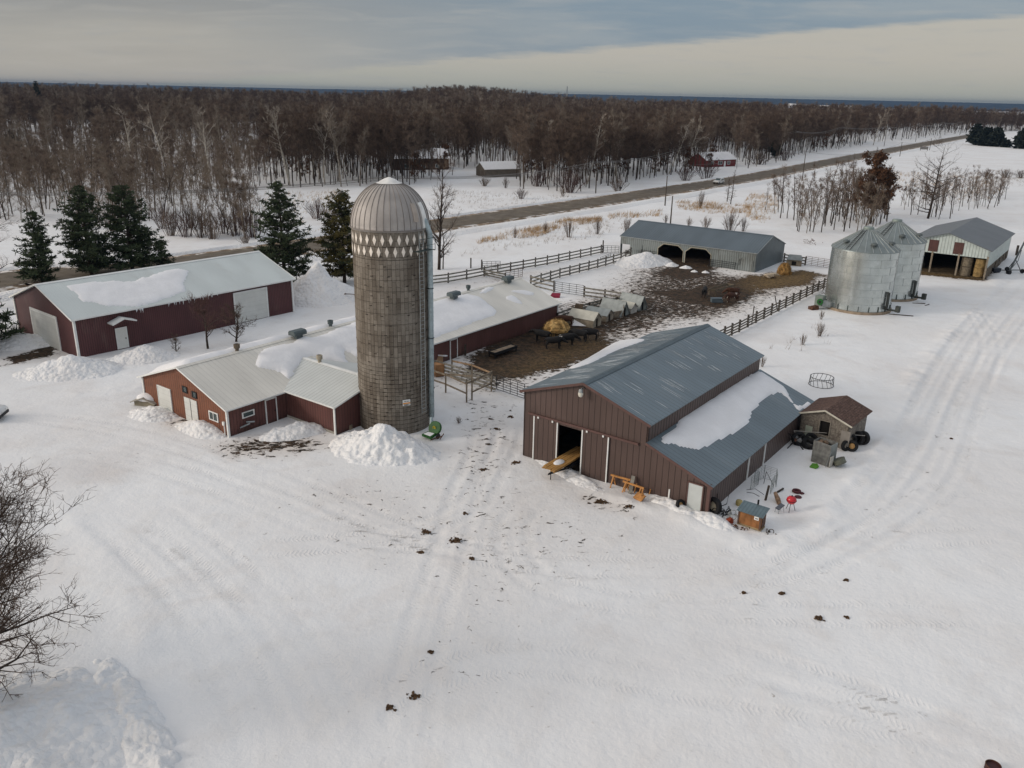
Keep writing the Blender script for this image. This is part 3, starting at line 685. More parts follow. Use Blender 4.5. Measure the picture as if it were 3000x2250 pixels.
# ridge vents
def rvent(u, v, z):
    mb = MB().box(lp(u, v, z+.12), (.7, .6, .35)); p = [lp(u, v, z)+Vector(q) for q in ((-.7, .45, .28), (-.7, .45, .55), (-.7, .32, .70), (-.7, -.32, .70), (-.7, -.45, .55), (-.7, -.45, .28))]
    mb.prism(p, Vector((1.4, 0, 0))); return mb.build('roof_vent', vent_m, parl)
for px in ((623, 728+248), (1276, 862), (1443, 818)):
    u, v = to_uv(PX, PY, PHD, at(px[0]+(220 if px[0] == 623 else 0), px[1] if px[0] != 623 else 980, PHR)); rvent(u, .35 if px[0] != 1276 else .9, PHR)
def chim(u, v, z, m): MB().lathe([(.16, -.2), (.16, .35), (.26, .42), (.28, .75), (.2, .78), (.18, .5)], 14, tuple(lp(u, v, z))).build('flue', m, parl)
for px, zz in (((949, 953), PHR), ((1349, 848), PHR)):
    u, v = to_uv(PX, PY, PHD, at(*px, zz)); chim(u, -.1, PHR-.1, vent_m)
u, v = to_uv(PX, PY, PHD, at(680, 1025, PHR)); chim(u, -.1, PHR-.1, mat('brown_flue', (.14, .11, .08), .8))
chim(wur, 5.2, wzr-.05, mat('tan_flue', (.36, .32, .25), .8)); 
sl = (PHR-PHE)/(PW/2)
nP = (fP(0, 1, 0)-fP(0, 0, 0))*sl+Vector((0, 0, 1)); nP2 = (fP(0, -1, 0)-fP(0, 0, 0))*sl+Vector((0, 0, 1))
O6 = lambda x, y: (700+x*.36166, 700+y*.36166)
roof_snow('deep snow drift on the tan roof left of the silo, reaching the wing valley', [O6(*p) for p in [(135, 990), (170, 920), (260, 870), (420, 845), (500, 790), (610, 795), (780, 735), (930, 680), (1100, 640), (1100, 900), (960, 950), (860, 900), (880, 1000), (960, 1030), (760, 990), (560, 950), (470, 1040), (395, 1130), (330, 1080), (150, 1030)]], fP(0, 0, PHR+.07), nP, .26, .3, seed=5)
O1 = lambda x, y: (1200+x*.31646, 700+y*.31646)
roof_snow('broad snow sheet on the tan barn roof right of the silo', [O1(*p) for p in [(60, 620), (190, 590), (290, 560), (420, 530), (560, 512), (680, 560), (810, 680), (680, 740), (520, 800), (380, 860), (200, 935), (60, 960)]], fP(0, 0, PHR+.07), nP, .18, .5, seed=6)
roof_snow('small snow patch just below the far roof vent of the tan barn', [O1(*p) for p in [(640, 500), (700, 450), (770, 445), (770, 465), (700, 500)]], fP(0, 0, PHR+.07), nP, .12, .2, seed=7)
roof_snow('narrow snow patch near the far end of the tan barn roof', [O1(*p) for p in [(930, 480), (1000, 470), (1090, 475), (1150, 500), (1120, 522), (1000, 500)]], fP(0, 0, PHR+.07), nP, .08, .2, seed=8)
roof_snow('small melting snow spot in the middle of the tan barn roof end', [O1(*p) for p in [(890, 530), (960, 525), (1040, 590), (1010, 600), (900, 560)]], fP(0, 0, PHR+.07), nP, .06, .2, seed=9)
# far slope snow, seen along the ridge
def band(u0, u1, v0, v1, th, label, seed):
    mb = MB(); n = int((u1-u0)/.3); m_ = 12
    for i in range(n+1):
        for j in range(m_+1):
            u = u0+(u1-u0)*i/n; v = v0+(v1-v0)*j/m_; z = PHR+.07-sl*abs(v); e = min(j*2, m_-j)/2.0; e2 = min(i, n-i)/3.0
            k = min(1, e)*min(1, e2); mb.v.append(tuple(lp(u, v, z+(-.05 if k == 0 else th*k*(1+.8*float(fbm(np.array(u/1.7+seed), np.array(v/1.7), 3)))))))
    for i in range(n):
        for j in range(m_): a = i*(m_+1)+j; mb.f.append((a, a+1, a+m_+2, a+m_+1))
    o = mb.build('roof_snow', RSNOW, None, True); o.location = parl.location; o.rotation_euler = parl.rotation_euler
    tag(o, label, 'roof snow', 'snow left lying on the farm roofs')
band(.1, 24.5, -.12, -PW/2-.2, .42, 'thick snow along the whole far slope of the parlour roof, showing above its ridge', 4)
# ---------------------------------------------------------------- silo
SIX, SIY, SIR, SIH = -9.6, 63.98, 2.93, 16.25
t = thing('silo', 'tall weathered concrete stave silo with ribbed metal dome and two rows of white diamonds', 'silo', (SIX, SIY, 0))
fa = math.atan2(-SIY, -SIX)        # direction facing the camera
def sp_(ang, z, r=SIR): a = fa+R(ang); return Vector((r*math.cos(a), r*math.sin(a), z))
mb = MB().lathe([(SIR, -.5), (SIR, SIH)], 96, a0=fa+math.pi, a1=fa+3*math.pi); w = mb.build('stave_wall', None or steel, t, True)
uvl = w.data.uv_layers.new(name='UVMap')
for pl in w.data.polygons:
    k = pl.index % 96
    for li in pl.loop_indices:
        vv = w.data.vertices[w.data.loops[li].vertex_index]; kk = w.data.loops[li].vertex_index % 96
        if kk == 0 and k == 95: kk = 96
        uvl.data[li].uv = (kk/96*60, vv.co.z/.86)
m = bpy.data.materials.new('silo_staves'); m.use_nodes = True; N = m.node_tree.nodes; L = m.node_tree.links
b = N['Principled BSDF']; b.inputs['Roughness'].default_value = .95; b.inputs['Specular IOR Level'].default_value = .15
uv = nn('ShaderNodeUVMap'); br = nn('ShaderNodeTexBrick'); L.new(uv.outputs[0], br.inputs[0]); br.inputs['Scale'].default_value = 1
br.offset = 0; br.offset_frequency = 2; br.squash = 1
# stagger every other stave by half its height: swap axes
spx = nn('ShaderNodeSeparateXYZ'); L.new(uv.outputs[0], spx.inputs[0]); cbx = nn('ShaderNodeCombineXYZ'); L.new(spx.outputs[1], cbx.inputs[0]); L.new(spx.outputs[0], cbx.inputs[1])
L.new(cbx.outputs[0], br.inputs[0]); br.offset = .5
br.inputs['Brick Width'].default_value = 1.0; br.inputs['Row Height'].default_value = 1.0; br.inputs['Mortar Size'].default_value = .012; br.inputs['Bias'].default_value = 0; br.inputs['Mortar Smooth'].default_value = .1
br.inputs['Color1'].default_value = (.14, .120, .098, 1); br.inputs['Color2'].default_value = (.245, .215, .178, 1); br.inputs['Mortar'].default_value = (.055, .045, .036, 1)
to_ = nn('ShaderNodeTexCoord'); mp = nn('ShaderNodeMapping'); mp.inputs['Scale'].default_value = (1, 1, .12); L.new(to_.outputs['Object'], mp.inputs[0])
n1 = nn('ShaderNodeTexNoise'); L.new(mp.outputs[0], n1.inputs[0]); n1.inputs['Scale'].default_value = 1.6; n1.inputs['Detail'].default_value = 8
n2 = nn('ShaderNodeTexNoise'); L.new(to_.outputs['Object'], n2.inputs[0]); n2.inputs['Scale'].default_value = .35; n2.inputs['Detail'].default_value = 5
n3 = nn('ShaderNodeTexNoise'); L.new(to_.outputs['Object'], n3.inputs[0]); n3.inputs['Scale'].default_value = 8; n3.inputs['Detail'].default_value = 5
vl = mth('ABSOLUTE', mth('SUBTRACT', mth('FRACT', spx.outputs[0]), .5)); vline = sstep(vl, .42, .47)
c = mixc(mth('MULTIPLY', vline, .75), br.outputs[0], (.05, .04, .032))
c = mixc(mth('MULTIPLY', sstep(n1.outputs[0], .42, .68), .55), c, (.075, .058, .042))
c = mixc(mth('MULTIPLY', sstep(n2.outputs[0], .45, .7), .45), c, (.27, .245, .21))
c = mixc(mth('MULTIPLY', sstep(n3.outputs[0], .55, .75), .35), c, (.05, .04, .03))
bp = nn('ShaderNodeBump'); bp.inputs['Strength'].default_value = .6; bp.inputs['Distance'].default_value = .03; L.new(mth('ADD', mth('MULTIPLY', br.outputs['Fac'], -1), mth('MULTIPLY', n3.outputs[0], .5)), bp.inputs['Height']); L.new(bp.outputs[0], b.inputs['Normal'])
L.new(c, b.inputs['Base Color']); w.data.materials[0] = m
hp = MB(); z = .25
while z < SIH-1.6:
    hp.ring((0, 0, z), SIR+.008, .010, 96, 4); z += .34 if z < 5.5 else .86
    if z > 0: 
        for k in range(3): a = fa+R(random.uniform(-80, 80)); q = Vector(((SIR+.03)*math.cos(a), (SIR+.03)*math.sin(a), z)); 
hp.build('steel_hoops', mat('rusty_hoop', (.035, .026, .02), .8, .3, var=.4), t)
lg = MB()
for z in [.25+.34*k for k in range(16)]+[6.0+.76*k for k in range(12)]:
    for ang in (-38, -12, 28, 62): lg.beam(sp_(ang+7*math.sin(z*3), z, SIR+.03), sp_(ang+7*math.sin(z*3)+4, z+.02, SIR+.03), .035, .04)
lg.build('hoop_fasteners', MATS['rusty_hoop'], t)['kind'] = 'stuff'
dm = MB()
for row, zc in enumerate((SIH-.68, SIH-1.56)):
    for k in range(30):
        a = (k+.5*row)*12; w_ = 2.9; h_ = .40
        p = [sp_(a, zc+h_, SIR+.02), sp_(a+w_*1.0, zc, SIR+.02), sp_(a, zc-h_, SIR+.02), sp_(a-w_*1.0, zc, SIR+.02)]
        n_ = sp_(a, 0, 1.0); dm.prism(p, Vector((n_.x, n_.y, 0))*.02)
dm.build('diamond_pattern', mat('white_paint_weathered', (.78, .71, .63), .8, var=.1, vs=4), t)
bnd = MB().ring((0, 0, SIH-2.15), SIR+.012, .014, 96, 4).ring((0, 0, SIH-1.17), SIR+.012, .014, 96, 4); bnd.build('band_hoops', MATS['rusty_hoop'], t)
DH = 3.3
prof = [((SIR+.07)*math.cos(a)**.92 if a < 1.57 else 0, SIH+DH*math.sin(a)) for a in [i*math.pi/2/18 for i in range(17)]]
dome_m = mat('dome_metal', (.35, .325, .305), .6, .2, var=.12, vs=.8, dirt=(.40, .37, .34), dirt_s=.4, spec=.5)
dm = MB().lathe([(SIR+.10, SIH-.10), (SIR+.10, SIH)]+prof, 68, a0=fa); dome = dm.build('dome_roof', dome_m, t, True)
rb = MB()
for k in range(36):
    a = math.degrees(0)+k*10; rb.tube([sp_(a, zz+.01, rr+.012) for rr, zz in prof], .022, 4, False)
rb.build('dome_ribs', mat('dome_seam', (.19, .17, .155), .5, .3), dome)
MB().ring((0, 0, SIH), SIR+.13, .05, 72, 6).build('dome_rim', MATS['dome_seam'], dome)
zc = prof[-1][1]; MB().lathe([(1.0, zc-.06), (.85, zc-.02), (.45, zc+.22), (.08, zc+.36), (.001, zc+.37)], 28).build('dome_cap', mat('cap_white', (.74, .73, .70), .5), dome, True)
def dome_panel(a0, a1, i0, i1, m_, nm, off=.05):
    mb = MB(); n = 4
    for i in range(i0, i1+1):
        rr, zz = prof[i]
        for k in range(n+1): mb.v.append(tuple(sp_(a0+(a1-a0)*k/n*(1 if True else 0), zz+off*.4, rr+off)))
    for i in range(i1-i0):
        for k in range(n): q = i*(n+1)+k; mb.f.append((q, q+1, q+n+2, q+n+1))
    o = mb.build(nm, m_, dome); sm = o.modifiers.new('thick', 'SOLIDIFY'); sm.thickness = .05; return o
dome_panel(36, 45, 2, 7, mat('hatch_tan', (.40, .34, .29), .5, .2), 'dome_hatch')
dome_panel(54, 66, 0, 7, MATS['cap_white'], 'filler_door')
ld = MB()
for s in (-4.2, 4.2): ld.tube([sp_(45+s, 1.6, SIR+.28), sp_(45+s, SIH-.1, SIR+.28)], .028, 5)
for k in range(46): z = 1.7+k*.315; ld.tube([sp_(40.8, z, SIR+.28), sp_(49.2, z, SIR+.28)], .018, 4)
for z in (2, 5, 8, 11, 14): ld.beam(sp_(45, z, SIR), sp_(45, z, SIR+.28), .05, .05)
ld.build('ladder', steel, t)
pf = MB()
for a in (34, 60): pf.beam(sp_(a, SIH-1.55, SIR), sp_(a, SIH-1.55, SIR+.9), .06, .06).beam(sp_(a, SIH-.6, SIR+.9), sp_(a, SIH-1.55, SIR+.9), .04, .04)
for r_ in (.35, .5, .65, .8): pf.beam(sp_(34, SIH-1.52, SIR+r_), sp_(60, SIH-1.52, SIR+r_), .07, .03)
pf.beam(sp_(34, SIH-.6, SIR+.9), sp_(60, SIH-.6, SIR+.9), .04, .04).beam(sp_(34, SIH-1.1, SIR+.9), sp_(60, SIH-1.1, SIR+.9), .03, .03)
pf.build('platform', mat('green_grey_steel', (.07, .085, .08), .7, .4), t)
pp = MB().tube([sp_(64, .9, SIR+.32), sp_(66, 8, SIR+.3), sp_(66, SIH-.4, SIR+.3), sp_(62, SIH+.5, SIR+.02), sp_(58, SIH+1.0, SIR-.5)], [.21, .21, .21, .21, .21], 12)
for k in range(40): pp.ring(tuple(sp_(66-2*(k < 18)*(18-k)/18, 1.2+k*.37, SIR+.3)), .215, .02, 12, 4)
pipe = pp.build('filler_pipe', mat('pipe_blue_grey', (.34, .41, .43), .45, .1, var=.15, vs=2), t, True)
for z in (3.4, 7.6, 11.6): MB().ring(tuple(sp_(66, z, SIR+.3)), .235, .03, 12, 4).beam(sp_(66, z, SIR), sp_(66, z, SIR+.15), .06, .06).build('pipe_bracket', black, pipe)
c2 = MB().tube([sp_(79, .5, SIR+.08), sp_(79, SIH-.2, SIR+.08)], .07, 8); c2.build('chute_rail', MATS['rusty_hoop'], t)
n_ = sp_(17, 0, 1); tang = Vector((-n_.y, n_.x, 0)); M_ = Matrix((tang, (n_.x, n_.y, 0), (0, 0, 1))).transposed()
sg = MB().box(sp_(17, 2.75, SIR+.06), (.62, .03, .5), M=M_).build('warning_sign', mat('sign_white', (.72, .72, .70), .5, var=.02), t)
MB().box(sp_(17, 2.71, SIR+.085), (.58, .01, .10), M=M_).build('orange_stripe', mat('sign_orange', (.75, .30, .04), .5, var=.02), sg)

for i, (x0, x1, z) in enumerate(((-.2, -.03, 2.87), (.02, .22, 2.87), (-.24, .24, 2.60), (-.2, .1, 2.55))):
    MB().box(sp_(17, z, SIR+.085)+tang*((x0+x1)/2), (x1-x0, .008, .03), M=M_).build('text_line', black, sg)
# ---------------------------------------------------------------- brown barn with lean-to
BX, BY, BHD, BW, BL, BHE, BHR = 5.1, 54.7, 36.37, 10.34, 20.19, 5.28, 7.0
LWd, LH1, LH2 = 4.7, 3.86, 2.17
t, fB = bld('brown_barn', 'brown metal barn with steep blue grey roof, lean-to and open sliding door', 'barn', BX, BY, BHD); barn = t
brown = mat('brown_metal', (.082, .054, .046), .55, var=.10, vs=.5, splash=((.06, .046, .04), .8, .5), rib=(RIBW, .46, .06, .02, .8), dirt=(.12, .080, .070), dirt_s=.4, dirt_lo=.5, dirt_hi=.85, stretch=(1, 1, .35))
brownr = mat('brown_ribbed_metal', (.105, .072, .062), .5, var=.10, vs=.5, rib=(RIBW, .42, .22, .04, .85))
roofb = mat('blue_grey_roof', (.15, .192, .215), .36, .35, var=.12, vs=.45, rib=((1, 0, 0), .46, .09, .015, .60), dirt=(.18, .215, .23), dirt_s=.5, dirt_lo=.5, dirt_hi=.7, stretch=(1, .18, 1), spec=.5)
trimb = mat('brown_trim', (.105, .058, .050), .6, var=.1)
v0, v1 = -BW/2, BW/2
_, vd0 = to_uv(BX, BY, BHD, at(1646, 1370)); _, vd1 = to_uv(BX, BY, BHD, at(1729, 1398))
vd0, vd1 = -2.05, .05
out = [(v0, -.4), (v1+LWd, -.4), (v1+LWd, LH2), (v1, LH1), (v1, BHE), (0, BHR), (v0, BHE)]
MB().wall(out, [rect(vd0-.0, vd1, -.2, 3.35)], lambda a, b: lp(0, a, b), lp(.12, 0, 0)).build('gable_wall', brown, t)
MB().wall(out, [], lambda a, b: lp(BL-.12, a, b), lp(.12, 0, 0)).build('gable_wall', brown, t)
swall(0, BL, v0, BHE, [], -.12, brown, t); swall(0, BL, v1+LWd, LH2, [], .12, brownr, t)
swall(0, BL, v1, BHE, [], .12, brownr, t, 'clerestory_wall', LH1-.3)
MB().box(lp(BL/2, 2, .02), (BL-.5, BW+LWd-1, .1)).build('floor', mat('barn_floor', (.04, .03, .022), .95, var=.4), t)
slb = (BHR-BHE)/(BW/2)
gable_roof(t, BL, BW, BHE, BHR, roofb, .25, .25); ridge_cap(t, -.25, BL+.25, BHR, mat('ridge_dark', (.095, .125, .14), .5, .3), .3, slb)
mb = MB(); sll = (LH1-LH2)/LWd
slab(mb, lp(-.25, v1+.005, LH1+.1), lp(BL+.25, v1+.005, LH1+.1), lp(BL+.25, v1+LWd+.3, LH2-.3*sll+.1), lp(-.25, v1+LWd+.3, LH2-.3*sll+.1), .1); mb.build('lean_to_roof', roofb, t)
# streaks of snow and frost left in the roof ribs
def streaks(seed, n, u0, u1, s0, s1, side, lmin, lmax):
    rr = random.Random(seed); mb = MB()
    for i in range(int(n*.62)):
        cu = u0+(u1-u0)*rr.random(); cs = s0+(s1-s0)*rr.random()
        for k in range(rr.randint(1, 4)):
            u = cu+rr.gauss(0, .25); u = round(u/.115)*.115+.03; s = cs+rr.gauss(0, .3); l = rr.uniform(lmin, lmax); w_ = rr.uniform(.015, .045)
            if not (.1 < s and s+l < BW/2): continue
            P = [(u-w_*.3, s), (u+w_*.4, s+l*.2), (u+w_*.6, s+l*.6), (u, s+l), (u-w_*.7, s+l*.7), (u-w_*.6, s+l*.3)]
            mb.prism([lp(a, side*b, BHR+.062-slb*b) for a, b in P], Vector((0, 0, .012)))
    return mb
FROST = mat('roof_frost', (.46, .50, .53), .6, var=.2, vs=3)
streaks(1, 44, .5, BL-.3, .3, 4.2, 1, .5, 1.7).build('snow_streaks', FROST, t)['kind'] = 'stuff'; streaks(2, 70, .3, BL-.5, .2, 3.8, -1, .7, 2.2).build('snow_streaks', FROST, t)['kind'] = 'stuff'
fs_ = MB()
for s in (1, -1): fs_.beam(lp(-.27, s*(BW/2+.25), BHE-slb*.25-.0), lp(-.27, 0, BHR), .04, .18)
fs_.beam(lp(-.27, v1, LH1+.03), lp(-.27, v1+LWd+.3, LH2-.3*sll+.03), .04, .18)
fs_.build('bargeboard', trimb, t)
MB().beam(lp(-.1, -4.7, 3.62), lp(-.1, 4.55, 3.62), .12, .16).build('door_track', trimb, t)
def sdoor(a, b):
    d = MB().wall(rect(a, b, -.15, 3.5), [], lambda x, z: lp(-.04, x, z), lp(-.05, 0, 0)).build('sliding_door', brown, t)
    for e in (a, b): MB().box(lp(-.1, e, 1.68), (.06, .09, 3.66)).build('edge_trim', whitem, d)
    for e in (a+.4, b-.4): MB().box(lp(-.17, e, 3.5), (.05, .12, .14)).build('roller', whitem, d)
sdoor(-4.15, -2.08); sdoor(.06, 2.2)
door(t, 'entry_door', 0, v1+LWd-.95, 1.0, 1.95, .0, 'g', mat('pale_grey_door', (.50, .53, .52), .5, var=.05), trimb)
MB().box(lp(-.02, v1+LWd, 1.0), (.22, .22, 2.5)).build('corner_trim', trimb, t)
MB().box(lp(-.02, v1+1.9, .5), (.06, .09, 1.0)).build('white_stake', whitem, t)
lm = MB().tube([lp(-.05, 0, BHR-.35), lp(-.45, 0, BHR-.3)], .04, 6).lathe([(.08, .08), (.15, .0), (.17, -.18)], 12, tuple(lp(-.5, 0, BHR-.38))).build('yard_lamp', steel, t)
MB().lathe([(.17, 0), (.19, -.15), (.14, -.3), (.02, -.36)], 12, tuple(lp(-.5, 0, BHR-.56))).build('lamp_lens', mat('lamp_lens', (.62, .60, .52), .3), lm, True)
mb = MB()
for u in (6.7, 9.9): MB().box(lp(u, v1+LWd+.05, 1.05), (.14, .08, 2.15)).build('white_post', whitem, t)
nB = (fB(0, 1, 0)-fB(0, 0, 0))*sll+Vector((0, 0, 1)); nBm = (fB(0, -1, 0)-fB(0, 0, 0))*slb+Vector((0, 0, 1))
O8 = lambda x, y: (2000+x*.31646, 1000+y*.31646); O7 = lambda x, y: (1400+x*.36166, 900+y*.36166)
roof_snow('big smooth snow slab covering the upper lean-to roof of the brown barn', [(1937, 1292), (1945, 1275), (1980, 1255), (2000, 1219)]+[O8(*p) for p in [(250, 540), (480, 390), (690, 280), (780, 320), (940, 425), (985, 510), (1050, 590), (1120, 590), (1150, 560), (1185, 575), (1090, 640), (1040, 600), (960, 520), (890, 470), (810, 500), (720, 570), (650, 640), (630, 700), (590, 780), (430, 870), (300, 930), (180, 1000), (80, 995), (0, 985)]]+[O7(*p) for p in [(1780, 1155), (1640, 1130), (1580, 1105), (1510, 1108)]], fB(0, v1, LH1+.1), nB, .22, .25, seed=11)
roof_snow('long tapering snow strip at the far eave of the brown barn roof', [O7(*p) for p in [(740, 492), (900, 410), (1090, 300), (1210, 268), (1355, 262), (1260, 300), (1120, 350), (960, 430), (860, 470), (760, 496)]], fB(0, 0, BHR+.07), nBm, .2, .15, seed=12)
# ---------------------------------------------------------------- long grey cattle shed
FX, FY, FHD, FW, FL, FHE, FHR = 22.08, 149.27, 126.37, 12.6, 24.4, 3.05, 5.07
t, fF = bld('cattle_shed', 'long grey steel cattle shed with two big octagonal openings onto the muddy pen', 'shed', FX, FY, FHD)
def side_uz(f, x, y, hd, v, px):
    p = f(0, v); n = (f(0, 1)-f(0, 0)); w = on_plane(px[0], px[1], p, n); return to_uv(x, y, hd, w)[0], w.z
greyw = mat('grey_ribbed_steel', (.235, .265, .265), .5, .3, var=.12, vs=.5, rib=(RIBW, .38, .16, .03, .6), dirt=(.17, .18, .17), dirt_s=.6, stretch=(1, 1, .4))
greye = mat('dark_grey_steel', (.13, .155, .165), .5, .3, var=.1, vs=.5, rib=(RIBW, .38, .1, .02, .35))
roofg = mat('slate_grey_roof', (.115, .145, .165), .45, .3, var=.12, vs=.4, rib=((1, 0, 0), .45, .14, .02, .5), stretch=(1, .2, 1))
O2 = lambda x, y: (1800+x*.31646, 600+y*.31646)
su = lambda x, y: side_uz(fF, FX, FY, FHD, FW/2, O2(x, y))
def octo(x0, x1, yt, cut=.9, top=None):
    a = su(x0, yt+60)[0]; b = su(x1, yt+60)[0]; zt = top; return [(a, -.2), (b, -.2), (b, zt-cut*.8), (b-cut, zt), (a+cut, zt), (a, zt-cut*.8)]
z1 = 2.68
h1 = octo(402, 640, 368, 1.0, z1); h2 = octo(655, 897, 400, 1.0, z1); h0 = rect(.12, 1.9, -.2, 1.75)
swall(0, FL, FW/2, FHE, [h1, h2, h0], .1, greyw, t); swall(0, FL, -FW/2, FHE, [], -.1, greyw, t)
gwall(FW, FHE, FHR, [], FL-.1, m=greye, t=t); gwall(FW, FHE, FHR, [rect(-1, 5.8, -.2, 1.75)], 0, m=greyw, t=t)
gable_roof(t, FL, FW, FHE, FHR, roofg, .15, .12); ridge_cap(t, -.12, FL+.12, FHR, roofg, .3, .32)
fascia(t, -.12, FL+.12, FW, FHE, FHR, .15, steel, .1)
creamw = mat('cream_wood', (.42, .39, .30), .8)
mb = MB()
for h_ in (h1, h2):
    for a, b in zip(h_[1:], h_[2:]+h_[:1]):
        if a[1] < 0 and b[1] < 0: continue
        mb.beam(lp(a[0], FW/2+.04, max(a[1], 0)), lp(b[0], FW/2+.04, max(b[1], 0)), .06, .1)
mb.build('opening_trim', creamw, t)
for a, b, zb, zt in ((1.95, 4.3, .95, 1.95), (19.4, 22.0, .9, 2.0), (21.6, 24.0, .15, 1.85)):
    MB().wall(rect(a, b, zb, zt), [], lambda x, z: lp(x, FW/2+.04, z), lp(0, .05, 0)).build('sliding_panel', greyw, t)
mb = MB()
for z in (.3, .6, .9, 1.2): mb.tube([lp(h2[1][0]+.1, FW/2+.35, z), lp(21.2, FW/2+.35, z)], .03, 5).tube([lp(4.3, FW/2+.35, z), lp(h1[0][0]-.1, FW/2+.35, z)], .03, 5)
for u in (h2[1][0]+.1, 16.8, 19, 21.2, 4.4, 6): mb.beam(lp(u, FW/2+.35, -.1), lp(u, FW/2+.35, 1.3), .07, .07)
mb.build('feed_rail', black, t)
MB().box(lp(FL/2, 0, .03), (FL-.4, FW-.4, .1)).build('floor', mat('dung_floor', (.045, .030, .019), .95, var=.4), t)
# ---------------------------------------------------------------- grain bins
binm = mat('bin_steel', (.50, .54, .53), .24, .88, var=.10, vs=.7, dirt=(.60, .64, .63), dirt_s=.5, spec=.5)
seamm = mat('bin_seam', (.28, .30, .30), .5, .6)
def grain_bin(x, y, label, detail=True, seed=0):
    t = thing('grain_bin', label, 'grain bin', (x, y, 0), 0, 'corrugated steel grain bins')
    r = 4.12; he = 7.9; hr = 10.45; f0 = math.atan2(-y, -x)
    q = lambda ang, z, rr=r: Vector((rr*math.cos(f0+R(ang)), rr*math.sin(f0+R(ang)), z))
    MB().lathe([(r+.22, -.4), (r+.22, .22), (r-.1, .22)], 64).build('concrete_base', mat('concrete_tan', (.30, .235, .17), .9, var=.2), t)
    prof = [(r, .22)]; z = .22
    while z < he: prof += [(r+.018, z+.035), (r+.0, z+.075)]; z += .10
    MB().lathe(prof, 80).build('corrugated_wall', binm, t, True)
    sm = MB(); rr_ = random.Random(seed)
    for row in range(8):
        z0 = .22+row*.965
        for k in range(9):
            a = k*40+row*17+seed*9; sm.beam(q(a, z0, r+.024), q(a, z0+.96, r+.024), .03, .012)
        n = 60; sm.ring((0, 0, z0), r+.02, .012, n, 4)
    sm.build('sheet_seams', seamm, t)
    nb = 26; rt = .62
    rf = MB().lathe([(r+.14, he-.06), (r+.12, he+.02), (rt, hr-.15)], nb*2).build('roof', mat('bin_roof', (.22, .25, .245), .4, .5, var=.12, vs=.7), t)
    rbm = MB()
    for k in range(nb):
        a = k*360/nb; rbm.beam(q(a, he+.05, r+.1), q(a, hr-.12, rt), .045, .09)
    rbm.build('roof_ribs', mat('rib_bright', (.52, .55, .54), .35, .7), rf)
    MB().lathe([(rt+.05, hr-.22), (rt+.05, hr+.02), (rt-.02, hr+.16), (.3, hr+.2), (.001, hr+.22)], 24).build('roof_collar', mat('bin_cap', (.22, .26, .24), .5, .4), rf)
    for a in (-50, 18, 75, 160):
        z = he+.75; c = q(a, z, 3.15); MB().lathe([(.16, -.2), (.16, .12), (.42, .12), (.40, .30), (.15, .42), (.001, .43)], 14, tuple(c)).build('roof_vent', mat('vent_grey', (.12, .14, .14), .6, .4), rf)
    lad = MB()
    for s in (-5, 5):
        lad.beam(q(-30+s*.7, he+.2, r-.0), q(-30+s*3, hr-.15, rt+.2), .04, .04)
    for k in range(1, 10): fr = k/10; lad.beam(q(-33.5-11*fr, he+.2+(hr-he-.35)*fr+.05, r+(rt+.2-r)*fr), q(-26.5+11*fr, he+.2+(hr-he-.35)*fr+.05, r+(rt+.2-r)*fr), .03, .03)
    lad.build('roof_ladder', black, rf)
    # anchor brackets round the foot
    an = MB()
    for k in range(20): an.box(q(k*18+4, .55, r+.06), (.09, .09, .75), f0+R(k*18+4))
    an.build('anchor_brackets', mat('anchor_dark', (.06, .075, .07), .6), t)
    # unloading tube and motor head at the right
    au = MB().tube([q(58, .55, r-.1), q(62, .55, r+1.35)], .13, 10).box(q(62, .8, r+1.5), (.5, .45, .8), f0+R(62)).tube([q(58, .5, r+.3), q(55, 1.9, r+.2), q(54, 2.9, r+.18)], .09, 6)
    au.box(q(56, 1.7, r+.25), (.22, .3, 2.2), f0+R(56)); a_ = au.build('unloading_auger', mat('auger_dark', (.05, .055, .05), .6, .3), t)
    MB().cyl(q(64, .8, r+1.25), q(67, .8, r+1.25), .16).build('motor', mat('motor_red', (.30, .04, .03), .5), a_)
    return t, q
B1 = grain_bin(45.84, 108.38, 'near left grain bin, overlapping the other one, with a green aeration fan at its foot', seed=1)
B2 = grain_bin(52.9, 116.2, 'far right grain bin, partly hidden behind the nearer one', seed=4)
tb, q = B1
fan = MB().box(q(-57, .95, 5.35), (1.15, 1.0, 1.35), math.atan2(-108.38, -45.84)+R(-20)); fo = fan.build('aeration_fan', mat('fan_grey_green', (.20, .235, .21), .6, .2, var=.15), tb)
dn = (q(-26, 0, 1)).normalized(); c = q(-50, .95, 5.75)
MB().cyl(c-dn*.0, c+dn*.18, .42, .42, 20).build('fan_guard', mat('fan_green', (.012, .10, .02), .5), fo)
MB().cyl(c+dn*.1, c+dn*.2, .18, .18, 14).build('fan_hub', black, fo)
MB().prism([q(-46, .2, 4.0), q(-52, .25, 4.9), q(-52, 1.1, 4.9), q(-46, .9, 4.0)], Vector((dn.x, dn.y, 0))*.6).build('transition_duct', steel, fo)
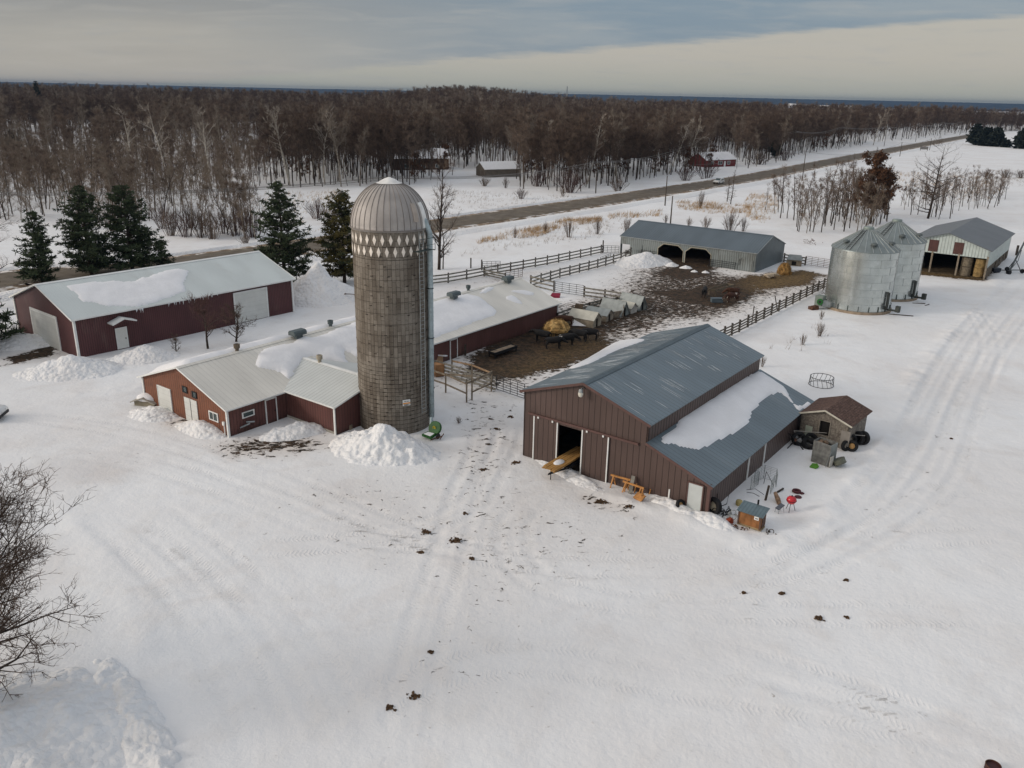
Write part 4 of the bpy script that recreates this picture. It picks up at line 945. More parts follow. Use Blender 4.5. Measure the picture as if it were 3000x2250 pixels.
# ---------------------------------------------------------------- open hay shed
HX, HY, HHD, HW, HL, HHE, HHR = 68.19, 131.25, 36.73, 13.0, 24.4, 4.54, 6.70
t, fH = bld('hay_shed', 'open-fronted pale steel hay shed with grey roof and two brown gable panels', 'shed', HX, HY, HHD)
palew = mat('pale_ribbed_steel', (.50, .56, .53), .5, .2, var=.08, rib=(RIBW, .45, .16, .03, .5))
W2 = HW-.8; sh = (HHR-HHE)/(HW/2); eh = HHE+.4*sh
MB().wall([(-W2/2, 3.25), (W2/2, 3.25), (W2/2, eh-.05), (0, HHR-.05), (-W2/2, eh-.05)], [], lambda a, b: lp(.55, a, b), lp(.08, 0, 0)).build('gable_wall', palew, t)
gwall(W2, eh-.05, HHR-.05, [], HL-.6, m=palew, t=t)
for s in (1, -1):
    swall(.55, HL-.5, s*W2/2, eh-.05, [], .08*s, palew, t, z0=1.75)
    MB().wall(rect(.6, HL-.5, -.2, 1.75), [rect(a, a+1.2, .2, 1.65) for a in (9.5, 13.5, 17.5, 20.8)] if s > 0 else [], lambda a, b: lp(a, s*(W2/2-.03), b), lp(0, -.08*s, 0)).build('plank_wall', mat('weathered_planks', (.13, .105, .075), .9, var=.35, vs=2, rib=(RIBW, .25, .1, .02, .7)), t)
sl_ = sh; mbs = []
for s in (1, -1):
    mb = MB(); slab(mb, lp(0, 0, HHR), lp(HL, 0, HHR), lp(HL, s*HW/2, HHE), lp(0, s*HW/2, HHE), .09); mb.build('roof', mat('mid_grey_roof', (.155, .165, .172), .5, .25, var=.08, vs=.5, rib=((1, 0, 0), .3, .08, .01, .2), stretch=(1, .2, 1)), t)
for a, b in ((-2.65, -1.25), (1.0, 2.4)):
    zt = lambda v: 3.45+1.75; MB().wall([(a, 3.45), (b, 3.45), (b, min(5.3, HHR-.25-abs(b)*sh)), (a, min(5.3, HHR-.25-abs(a)*sh))], [], lambda x, z: lp(.5, x, z), lp(.04, 0, 0)).build('gable_panel', mat('brown_panel', (.085, .038, .032), .6, rib=(RIBW, .3, .1, .01, .4)), t)
for v in (-W2/2+.1, -1.9, 1.95, W2/2-.1): MB().beam(lp(.62, v, -.2), lp(.62, v, 3.6), .24, .24).build('post', mat('old_timber', (.24, .20, .15), .9, var=.25, vs=3), t)
MB().box(lp(HL/2, 0, .04), (HL-1, W2-.3, .12)).build('floor', mat('straw_floor', (.085, .06, .032), .95, var=.5, vs=2), t)
baleM = mat('hay_bale', (.17, .14, .10), .95, var=.35, vs=3, bump=.05, bs=9)
def bale(lbl, u, v, z, m=None, r=.78, w=1.45, rot=0):
    mb = MB().lathe([(.001, 0), (r*.92, .0), (r, .06), (r*1.01, w/2), (r, w-.06), (r*.92, w), (.001, w)], 24)
    # vertical-axis lathe stood on end
    o = mb.build('round_bale', m or baleM, None); p = fH(u, v); o.location = (p.x, p.y, z); o.rotation_euler = (R(random.uniform(-3, 3)), 0, random.random()*6)
    tag(o, lbl, 'hay bale', 'round hay bales stacked in the open shed'); return o
tanb = mat('hay_bale_tan', (.28, .19, .08), .95, var=.35, vs=3, bump=.05, bs=9)
for i, (v, nm) in enumerate(((3.1, 'left'), (5.0, 'right'))):
    for k in range(2):
        bale(f'{("bottom", "upper")[k]} round bale of the {nm} front stack in the open hay shed', 1.7+i*.25, v, .1+k*1.47, tanb if i else None)
        bale(f'{("bottom", "upper")[k]} round bale of the second row, {nm} side, in the open hay shed', 3.6+i*.2, v, .1+k*1.47)
ma = MB().box((0, 0, .9), (2.4, 1.3, .9)).box((-.2, 0, 1.7), (1.2, 1.1, .9)).cyl((.9, .75, .5), (.9, .55, .5), .5).cyl((-.9, .75, .6), (-.9, .5, .6), .6).cyl((.9, -.75, .5), (.9, -.55, .5), .5).cyl((-.9, -.75, .6), (-.9, -.5, .6), .6)
p = fH(3.2, -4.7); solo(ma, 'farm_machine', mat('machine_dark', (.06, .055, .05), .6), 'dark farm machine parked at the left inside the open hay shed', 'machine', (p.x, p.y, .05), R(20))
# ---------------------------------------------------------------- small stone-sided shed
TX, TY, THD, TW, TL, THE, THR = 24.71, 61.03, 40.19, 4.44, 4.75, 2.15, 2.95
t, fT = bld('small_shed', 'small grey textured shed with brown shingle roof and one dark window', 'shed', TX, TY, THD)
stone = mat('grey_stone_sheet', (.20, .175, .145), .9, var=.35, vs=7, bump=.02, bs=16, dirt=(.11, .09, .075), dirt_s=1.4)
shing = mat('brown_shingles', (.105, .062, .048), .9, var=.35, vs=6, dirt=(.15, .10, .08), dirt_s=3, rib=((0, 1, 0), .18, .12, .02, .45), bump=.01, bs=20)
ho = .3; s_ = (THR-THE)/(TW/2); W2 = TW-2*ho; e2 = THE+s_*ho-.05
f1 = MB().wall([(-W2/2, -.3), (W2/2, -.3), (W2/2, e2), (0, THR-.06), (-W2/2, e2)], [rect(-.35, .45, .75, 1.95)], lambda a, b: lp(.3, a, b), lp(.1, 0, 0)).build('gable_wall', stone, t)
MB().wall([(-W2/2, -.3), (W2/2, -.3), (W2/2, e2), (0, THR-.06), (-W2/2, e2)], [], lambda a, b: lp(TL-.35, a, b), lp(.1, 0, 0)).build('gable_wall', stone, t)
for s in (1, -1): swall(.3, TL-.25, s*W2/2, e2, [], s*.1, stone, t)
for s in (1, -1):
    mb = MB(); slab(mb, lp(0, 0, THR), lp(TL, 0, THR), lp(TL, s*TW/2, THE), lp(0, s*TW/2, THE), .09); mb.build('roof', shing, t)
mb = MB()
for s in (1, -1): mb.beam(lp(-.03, s*TW/2, THE-.04), lp(-.03, 0, THR-.04), .04, .12)
mb.build('bargeboard', mat('cream_trim', (.55, .52, .43), .6), t)
wf = MB().wall(rect(-.42, .52, .68, 2.02), [rect(-.35, .45, .75, 1.95)], lambda a, b: lp(.29, a, b), lp(-.05, 0, 0)).build('window', mat('grey_frame', (.26, .23, .19), .8), t)
MB().wall(rect(-.36, .46, .74, 1.96), [], lambda a, b: lp(.45, a, b), lp(.02, 0, 0)).build('pane', dark_in, wf)
MB().box(lp(.25, -1.15, .75), (.05, .55, .95)).build('pale_board', mat('pale_green_board', (.40, .44, .36), .7), t)
MB().box(lp(.26, 1.75, .8), (.05, .7, 1.6)).build('grey_panel', mat('grey_panel', (.27, .245, .215), .8), t)
# ---------------------------------------------------------------- houses beyond the highway
def house(name, label, cat, px0, head, Lh, Wh, he, hr, wm, rm, snow=False, doors=(), wins=()):
    c = at(*px0); t, f = bld(name, label, cat, c.x, c.y, head)
    for u in (0, Lh-.15): gwall(Wh, he, hr, [], u, m=wm, t=t)
    swall(0, Lh, Wh/2, he, [], .12, wm, t, 'wall'); swall(0, Lh, -Wh/2, he, [], -.12, wm, t, 'wall')
    gable_roof(t, Lh, Wh, he, hr, rm, .5, .5, .15)
    for fc, u, v, w, h, m_ in doors: door(t, 'door', u, v, w, h, 0, fc, m_, None)
    for fc, u, v, z, w, h in wins: window(t, 0, w, h, fc, u, v, z, whitem, 2)
    return t
snowroof = mat('snowy_roof', (.74, .74, .75), .7, var=.06, vs=.6, bump=.06, bs=1.2, dirt=(.30, .26, .24), dirt_s=.7, dirt_lo=.66, dirt_hi=.72)
tanw = mat('taupe_siding', (.17, .145, .115), .8, rib=((0, 0, 1), .25, .1, .02, .3))
tand = mat('taupe_door', (.12, .10, .08), .8)
house('garage', 'taupe two-door garage with white snowy roof on the clearing beyond the highway', 'garage', (1408, 519), 62, 12.5, 7, 3.0, 4.9, tanw, mat('white_snow_roof', (.80, .80, .80), .6, var=.03), doors=(('g', 0, -1.6, 2.1, 2.3, tand), ('g', 0, 1.6, 2.1, 2.3, tand)))
bwood = mat('brown_siding', (.085, .052, .036), .85, rib=((0, 0, 1), .25, .1, .02, .4))
house('brown_house', 'large brown house hidden among the trees behind the silo', 'house', (1150, 497), 72, 19, 10, 4.4, 7.2, bwood, snowroof, wins=(('s', 4, 5, 1.6, 1.4, 1.2), ('s', 10, 5, 1.6, 1.4, 1.2), ('s', 15, 5, 1.6, 1.4, 1.2), ('g', 0, -2, 1.8, 1.2, 1.2), ('s', 7, 5, 3.6, 1.2, .9)))
redw = mat('red_siding', (.15, .028, .028), .8)
rh = house('red_house', 'low red house with snowy roof at the wood edge beyond the highway', 'house', (2043, 488), 55, 17, 9, 3.0, 5.4, redw, snowroof, wins=(('s', 3.5, 4.5, 1.5, 1.5, 1.2), ('s', 8, 4.5, 1.5, 2.2, 1.2), ('s', 13, 4.5, 1.5, 1.4, 1.2)), doors=(('s', 10.7, 4.5, 1, 2.1, whitem),))
house('snowy_roofed_house', 'house showing little but its snowy roof in the wood left of the red house', 'house', (1830, 462), 60, 15, 9, 3.4, 5.8, bwood, snowroof, wins=(('s', 5, 4.5, 1.6, 1.5, 1.2),))
house('woodland_cabin', 'pale-roofed cabin deep in the left wood', 'cabin', (735, 425), 75, 11, 7, 3.2, 5.2, tanw, snowroof, wins=(('s', 5, 3.5, 1.5, 1.2, 1.1),))
ww = mat('far_white', (.85, .85, .85), .6)
c = at(2390, 320); MB_ = MB().box((0, 0, 4), (147, 30, 5)).box((-60, 0, 5), (24, 30, 7)); o = solo(MB_, 'warehouse', ww, 'long low white building on the horizon at the right', 'building', (740, 2150, 7.5)); o.rotation_euler = (0, 0, R(-4))
# ---------------------------------------------------------------- fences and gates
plank = mat('grey_planks', (.20, .19, .165), .9, var=.35, vs=2.5, dirt=(.08, .065, .05), dirt_s=1.6, dirt_lo=.5, dirt_hi=.7)
postm = mat('dark_posts', (.065, .052, .042), .9, var=.3, vs=3)
def board_fence(label, px, posts_px=None, sp=2.5, h=1.3, rails=3, seed=0, thick=.21, fm=None):
    P = [at(*p) for p in px]; o0 = P[0]; o0 = Vector((o0.x, o0.y, ground_z(o0.x, o0.y)))
    t = thing('board_fence', label, 'fence', o0, 0, 'board fences round the cattle pens'); rr = random.Random(seed)
    mb = MB()
    for a, b in zip(P[:-1], P[1:]):
        l = (b-a).length; n = max(1, round(l/sp))
        for i in range(n+1):
            if i == n and b is not P[-1]: continue
            q = a.lerp(b, i/n); z = ground_z(q.x, q.y)
            pm = MB().beam((q.x, q.y, z-.3), (q.x+rr.gauss(0, .02), q.y+rr.gauss(0, .02), z+h+rr.uniform(.12, .25)), .2, .2); pm.build('post', postm, t, off=o0)
        for i in range(n):
            q = a.lerp(b, i/n); w = a.lerp(b, (i+1)/n)
            for k in range(rails):
                z = .22+k*(h-.3)/(rails-1)+.04
                d = (w-q).normalized(); nn_ = Vector((d.y, -d.x, 0))*.12
                mb.beam(Vector((q.x, q.y, ground_z(q.x, q.y)+z+rr.gauss(0, .02)))+nn_-d*.1, Vector((w.x, w.y, ground_z(w.x, w.y)+z+rr.gauss(0, .02)))+nn_+d*.1, .04, thick)
    mb.build('rails', fm or plank, t, off=o0); return t
O1 = lambda x, y: (1200+x*.31646, 700+y*.31646)
board_fence('long board fence along the highway side of the cattle lane, farthest from the barns', [(1240, 838), O1(357, 412), O1(693, 350), O1(1272, 246), O1(1772, 135)], seed=1, sp=2.9)
board_fence('board fence on the pen side of the lane, running to the grey cattle shed', [O1(1120, 448), O1(1390, 362), O1(1740, 272), O1(1955, 206), O1(2045, 160)], seed=2, sp=2.6)
board_fence('short board fence stub left of the steel gate behind the barn end', [O1(1120, 448), O1(1335, 497)], seed=3, sp=3.0, h=1.5)
board_fence('board fence right of the steel gate, behind the row of calf huts', [O1(1615, 540), O1(1805, 565), O1(2068, 608)], seed=4, sp=3.0)
board_fence('board fence running behind the calf huts to the barn corner', [(1853, 893), (1760, 905), (1690, 925), (1632, 946)], seed=5, sp=3.0, h=1.1, rails=3)
board_fence('long dark board fence from the brown barn to the grain bins', [(2098, 1002), (2165, 972), (2237, 934), (2301, 900), (2362, 869), (2428, 836)], seed=6, sp=2.35, rails=4, thick=.17, fm=mat('dark_planks', (.12, .105, .085), .9, var=.35, vs=2.5))
board_fence('short board fence right of the grey cattle shed', [(2296, 768), (2358, 778)], seed=7, sp=3)
board_fence('low board fence piece next to the far roof vent', [O1(690, 352), O1(885, 392)], seed=8, sp=3.1, h=1.0, rails=3)
steelr = mat('gate_steel', (.055, .055, .055), .55, .4)
def gate(label, a, b, h=1.3, bars=6, m=None):
    A = at(*a); B = at(*b); A.z = ground_z(A.x, A.y)+.15; B.z = ground_z(B.x, B.y)+.15
    t = thing('farm_gate', label, 'gate', (A.x, A.y, A.z), 0, 'steel farm gates'); mb = MB(); fr = MB()
    for k in range(bars): z = Vector((0, 0, h*k/(bars-1))); (fr if k in (0, bars-1) else mb).tube([A+z, B+z], .032, 5)
    for i in (0, 1): q = A.lerp(B, i); fr.tube([q, q+Vector((0, 0, h))], .04, 6)
    for i in (.25, .5, .75): q = A.lerp(B, i); mb.tube([q, q+Vector((0, 0, h))], .028, 5)
    fr.build('gate_frame', m or steelr, t, off=A); mb.build('bars', m or steelr, t, off=A)
rustg = mat('rusty_gate', (.13, .075, .055), .7, .3)
gate('black steel gate between the wooden chute and the brown barn corner', O1(803, 1405), O1(1062, 1492), 1.35, 7)
gate('steel gate between the two board fences behind the barn', O1(1345, 500), O1(1608, 538), 1.4, 6)
gate('steel gate at the shed end of the lane, leftmost against the grey cattle shed', O1(1795, 135), O1(1935, 140), 1.2, 5)
gate('steel gate behind the far roof vent of the tan barn', O1(890, 385), O1(1043, 362), 1.2, 5, rustg)
gate('black steel gate standing alone by two posts beyond the lane fence', O1(675, 296), O1(838, 292), 1.2, 5)
gate('rusty steel gate right of the cattle shed, ending at the grain bin', (2359, 777), (2430, 788), 1.35, 6, rustg)
gate('bent black steel panel lying against the lane fence by the cattle shed', O1(1765, 208), O1(1860, 172), .5, 3)
def stick(label, px, h, w=.2, m=None, name='post', cat='post', lean=(0, 0), grp='loose fence posts'):
    p = at(*px); z = ground_z(p.x, p.y); solo(MB().beam((0, 0, -.3), (lean[0], lean[1], h), w, w), name, m or postm, label, cat, (p.x, p.y, z), group=grp)
stick('tall dark post left of the lone gate', O1(567, 275), 1.6); stick('dark post holding the lone gate', O1(667, 293), 1.6)
stick('tall dark pole by the lane gate near the cattle shed', O1(1787, 132), 2.2); stick('short dark post at the barn corner behind the hay feeder', O1(1352, 768), 1.3)
stick('pointed stake leaning over the right pen fence, left one', O2(1270, 1110), 2.3, .1, lean=(.1, .2)); stick('pair of crossed stakes leaning on the right pen fence', O2(1515, 978), 1.9, .1, lean=(-.5, .4))
stick('single dark post standing in the snow right of the hay shed', (2977, 748), 1.8, .3)
stick('weathered post by the red brown wall near the yard door', O1(515, 1085), 1.2)
# wooden cattle chute by the silo
cz = thing('cattle_chute', 'open timber cattle chute and pen frame beside the silo', 'pen', at(*O1(528, 1515))); oo = Vector(cz.location)
oldw = mat('chute_timber', (.21, .17, .125), .9, var=.35, vs=3)
tanp = mat('tan_timber', (.30, .20, .12), .85, var=.3, vs=3)
def gp(x, y, z=0): p = at(*O1(x, y)); return Vector((p.x, p.y, z))
A, B, C, D, E, F2, G2 = gp(335, 1425), gp(528, 1515), gp(577, 1495), gp(757, 1412), gp(393, 1290), gp(575, 1330), gp(200, 1330)
up = lambda p, z: Vector((p.x, p.y, z))
for p, h in ((A, 1.9), (B, 2.2), (C, 2.9), (D, 2.0), (E, 1.9), (F2, 1.9)):
    MB().beam(up(p, -.2), up(p, h), .14, .14).build('post', oldw, cz, off=oo)
rl = MB()
G3 = gp(60, 1330)
for z in (1.75, .85): rl.beam(up(G3, z), up(A, z), .05, .15).beam(up(A, z), up(B, z), .05, .15)
for z in (1.8, .8): rl.beam(up(C, z), up(D, z), .05, .15)
for z in (1.8,): rl.beam(up(B, z), up(D, z+.1), .05, .16).beam(up(A, z), up(C, z+.5), .05, .16)
rl.build('rails', oldw, cz, off=oo)
rl = MB().beam(up(E, 1.75), up(F2, 1.75), .05, .16).beam(up(F2, 1.75), up(D, 1.8), .05, .16); rl.build('top_rail', tanp, cz, off=oo)
rl = MB(); H2 = gp(230, 1250); I2 = gp(795, 1420)
for k in range(4): rl.beam(up(H2, .3+.35*k), up(I2, .3+.35*k), .05, .22)
rl.build('side_boards', plank, cz, off=oo)
MB().box(gp(270, 1270, .7), (.9, .9, 1.2), .4).build('plywood_box', mat('plywood', (.30, .16, .075), .8, var=.3), cz, off=oo)
sn = thing('lean_sheet', 'snow-dusted tan plywood sheet leaning by the yard door right of the silo', 'sheet', gp(225, 1170))
MB().prism([(-.9, 0, 0), (.9, 0, 0), (.9, .5, 1.0), (-.9, .5, 1.0)], (0, -.05, .03)).build('board', mat('tan_sheet', (.33, .21, .12), .8), sn)
MB().prism([(-.9, .45, .98), (1.1, .3, .85), (1.3, .9, .7), (-.7, 1.0, .8)], (0, 0, .12)).build('snow_cap', RSNOW, sn)
# ================================================================== TREES
bark_d = mat('dark_bark', (.050, .038, .030), .95, var=.35, vs=3)
bark_b = mat('brown_bark', (.085, .062, .045), .95, var=.35, vs=3)
bark_p = mat('pale_bark', (.27, .235, .19), .9, var=.3, vs=2.5)
twig_d = mat('dark_twigs', (.088, .060, .044), .95, var=.35, vs=.8)
twig_t = mat('tan_twigs', (.20, .155, .115), .95, var=.35, vs=.8)
bark_t = mat('tan_bark', (.17, .135, .10), .95, var=.35, vs=3)
twig_b = mat('brown_twigs', (.145, .106, .080), .95, var=.35, vs=.8)
twig_p = mat('pale_twigs', (.20, .165, .13), .95, var=.3, vs=.8)
rust_l = mat('rust_leaves', (.105, .050, .024), .9, var=.5, vs=1.2, island=.5)
def blade(mb, p, d, l, w, rr):
    d = d.normalized(); u = Vector((rr.gauss(0, 1), rr.gauss(0, 1), rr.gauss(0, 1))); s = d.cross(u).normalized()*w/2
    mb.add([p-s, p+s, p+d*l+Vector((0, 0, rr.uniform(0, .08)*l))], [(0, 1, 2)])
def bare(seed, h, r0, first=.3, spread=.35, nb=16, ns=5, nt_=6, tw=.05, tl=1.0, up=.7, lean=0, shape=None, fork=0, sides=6, leafy=0, jitter=.25, sec_w=1.0, twig_tube=False):
    """bare tree: trunk with limbs in one mesh, branches and twigs in the other"""
    rr = random.Random(seed); T = MB(); C = MB(); lf = MB()
    la = rr.uniform(0, 6.28); P = []; n = 8; p = Vector((0, 0, -.3)); d = Vector((math.cos(la)*lean, math.sin(la)*lean, 1)).normalized()
    for i in range(n+1):
        P.append(p.copy()); d = (d+Vector((rr.gauss(0, .05), rr.gauss(0, .05), .02))).normalized(); p = p+d*(h+.3)/n
    rad = [max(.012, r0*(1-i/n)**.8+.012) for i in range(n+1)]; T.tube(P, rad, sides)
    def along(f): x = f*n; i = min(int(x), n-1); return P[i].lerp(P[i+1], x-i), rad[i]+(rad[i+1]-rad[i])*(x-i)
    shape = shape or (lambda t: math.sin(min(1, t*1.15+.12)*math.pi)**.6 if t < .8 else .75*(1.05-t)/.25+.15)
    def limb(p, d, l, r, seg, mb, sd):
        pts = [p]; rs = [r]; q = p.copy()
        for i in range(seg): d = (d+Vector((rr.gauss(0, jitter), rr.gauss(0, jitter), rr.gauss(.06, jitter*.7)))*.7).normalized(); q = q+d*l/seg; pts.append(q.copy()); rs.append(max(.006, r*(1-(i+1)/seg*.85)))
        mb.tube(pts, rs, sd, False); return pts, rs
    for i in range(nb):
        t = (i+rr.random())/nb; f = first+(1-first)*t; p0, rp_ = along(f); a = rr.uniform(0, 6.283); e = up+rr.gauss(0, .15)+.25*t
        d0 = Vector((math.cos(a)*math.cos(e), math.sin(a)*math.cos(e), math.sin(e))); l = spread*h*max(.12, shape(t))*rr.uniform(.75, 1.2)
        pts, rs = limb(p0, d0, l, max(.014, rp_*.5), 4, T, 4)
        for j in range(ns):
            g = .25+.75*(j+rr.random()*.8)/ns; x = g*4; k = min(int(x), 3); q = pts[k].lerp(pts[k+1], x-k); dm = (pts[k+1]-pts[k]).normalized()
            dd = (dm+Vector((rr.gauss(0, .6), rr.gauss(0, .6), rr.gauss(.15, .5)))).normalized(); l2 = l*.42*rr.uniform(.6, 1.2)*(1.1-.5*g)
            p2, r2 = limb(q, dd, l2, max(.01, rs[k]*.5)*sec_w, 2, C, 3)
            for z in range(nt_):
                x = .15+.85*rr.random(); k2 = 0 if x < .5 else 1; qq = p2[k2].lerp(p2[k2+1], x*2-k2); d3 = (dd+Vector((rr.gauss(0, .75), rr.gauss(0, .75), rr.gauss(.2, .6)))).normalized(); ll = tl*rr.uniform(.5, 1.2)
                if twig_tube:
                    tp, _ = limb(qq, d3, ll, tw, 3, C, 3)
                    for _k in range(3): m0 = tp[rr.randint(1, 3)]; limb(m0, (d3+Vector((rr.gauss(0, .7), rr.gauss(0, .7), rr.gauss(.1, .5)))).normalized(), ll*.55, tw*.7, 2, C, 3)
                else: blade(C, qq, d3, ll, tw, rr)
                if leafy and rr.random() < leafy:
                    for _ in range(5):
                        c = qq+d3*ll*rr.random()+Vector((rr.gauss(0, .12), rr.gauss(0, .12), rr.gauss(0, .12))); s = .17; v = [c+Vector((rr.gauss(0, s), rr.gauss(0, s), rr.gauss(0, s))) for _ in range(3)]; lf.add(v, [(0, 1, 2)])
    return T, C, lf
def tree_proto(name, seed, barkm, twigm, **k):
    T, C, lf = bare(seed, **k); t = bpy.data.objects.new(name, None)
    a = T.build('trunk', barkm, t, True); b = C.build('crown', twigm, t); out = [a, b]
    if lf.f: out.append(lf.build('leaves', rust_l, t))
    for o in out: COL.objects.unlink(o)
    return t, out
KIND = {}
def add_kind(k, name, desc, n, barkm, twigm, seed0, **kw):
    KIND[k] = (name, desc, [tree_proto(name, seed0+i, barkm, twigm, **kw) for i in range(n)])
add_kind('birch', 'birch_tree', 'pale birch', 3, bark_p, twig_p, 100, h=17, r0=.15, first=.42, spread=.22, nb=18, ns=6, nt_=8, tw=.055, tl=1.3, up=.85)
add_kind('oak', 'bare_oak_tree', 'dark broad bare oak', 3, bark_d, twig_d, 200, h=14.5, r0=.16, first=.42, spread=.33, nb=24, ns=7, nt_=10, tw=.058, tl=1.4, up=.6)
add_kind('aspen', 'bare_aspen_tree', 'slim bare aspen', 3, bark_b, twig_b, 300, h=15.5, r0=.115, first=.44, spread=.23, nb=21, ns=7, nt_=10, tw=.05, tl=1.3, up=.85)
add_kind('sapling', 'young_bare_tree', 'thin brown sapling', 4, bark_t, twig_t, 400, h=9, r0=.08, first=.12, spread=.27, nb=16, ns=5, nt_=7, tw=.04, tl=1.0, up=1.0, lean=.12)
add_kind('rust', 'rusty_oak_tree', 'small rust-leaved oak', 2, bark_d, twig_d, 500, h=9, r0=.15, first=.2, spread=.36, nb=18, ns=5, nt_=6, tw=.05, tl=.8, up=.5, leafy=.45)
add_kind('stem', 'thin_bare_tree', 'thin upright bare tree', 4, bark_d, twig_b, 600, h=11, r0=.11, first=.28, spread=.17, nb=20, ns=4, nt_=6, tw=.036, tl=.8, up=.75, lean=.05, jitter=.14)
# ---- conifers
def conifer(seed, h, r, tiers=26, per=8, openness=.3, tuft=.55, start=.08, droop=-.1, dens=7, blades=7, bw=.05, irregular=.3, powr=.85):
    rr = random.Random(seed); T = MB(); C = MB(); T.tube([(0, 0, -.3), (0, 0, h*.5), (0, 0, h*.98)], [h*.022, h*.014, .02], 7)
    for i in range(tiers):
        t = start+(1-start)*(i+rr.random()*.5)/tiers; z = h*t; rad = r*(1-t)**powr*(.55+.45*min(1, (t-start)/.16+.4))
        for k in range(per):
            if rr.random() < openness*.5: continue
            a = rr.uniform(0, 6.283); l = max(.25, rad*rr.uniform(1-irregular, 1+irregular*.6)); e = droop+.55*t+rr.gauss(0, .12)
            d = Vector((math.cos(a)*math.cos(e), math.sin(a)*math.cos(e), math.sin(e))); p0 = Vector((0, 0, z)); p1 = p0+d*l+Vector((0, 0, .12*l))
            T.tube([p0, p0+d*l*.5, p1], [.012+.016*l, .012+.009*l, .008], 3, False)
            m = max(2, int(dens*l/2.5))
            for j in range(m):
                g = .3+.75*(j+rr.random())/m
                if rr.random() < openness: continue
                c = p0.lerp(p1, min(g, 1.03))+Vector((rr.gauss(0, .20), rr.gauss(0, .20), rr.gauss(.05, .09)))*tuft*1.6
                s = tuft*rr.uniform(.6, 1.15)*(.6+.5*(1-t))
                for b in range(blades):
                    dd = Vector((rr.gauss(0, 1), rr.gauss(0, 1), rr.gauss(.25, .55))).normalized(); w = Vector((rr.gauss(0, 1), rr.gauss(0, 1), rr.gauss(0, .6))).cross(dd).normalized()*bw*rr.uniform(.7, 1.5)
                    o = c+dd*s*.12; C.add([o-w, o+w, c+dd*s+w*.35, c+dd*s-w*.35], [(0, 1, 2, 3)])
    return T, C
needle = mat('dark_needles', (.052, .070, .032), .85, var=.45, vs=.9, island=.55)
needle_g = mat('golden_needles', (.13, .105, .030), .85, var=.55, vs=.6, island=.5, dirt=(.035, .045, .02), dirt_s=.35, dirt_lo=.45, dirt_hi=.6)
needle_s = mat('spruce_needles', (.018, .024, .017), .9, var=.3, vs=.9, island=.4)
def put_pine(label, bpx, tpx, rad, seed, m=None, name='pine_tree', grp='pines along the highway by the maroon shed', **k):
    b = at(*bpx); h = hh(b, tpx); t = thing(name, label, 'tree', (b.x, b.y, ground_z(b.x, b.y)), 0, grp)
    T, C = conifer(seed, h, rad, **k); T.build('trunk', bark_d, t, True); C.build('crown', m or needle, t); return t
kw = dict(tiers=34, per=7, dens=9, blades=10, tuft=.62, bw=.065, irregular=.5, powr=.5)
put_pine('small thin pine at the left end of the pine row behind the maroon shed', (125, 836), (119, 622), 2.8, 11, openness=.4, **kw)
put_pine('tall dark pine in the middle of the pine row behind the maroon shed', (270, 815), (250, 548), 4.3, 12, openness=.27, **kw)
put_pine('tall dark pine at the right of the pine row behind the maroon shed', (390, 800), (368, 548), 4.6, 13, openness=.27, **kw)
put_pine('low bushy young pine at the right foot of the pine row', (480, 790), (480, 705), 1.9, 14, openness=.1, tiers=16, per=7, dens=8, blades=8, tuft=.45, bw=.05)
put_pine('tall green pine at the right end of the maroon shed', (836, 838), (820, 538), 4.4, 15, openness=.27, **kw)
put_pine('golden green pine just left of the silo', (1010, 828), (1001, 562), 4.2, 16, m=needle_g, openness=.27, **kw)
put_pine('pine at the left picture edge, its boughs reaching over the shed corner', (-75, 1030), (-60, 770), 4.2, 17, openness=.3, grp='pines at the left edge', **kw)
put_pine('narrow black spruce standing by the highway at the wood corner', (2268, 462), (2275, 372), 4.0, 21, m=needle_s, name='spruce_tree', grp='spruces beyond the highway', tiers=26, per=9, dens=6, blades=6, tuft=.9, bw=.12, openness=.05)
for i, (b, tp, r_, lb) in enumerate((((2222, 440), (2224, 345), 4, 'dark spruce rising from the wood left of the lone roadside spruce, left of a pair'), ((2240, 442), (2240, 350), 3.5, 'dark spruce rising from the wood, right of the pair beside the roadside spruce'),
    ((40, 445), (45, 395), 4.2, 'spruce among bare trees near the left picture edge'), ((112, 298), (113, 242), 6, 'lone tall spruce poking above the left skyline'), ((168, 300), (168, 277), 5, 'small dark spruce top right of the skyline spruce'))):
    b_ = at(*b); d_ = b_.length
    if d_ > 700: b_ = b_*(700/d_)
    h = hh(Vector((b_.x, b_.y, 0)), tp); t = thing('spruce_tree', lb, 'tree', (b_.x, b_.y, float(terrain(b_.x, b_.y))), 0, 'spruces beyond the highway')
    T, C = conifer(60+i, max(h, 8), r_, tiers=22, per=8, dens=5, blades=5, tuft=1.2, bw=.18, openness=.05); T.build('trunk', bark_d, t); C.build('crown', needle_s, t)
for i, (px, h, r_, lb) in enumerate((((2855, 425), 17, 8, 'big dark pine left of the highway gap at the far right'), ((2885, 428), 15, 8, 'middle dark pine of the clump by the far right highway bend'), ((2915, 430), 15, 8, 'right dark pine of the clump by the far right highway bend'), ((2995, 436), 16, 9, 'dark pine at the right picture edge beyond the white field'), ((2946, 432), 5, 3, 'little dark pine between the far right clump and the edge'))):
    b_ = at(*px); t = thing('pine_tree', lb, 'tree', (b_.x, b_.y, 0), 0, 'dark pines by the far highway bend'); T, C = conifer(80+i, h*.72, r_*.55, tiers=20, per=10, dens=5, blades=7, tuft=2.0, bw=.4, openness=.05, powr=.5); T.build('trunk', bark_d, t); C.build('crown', needle_s, t)
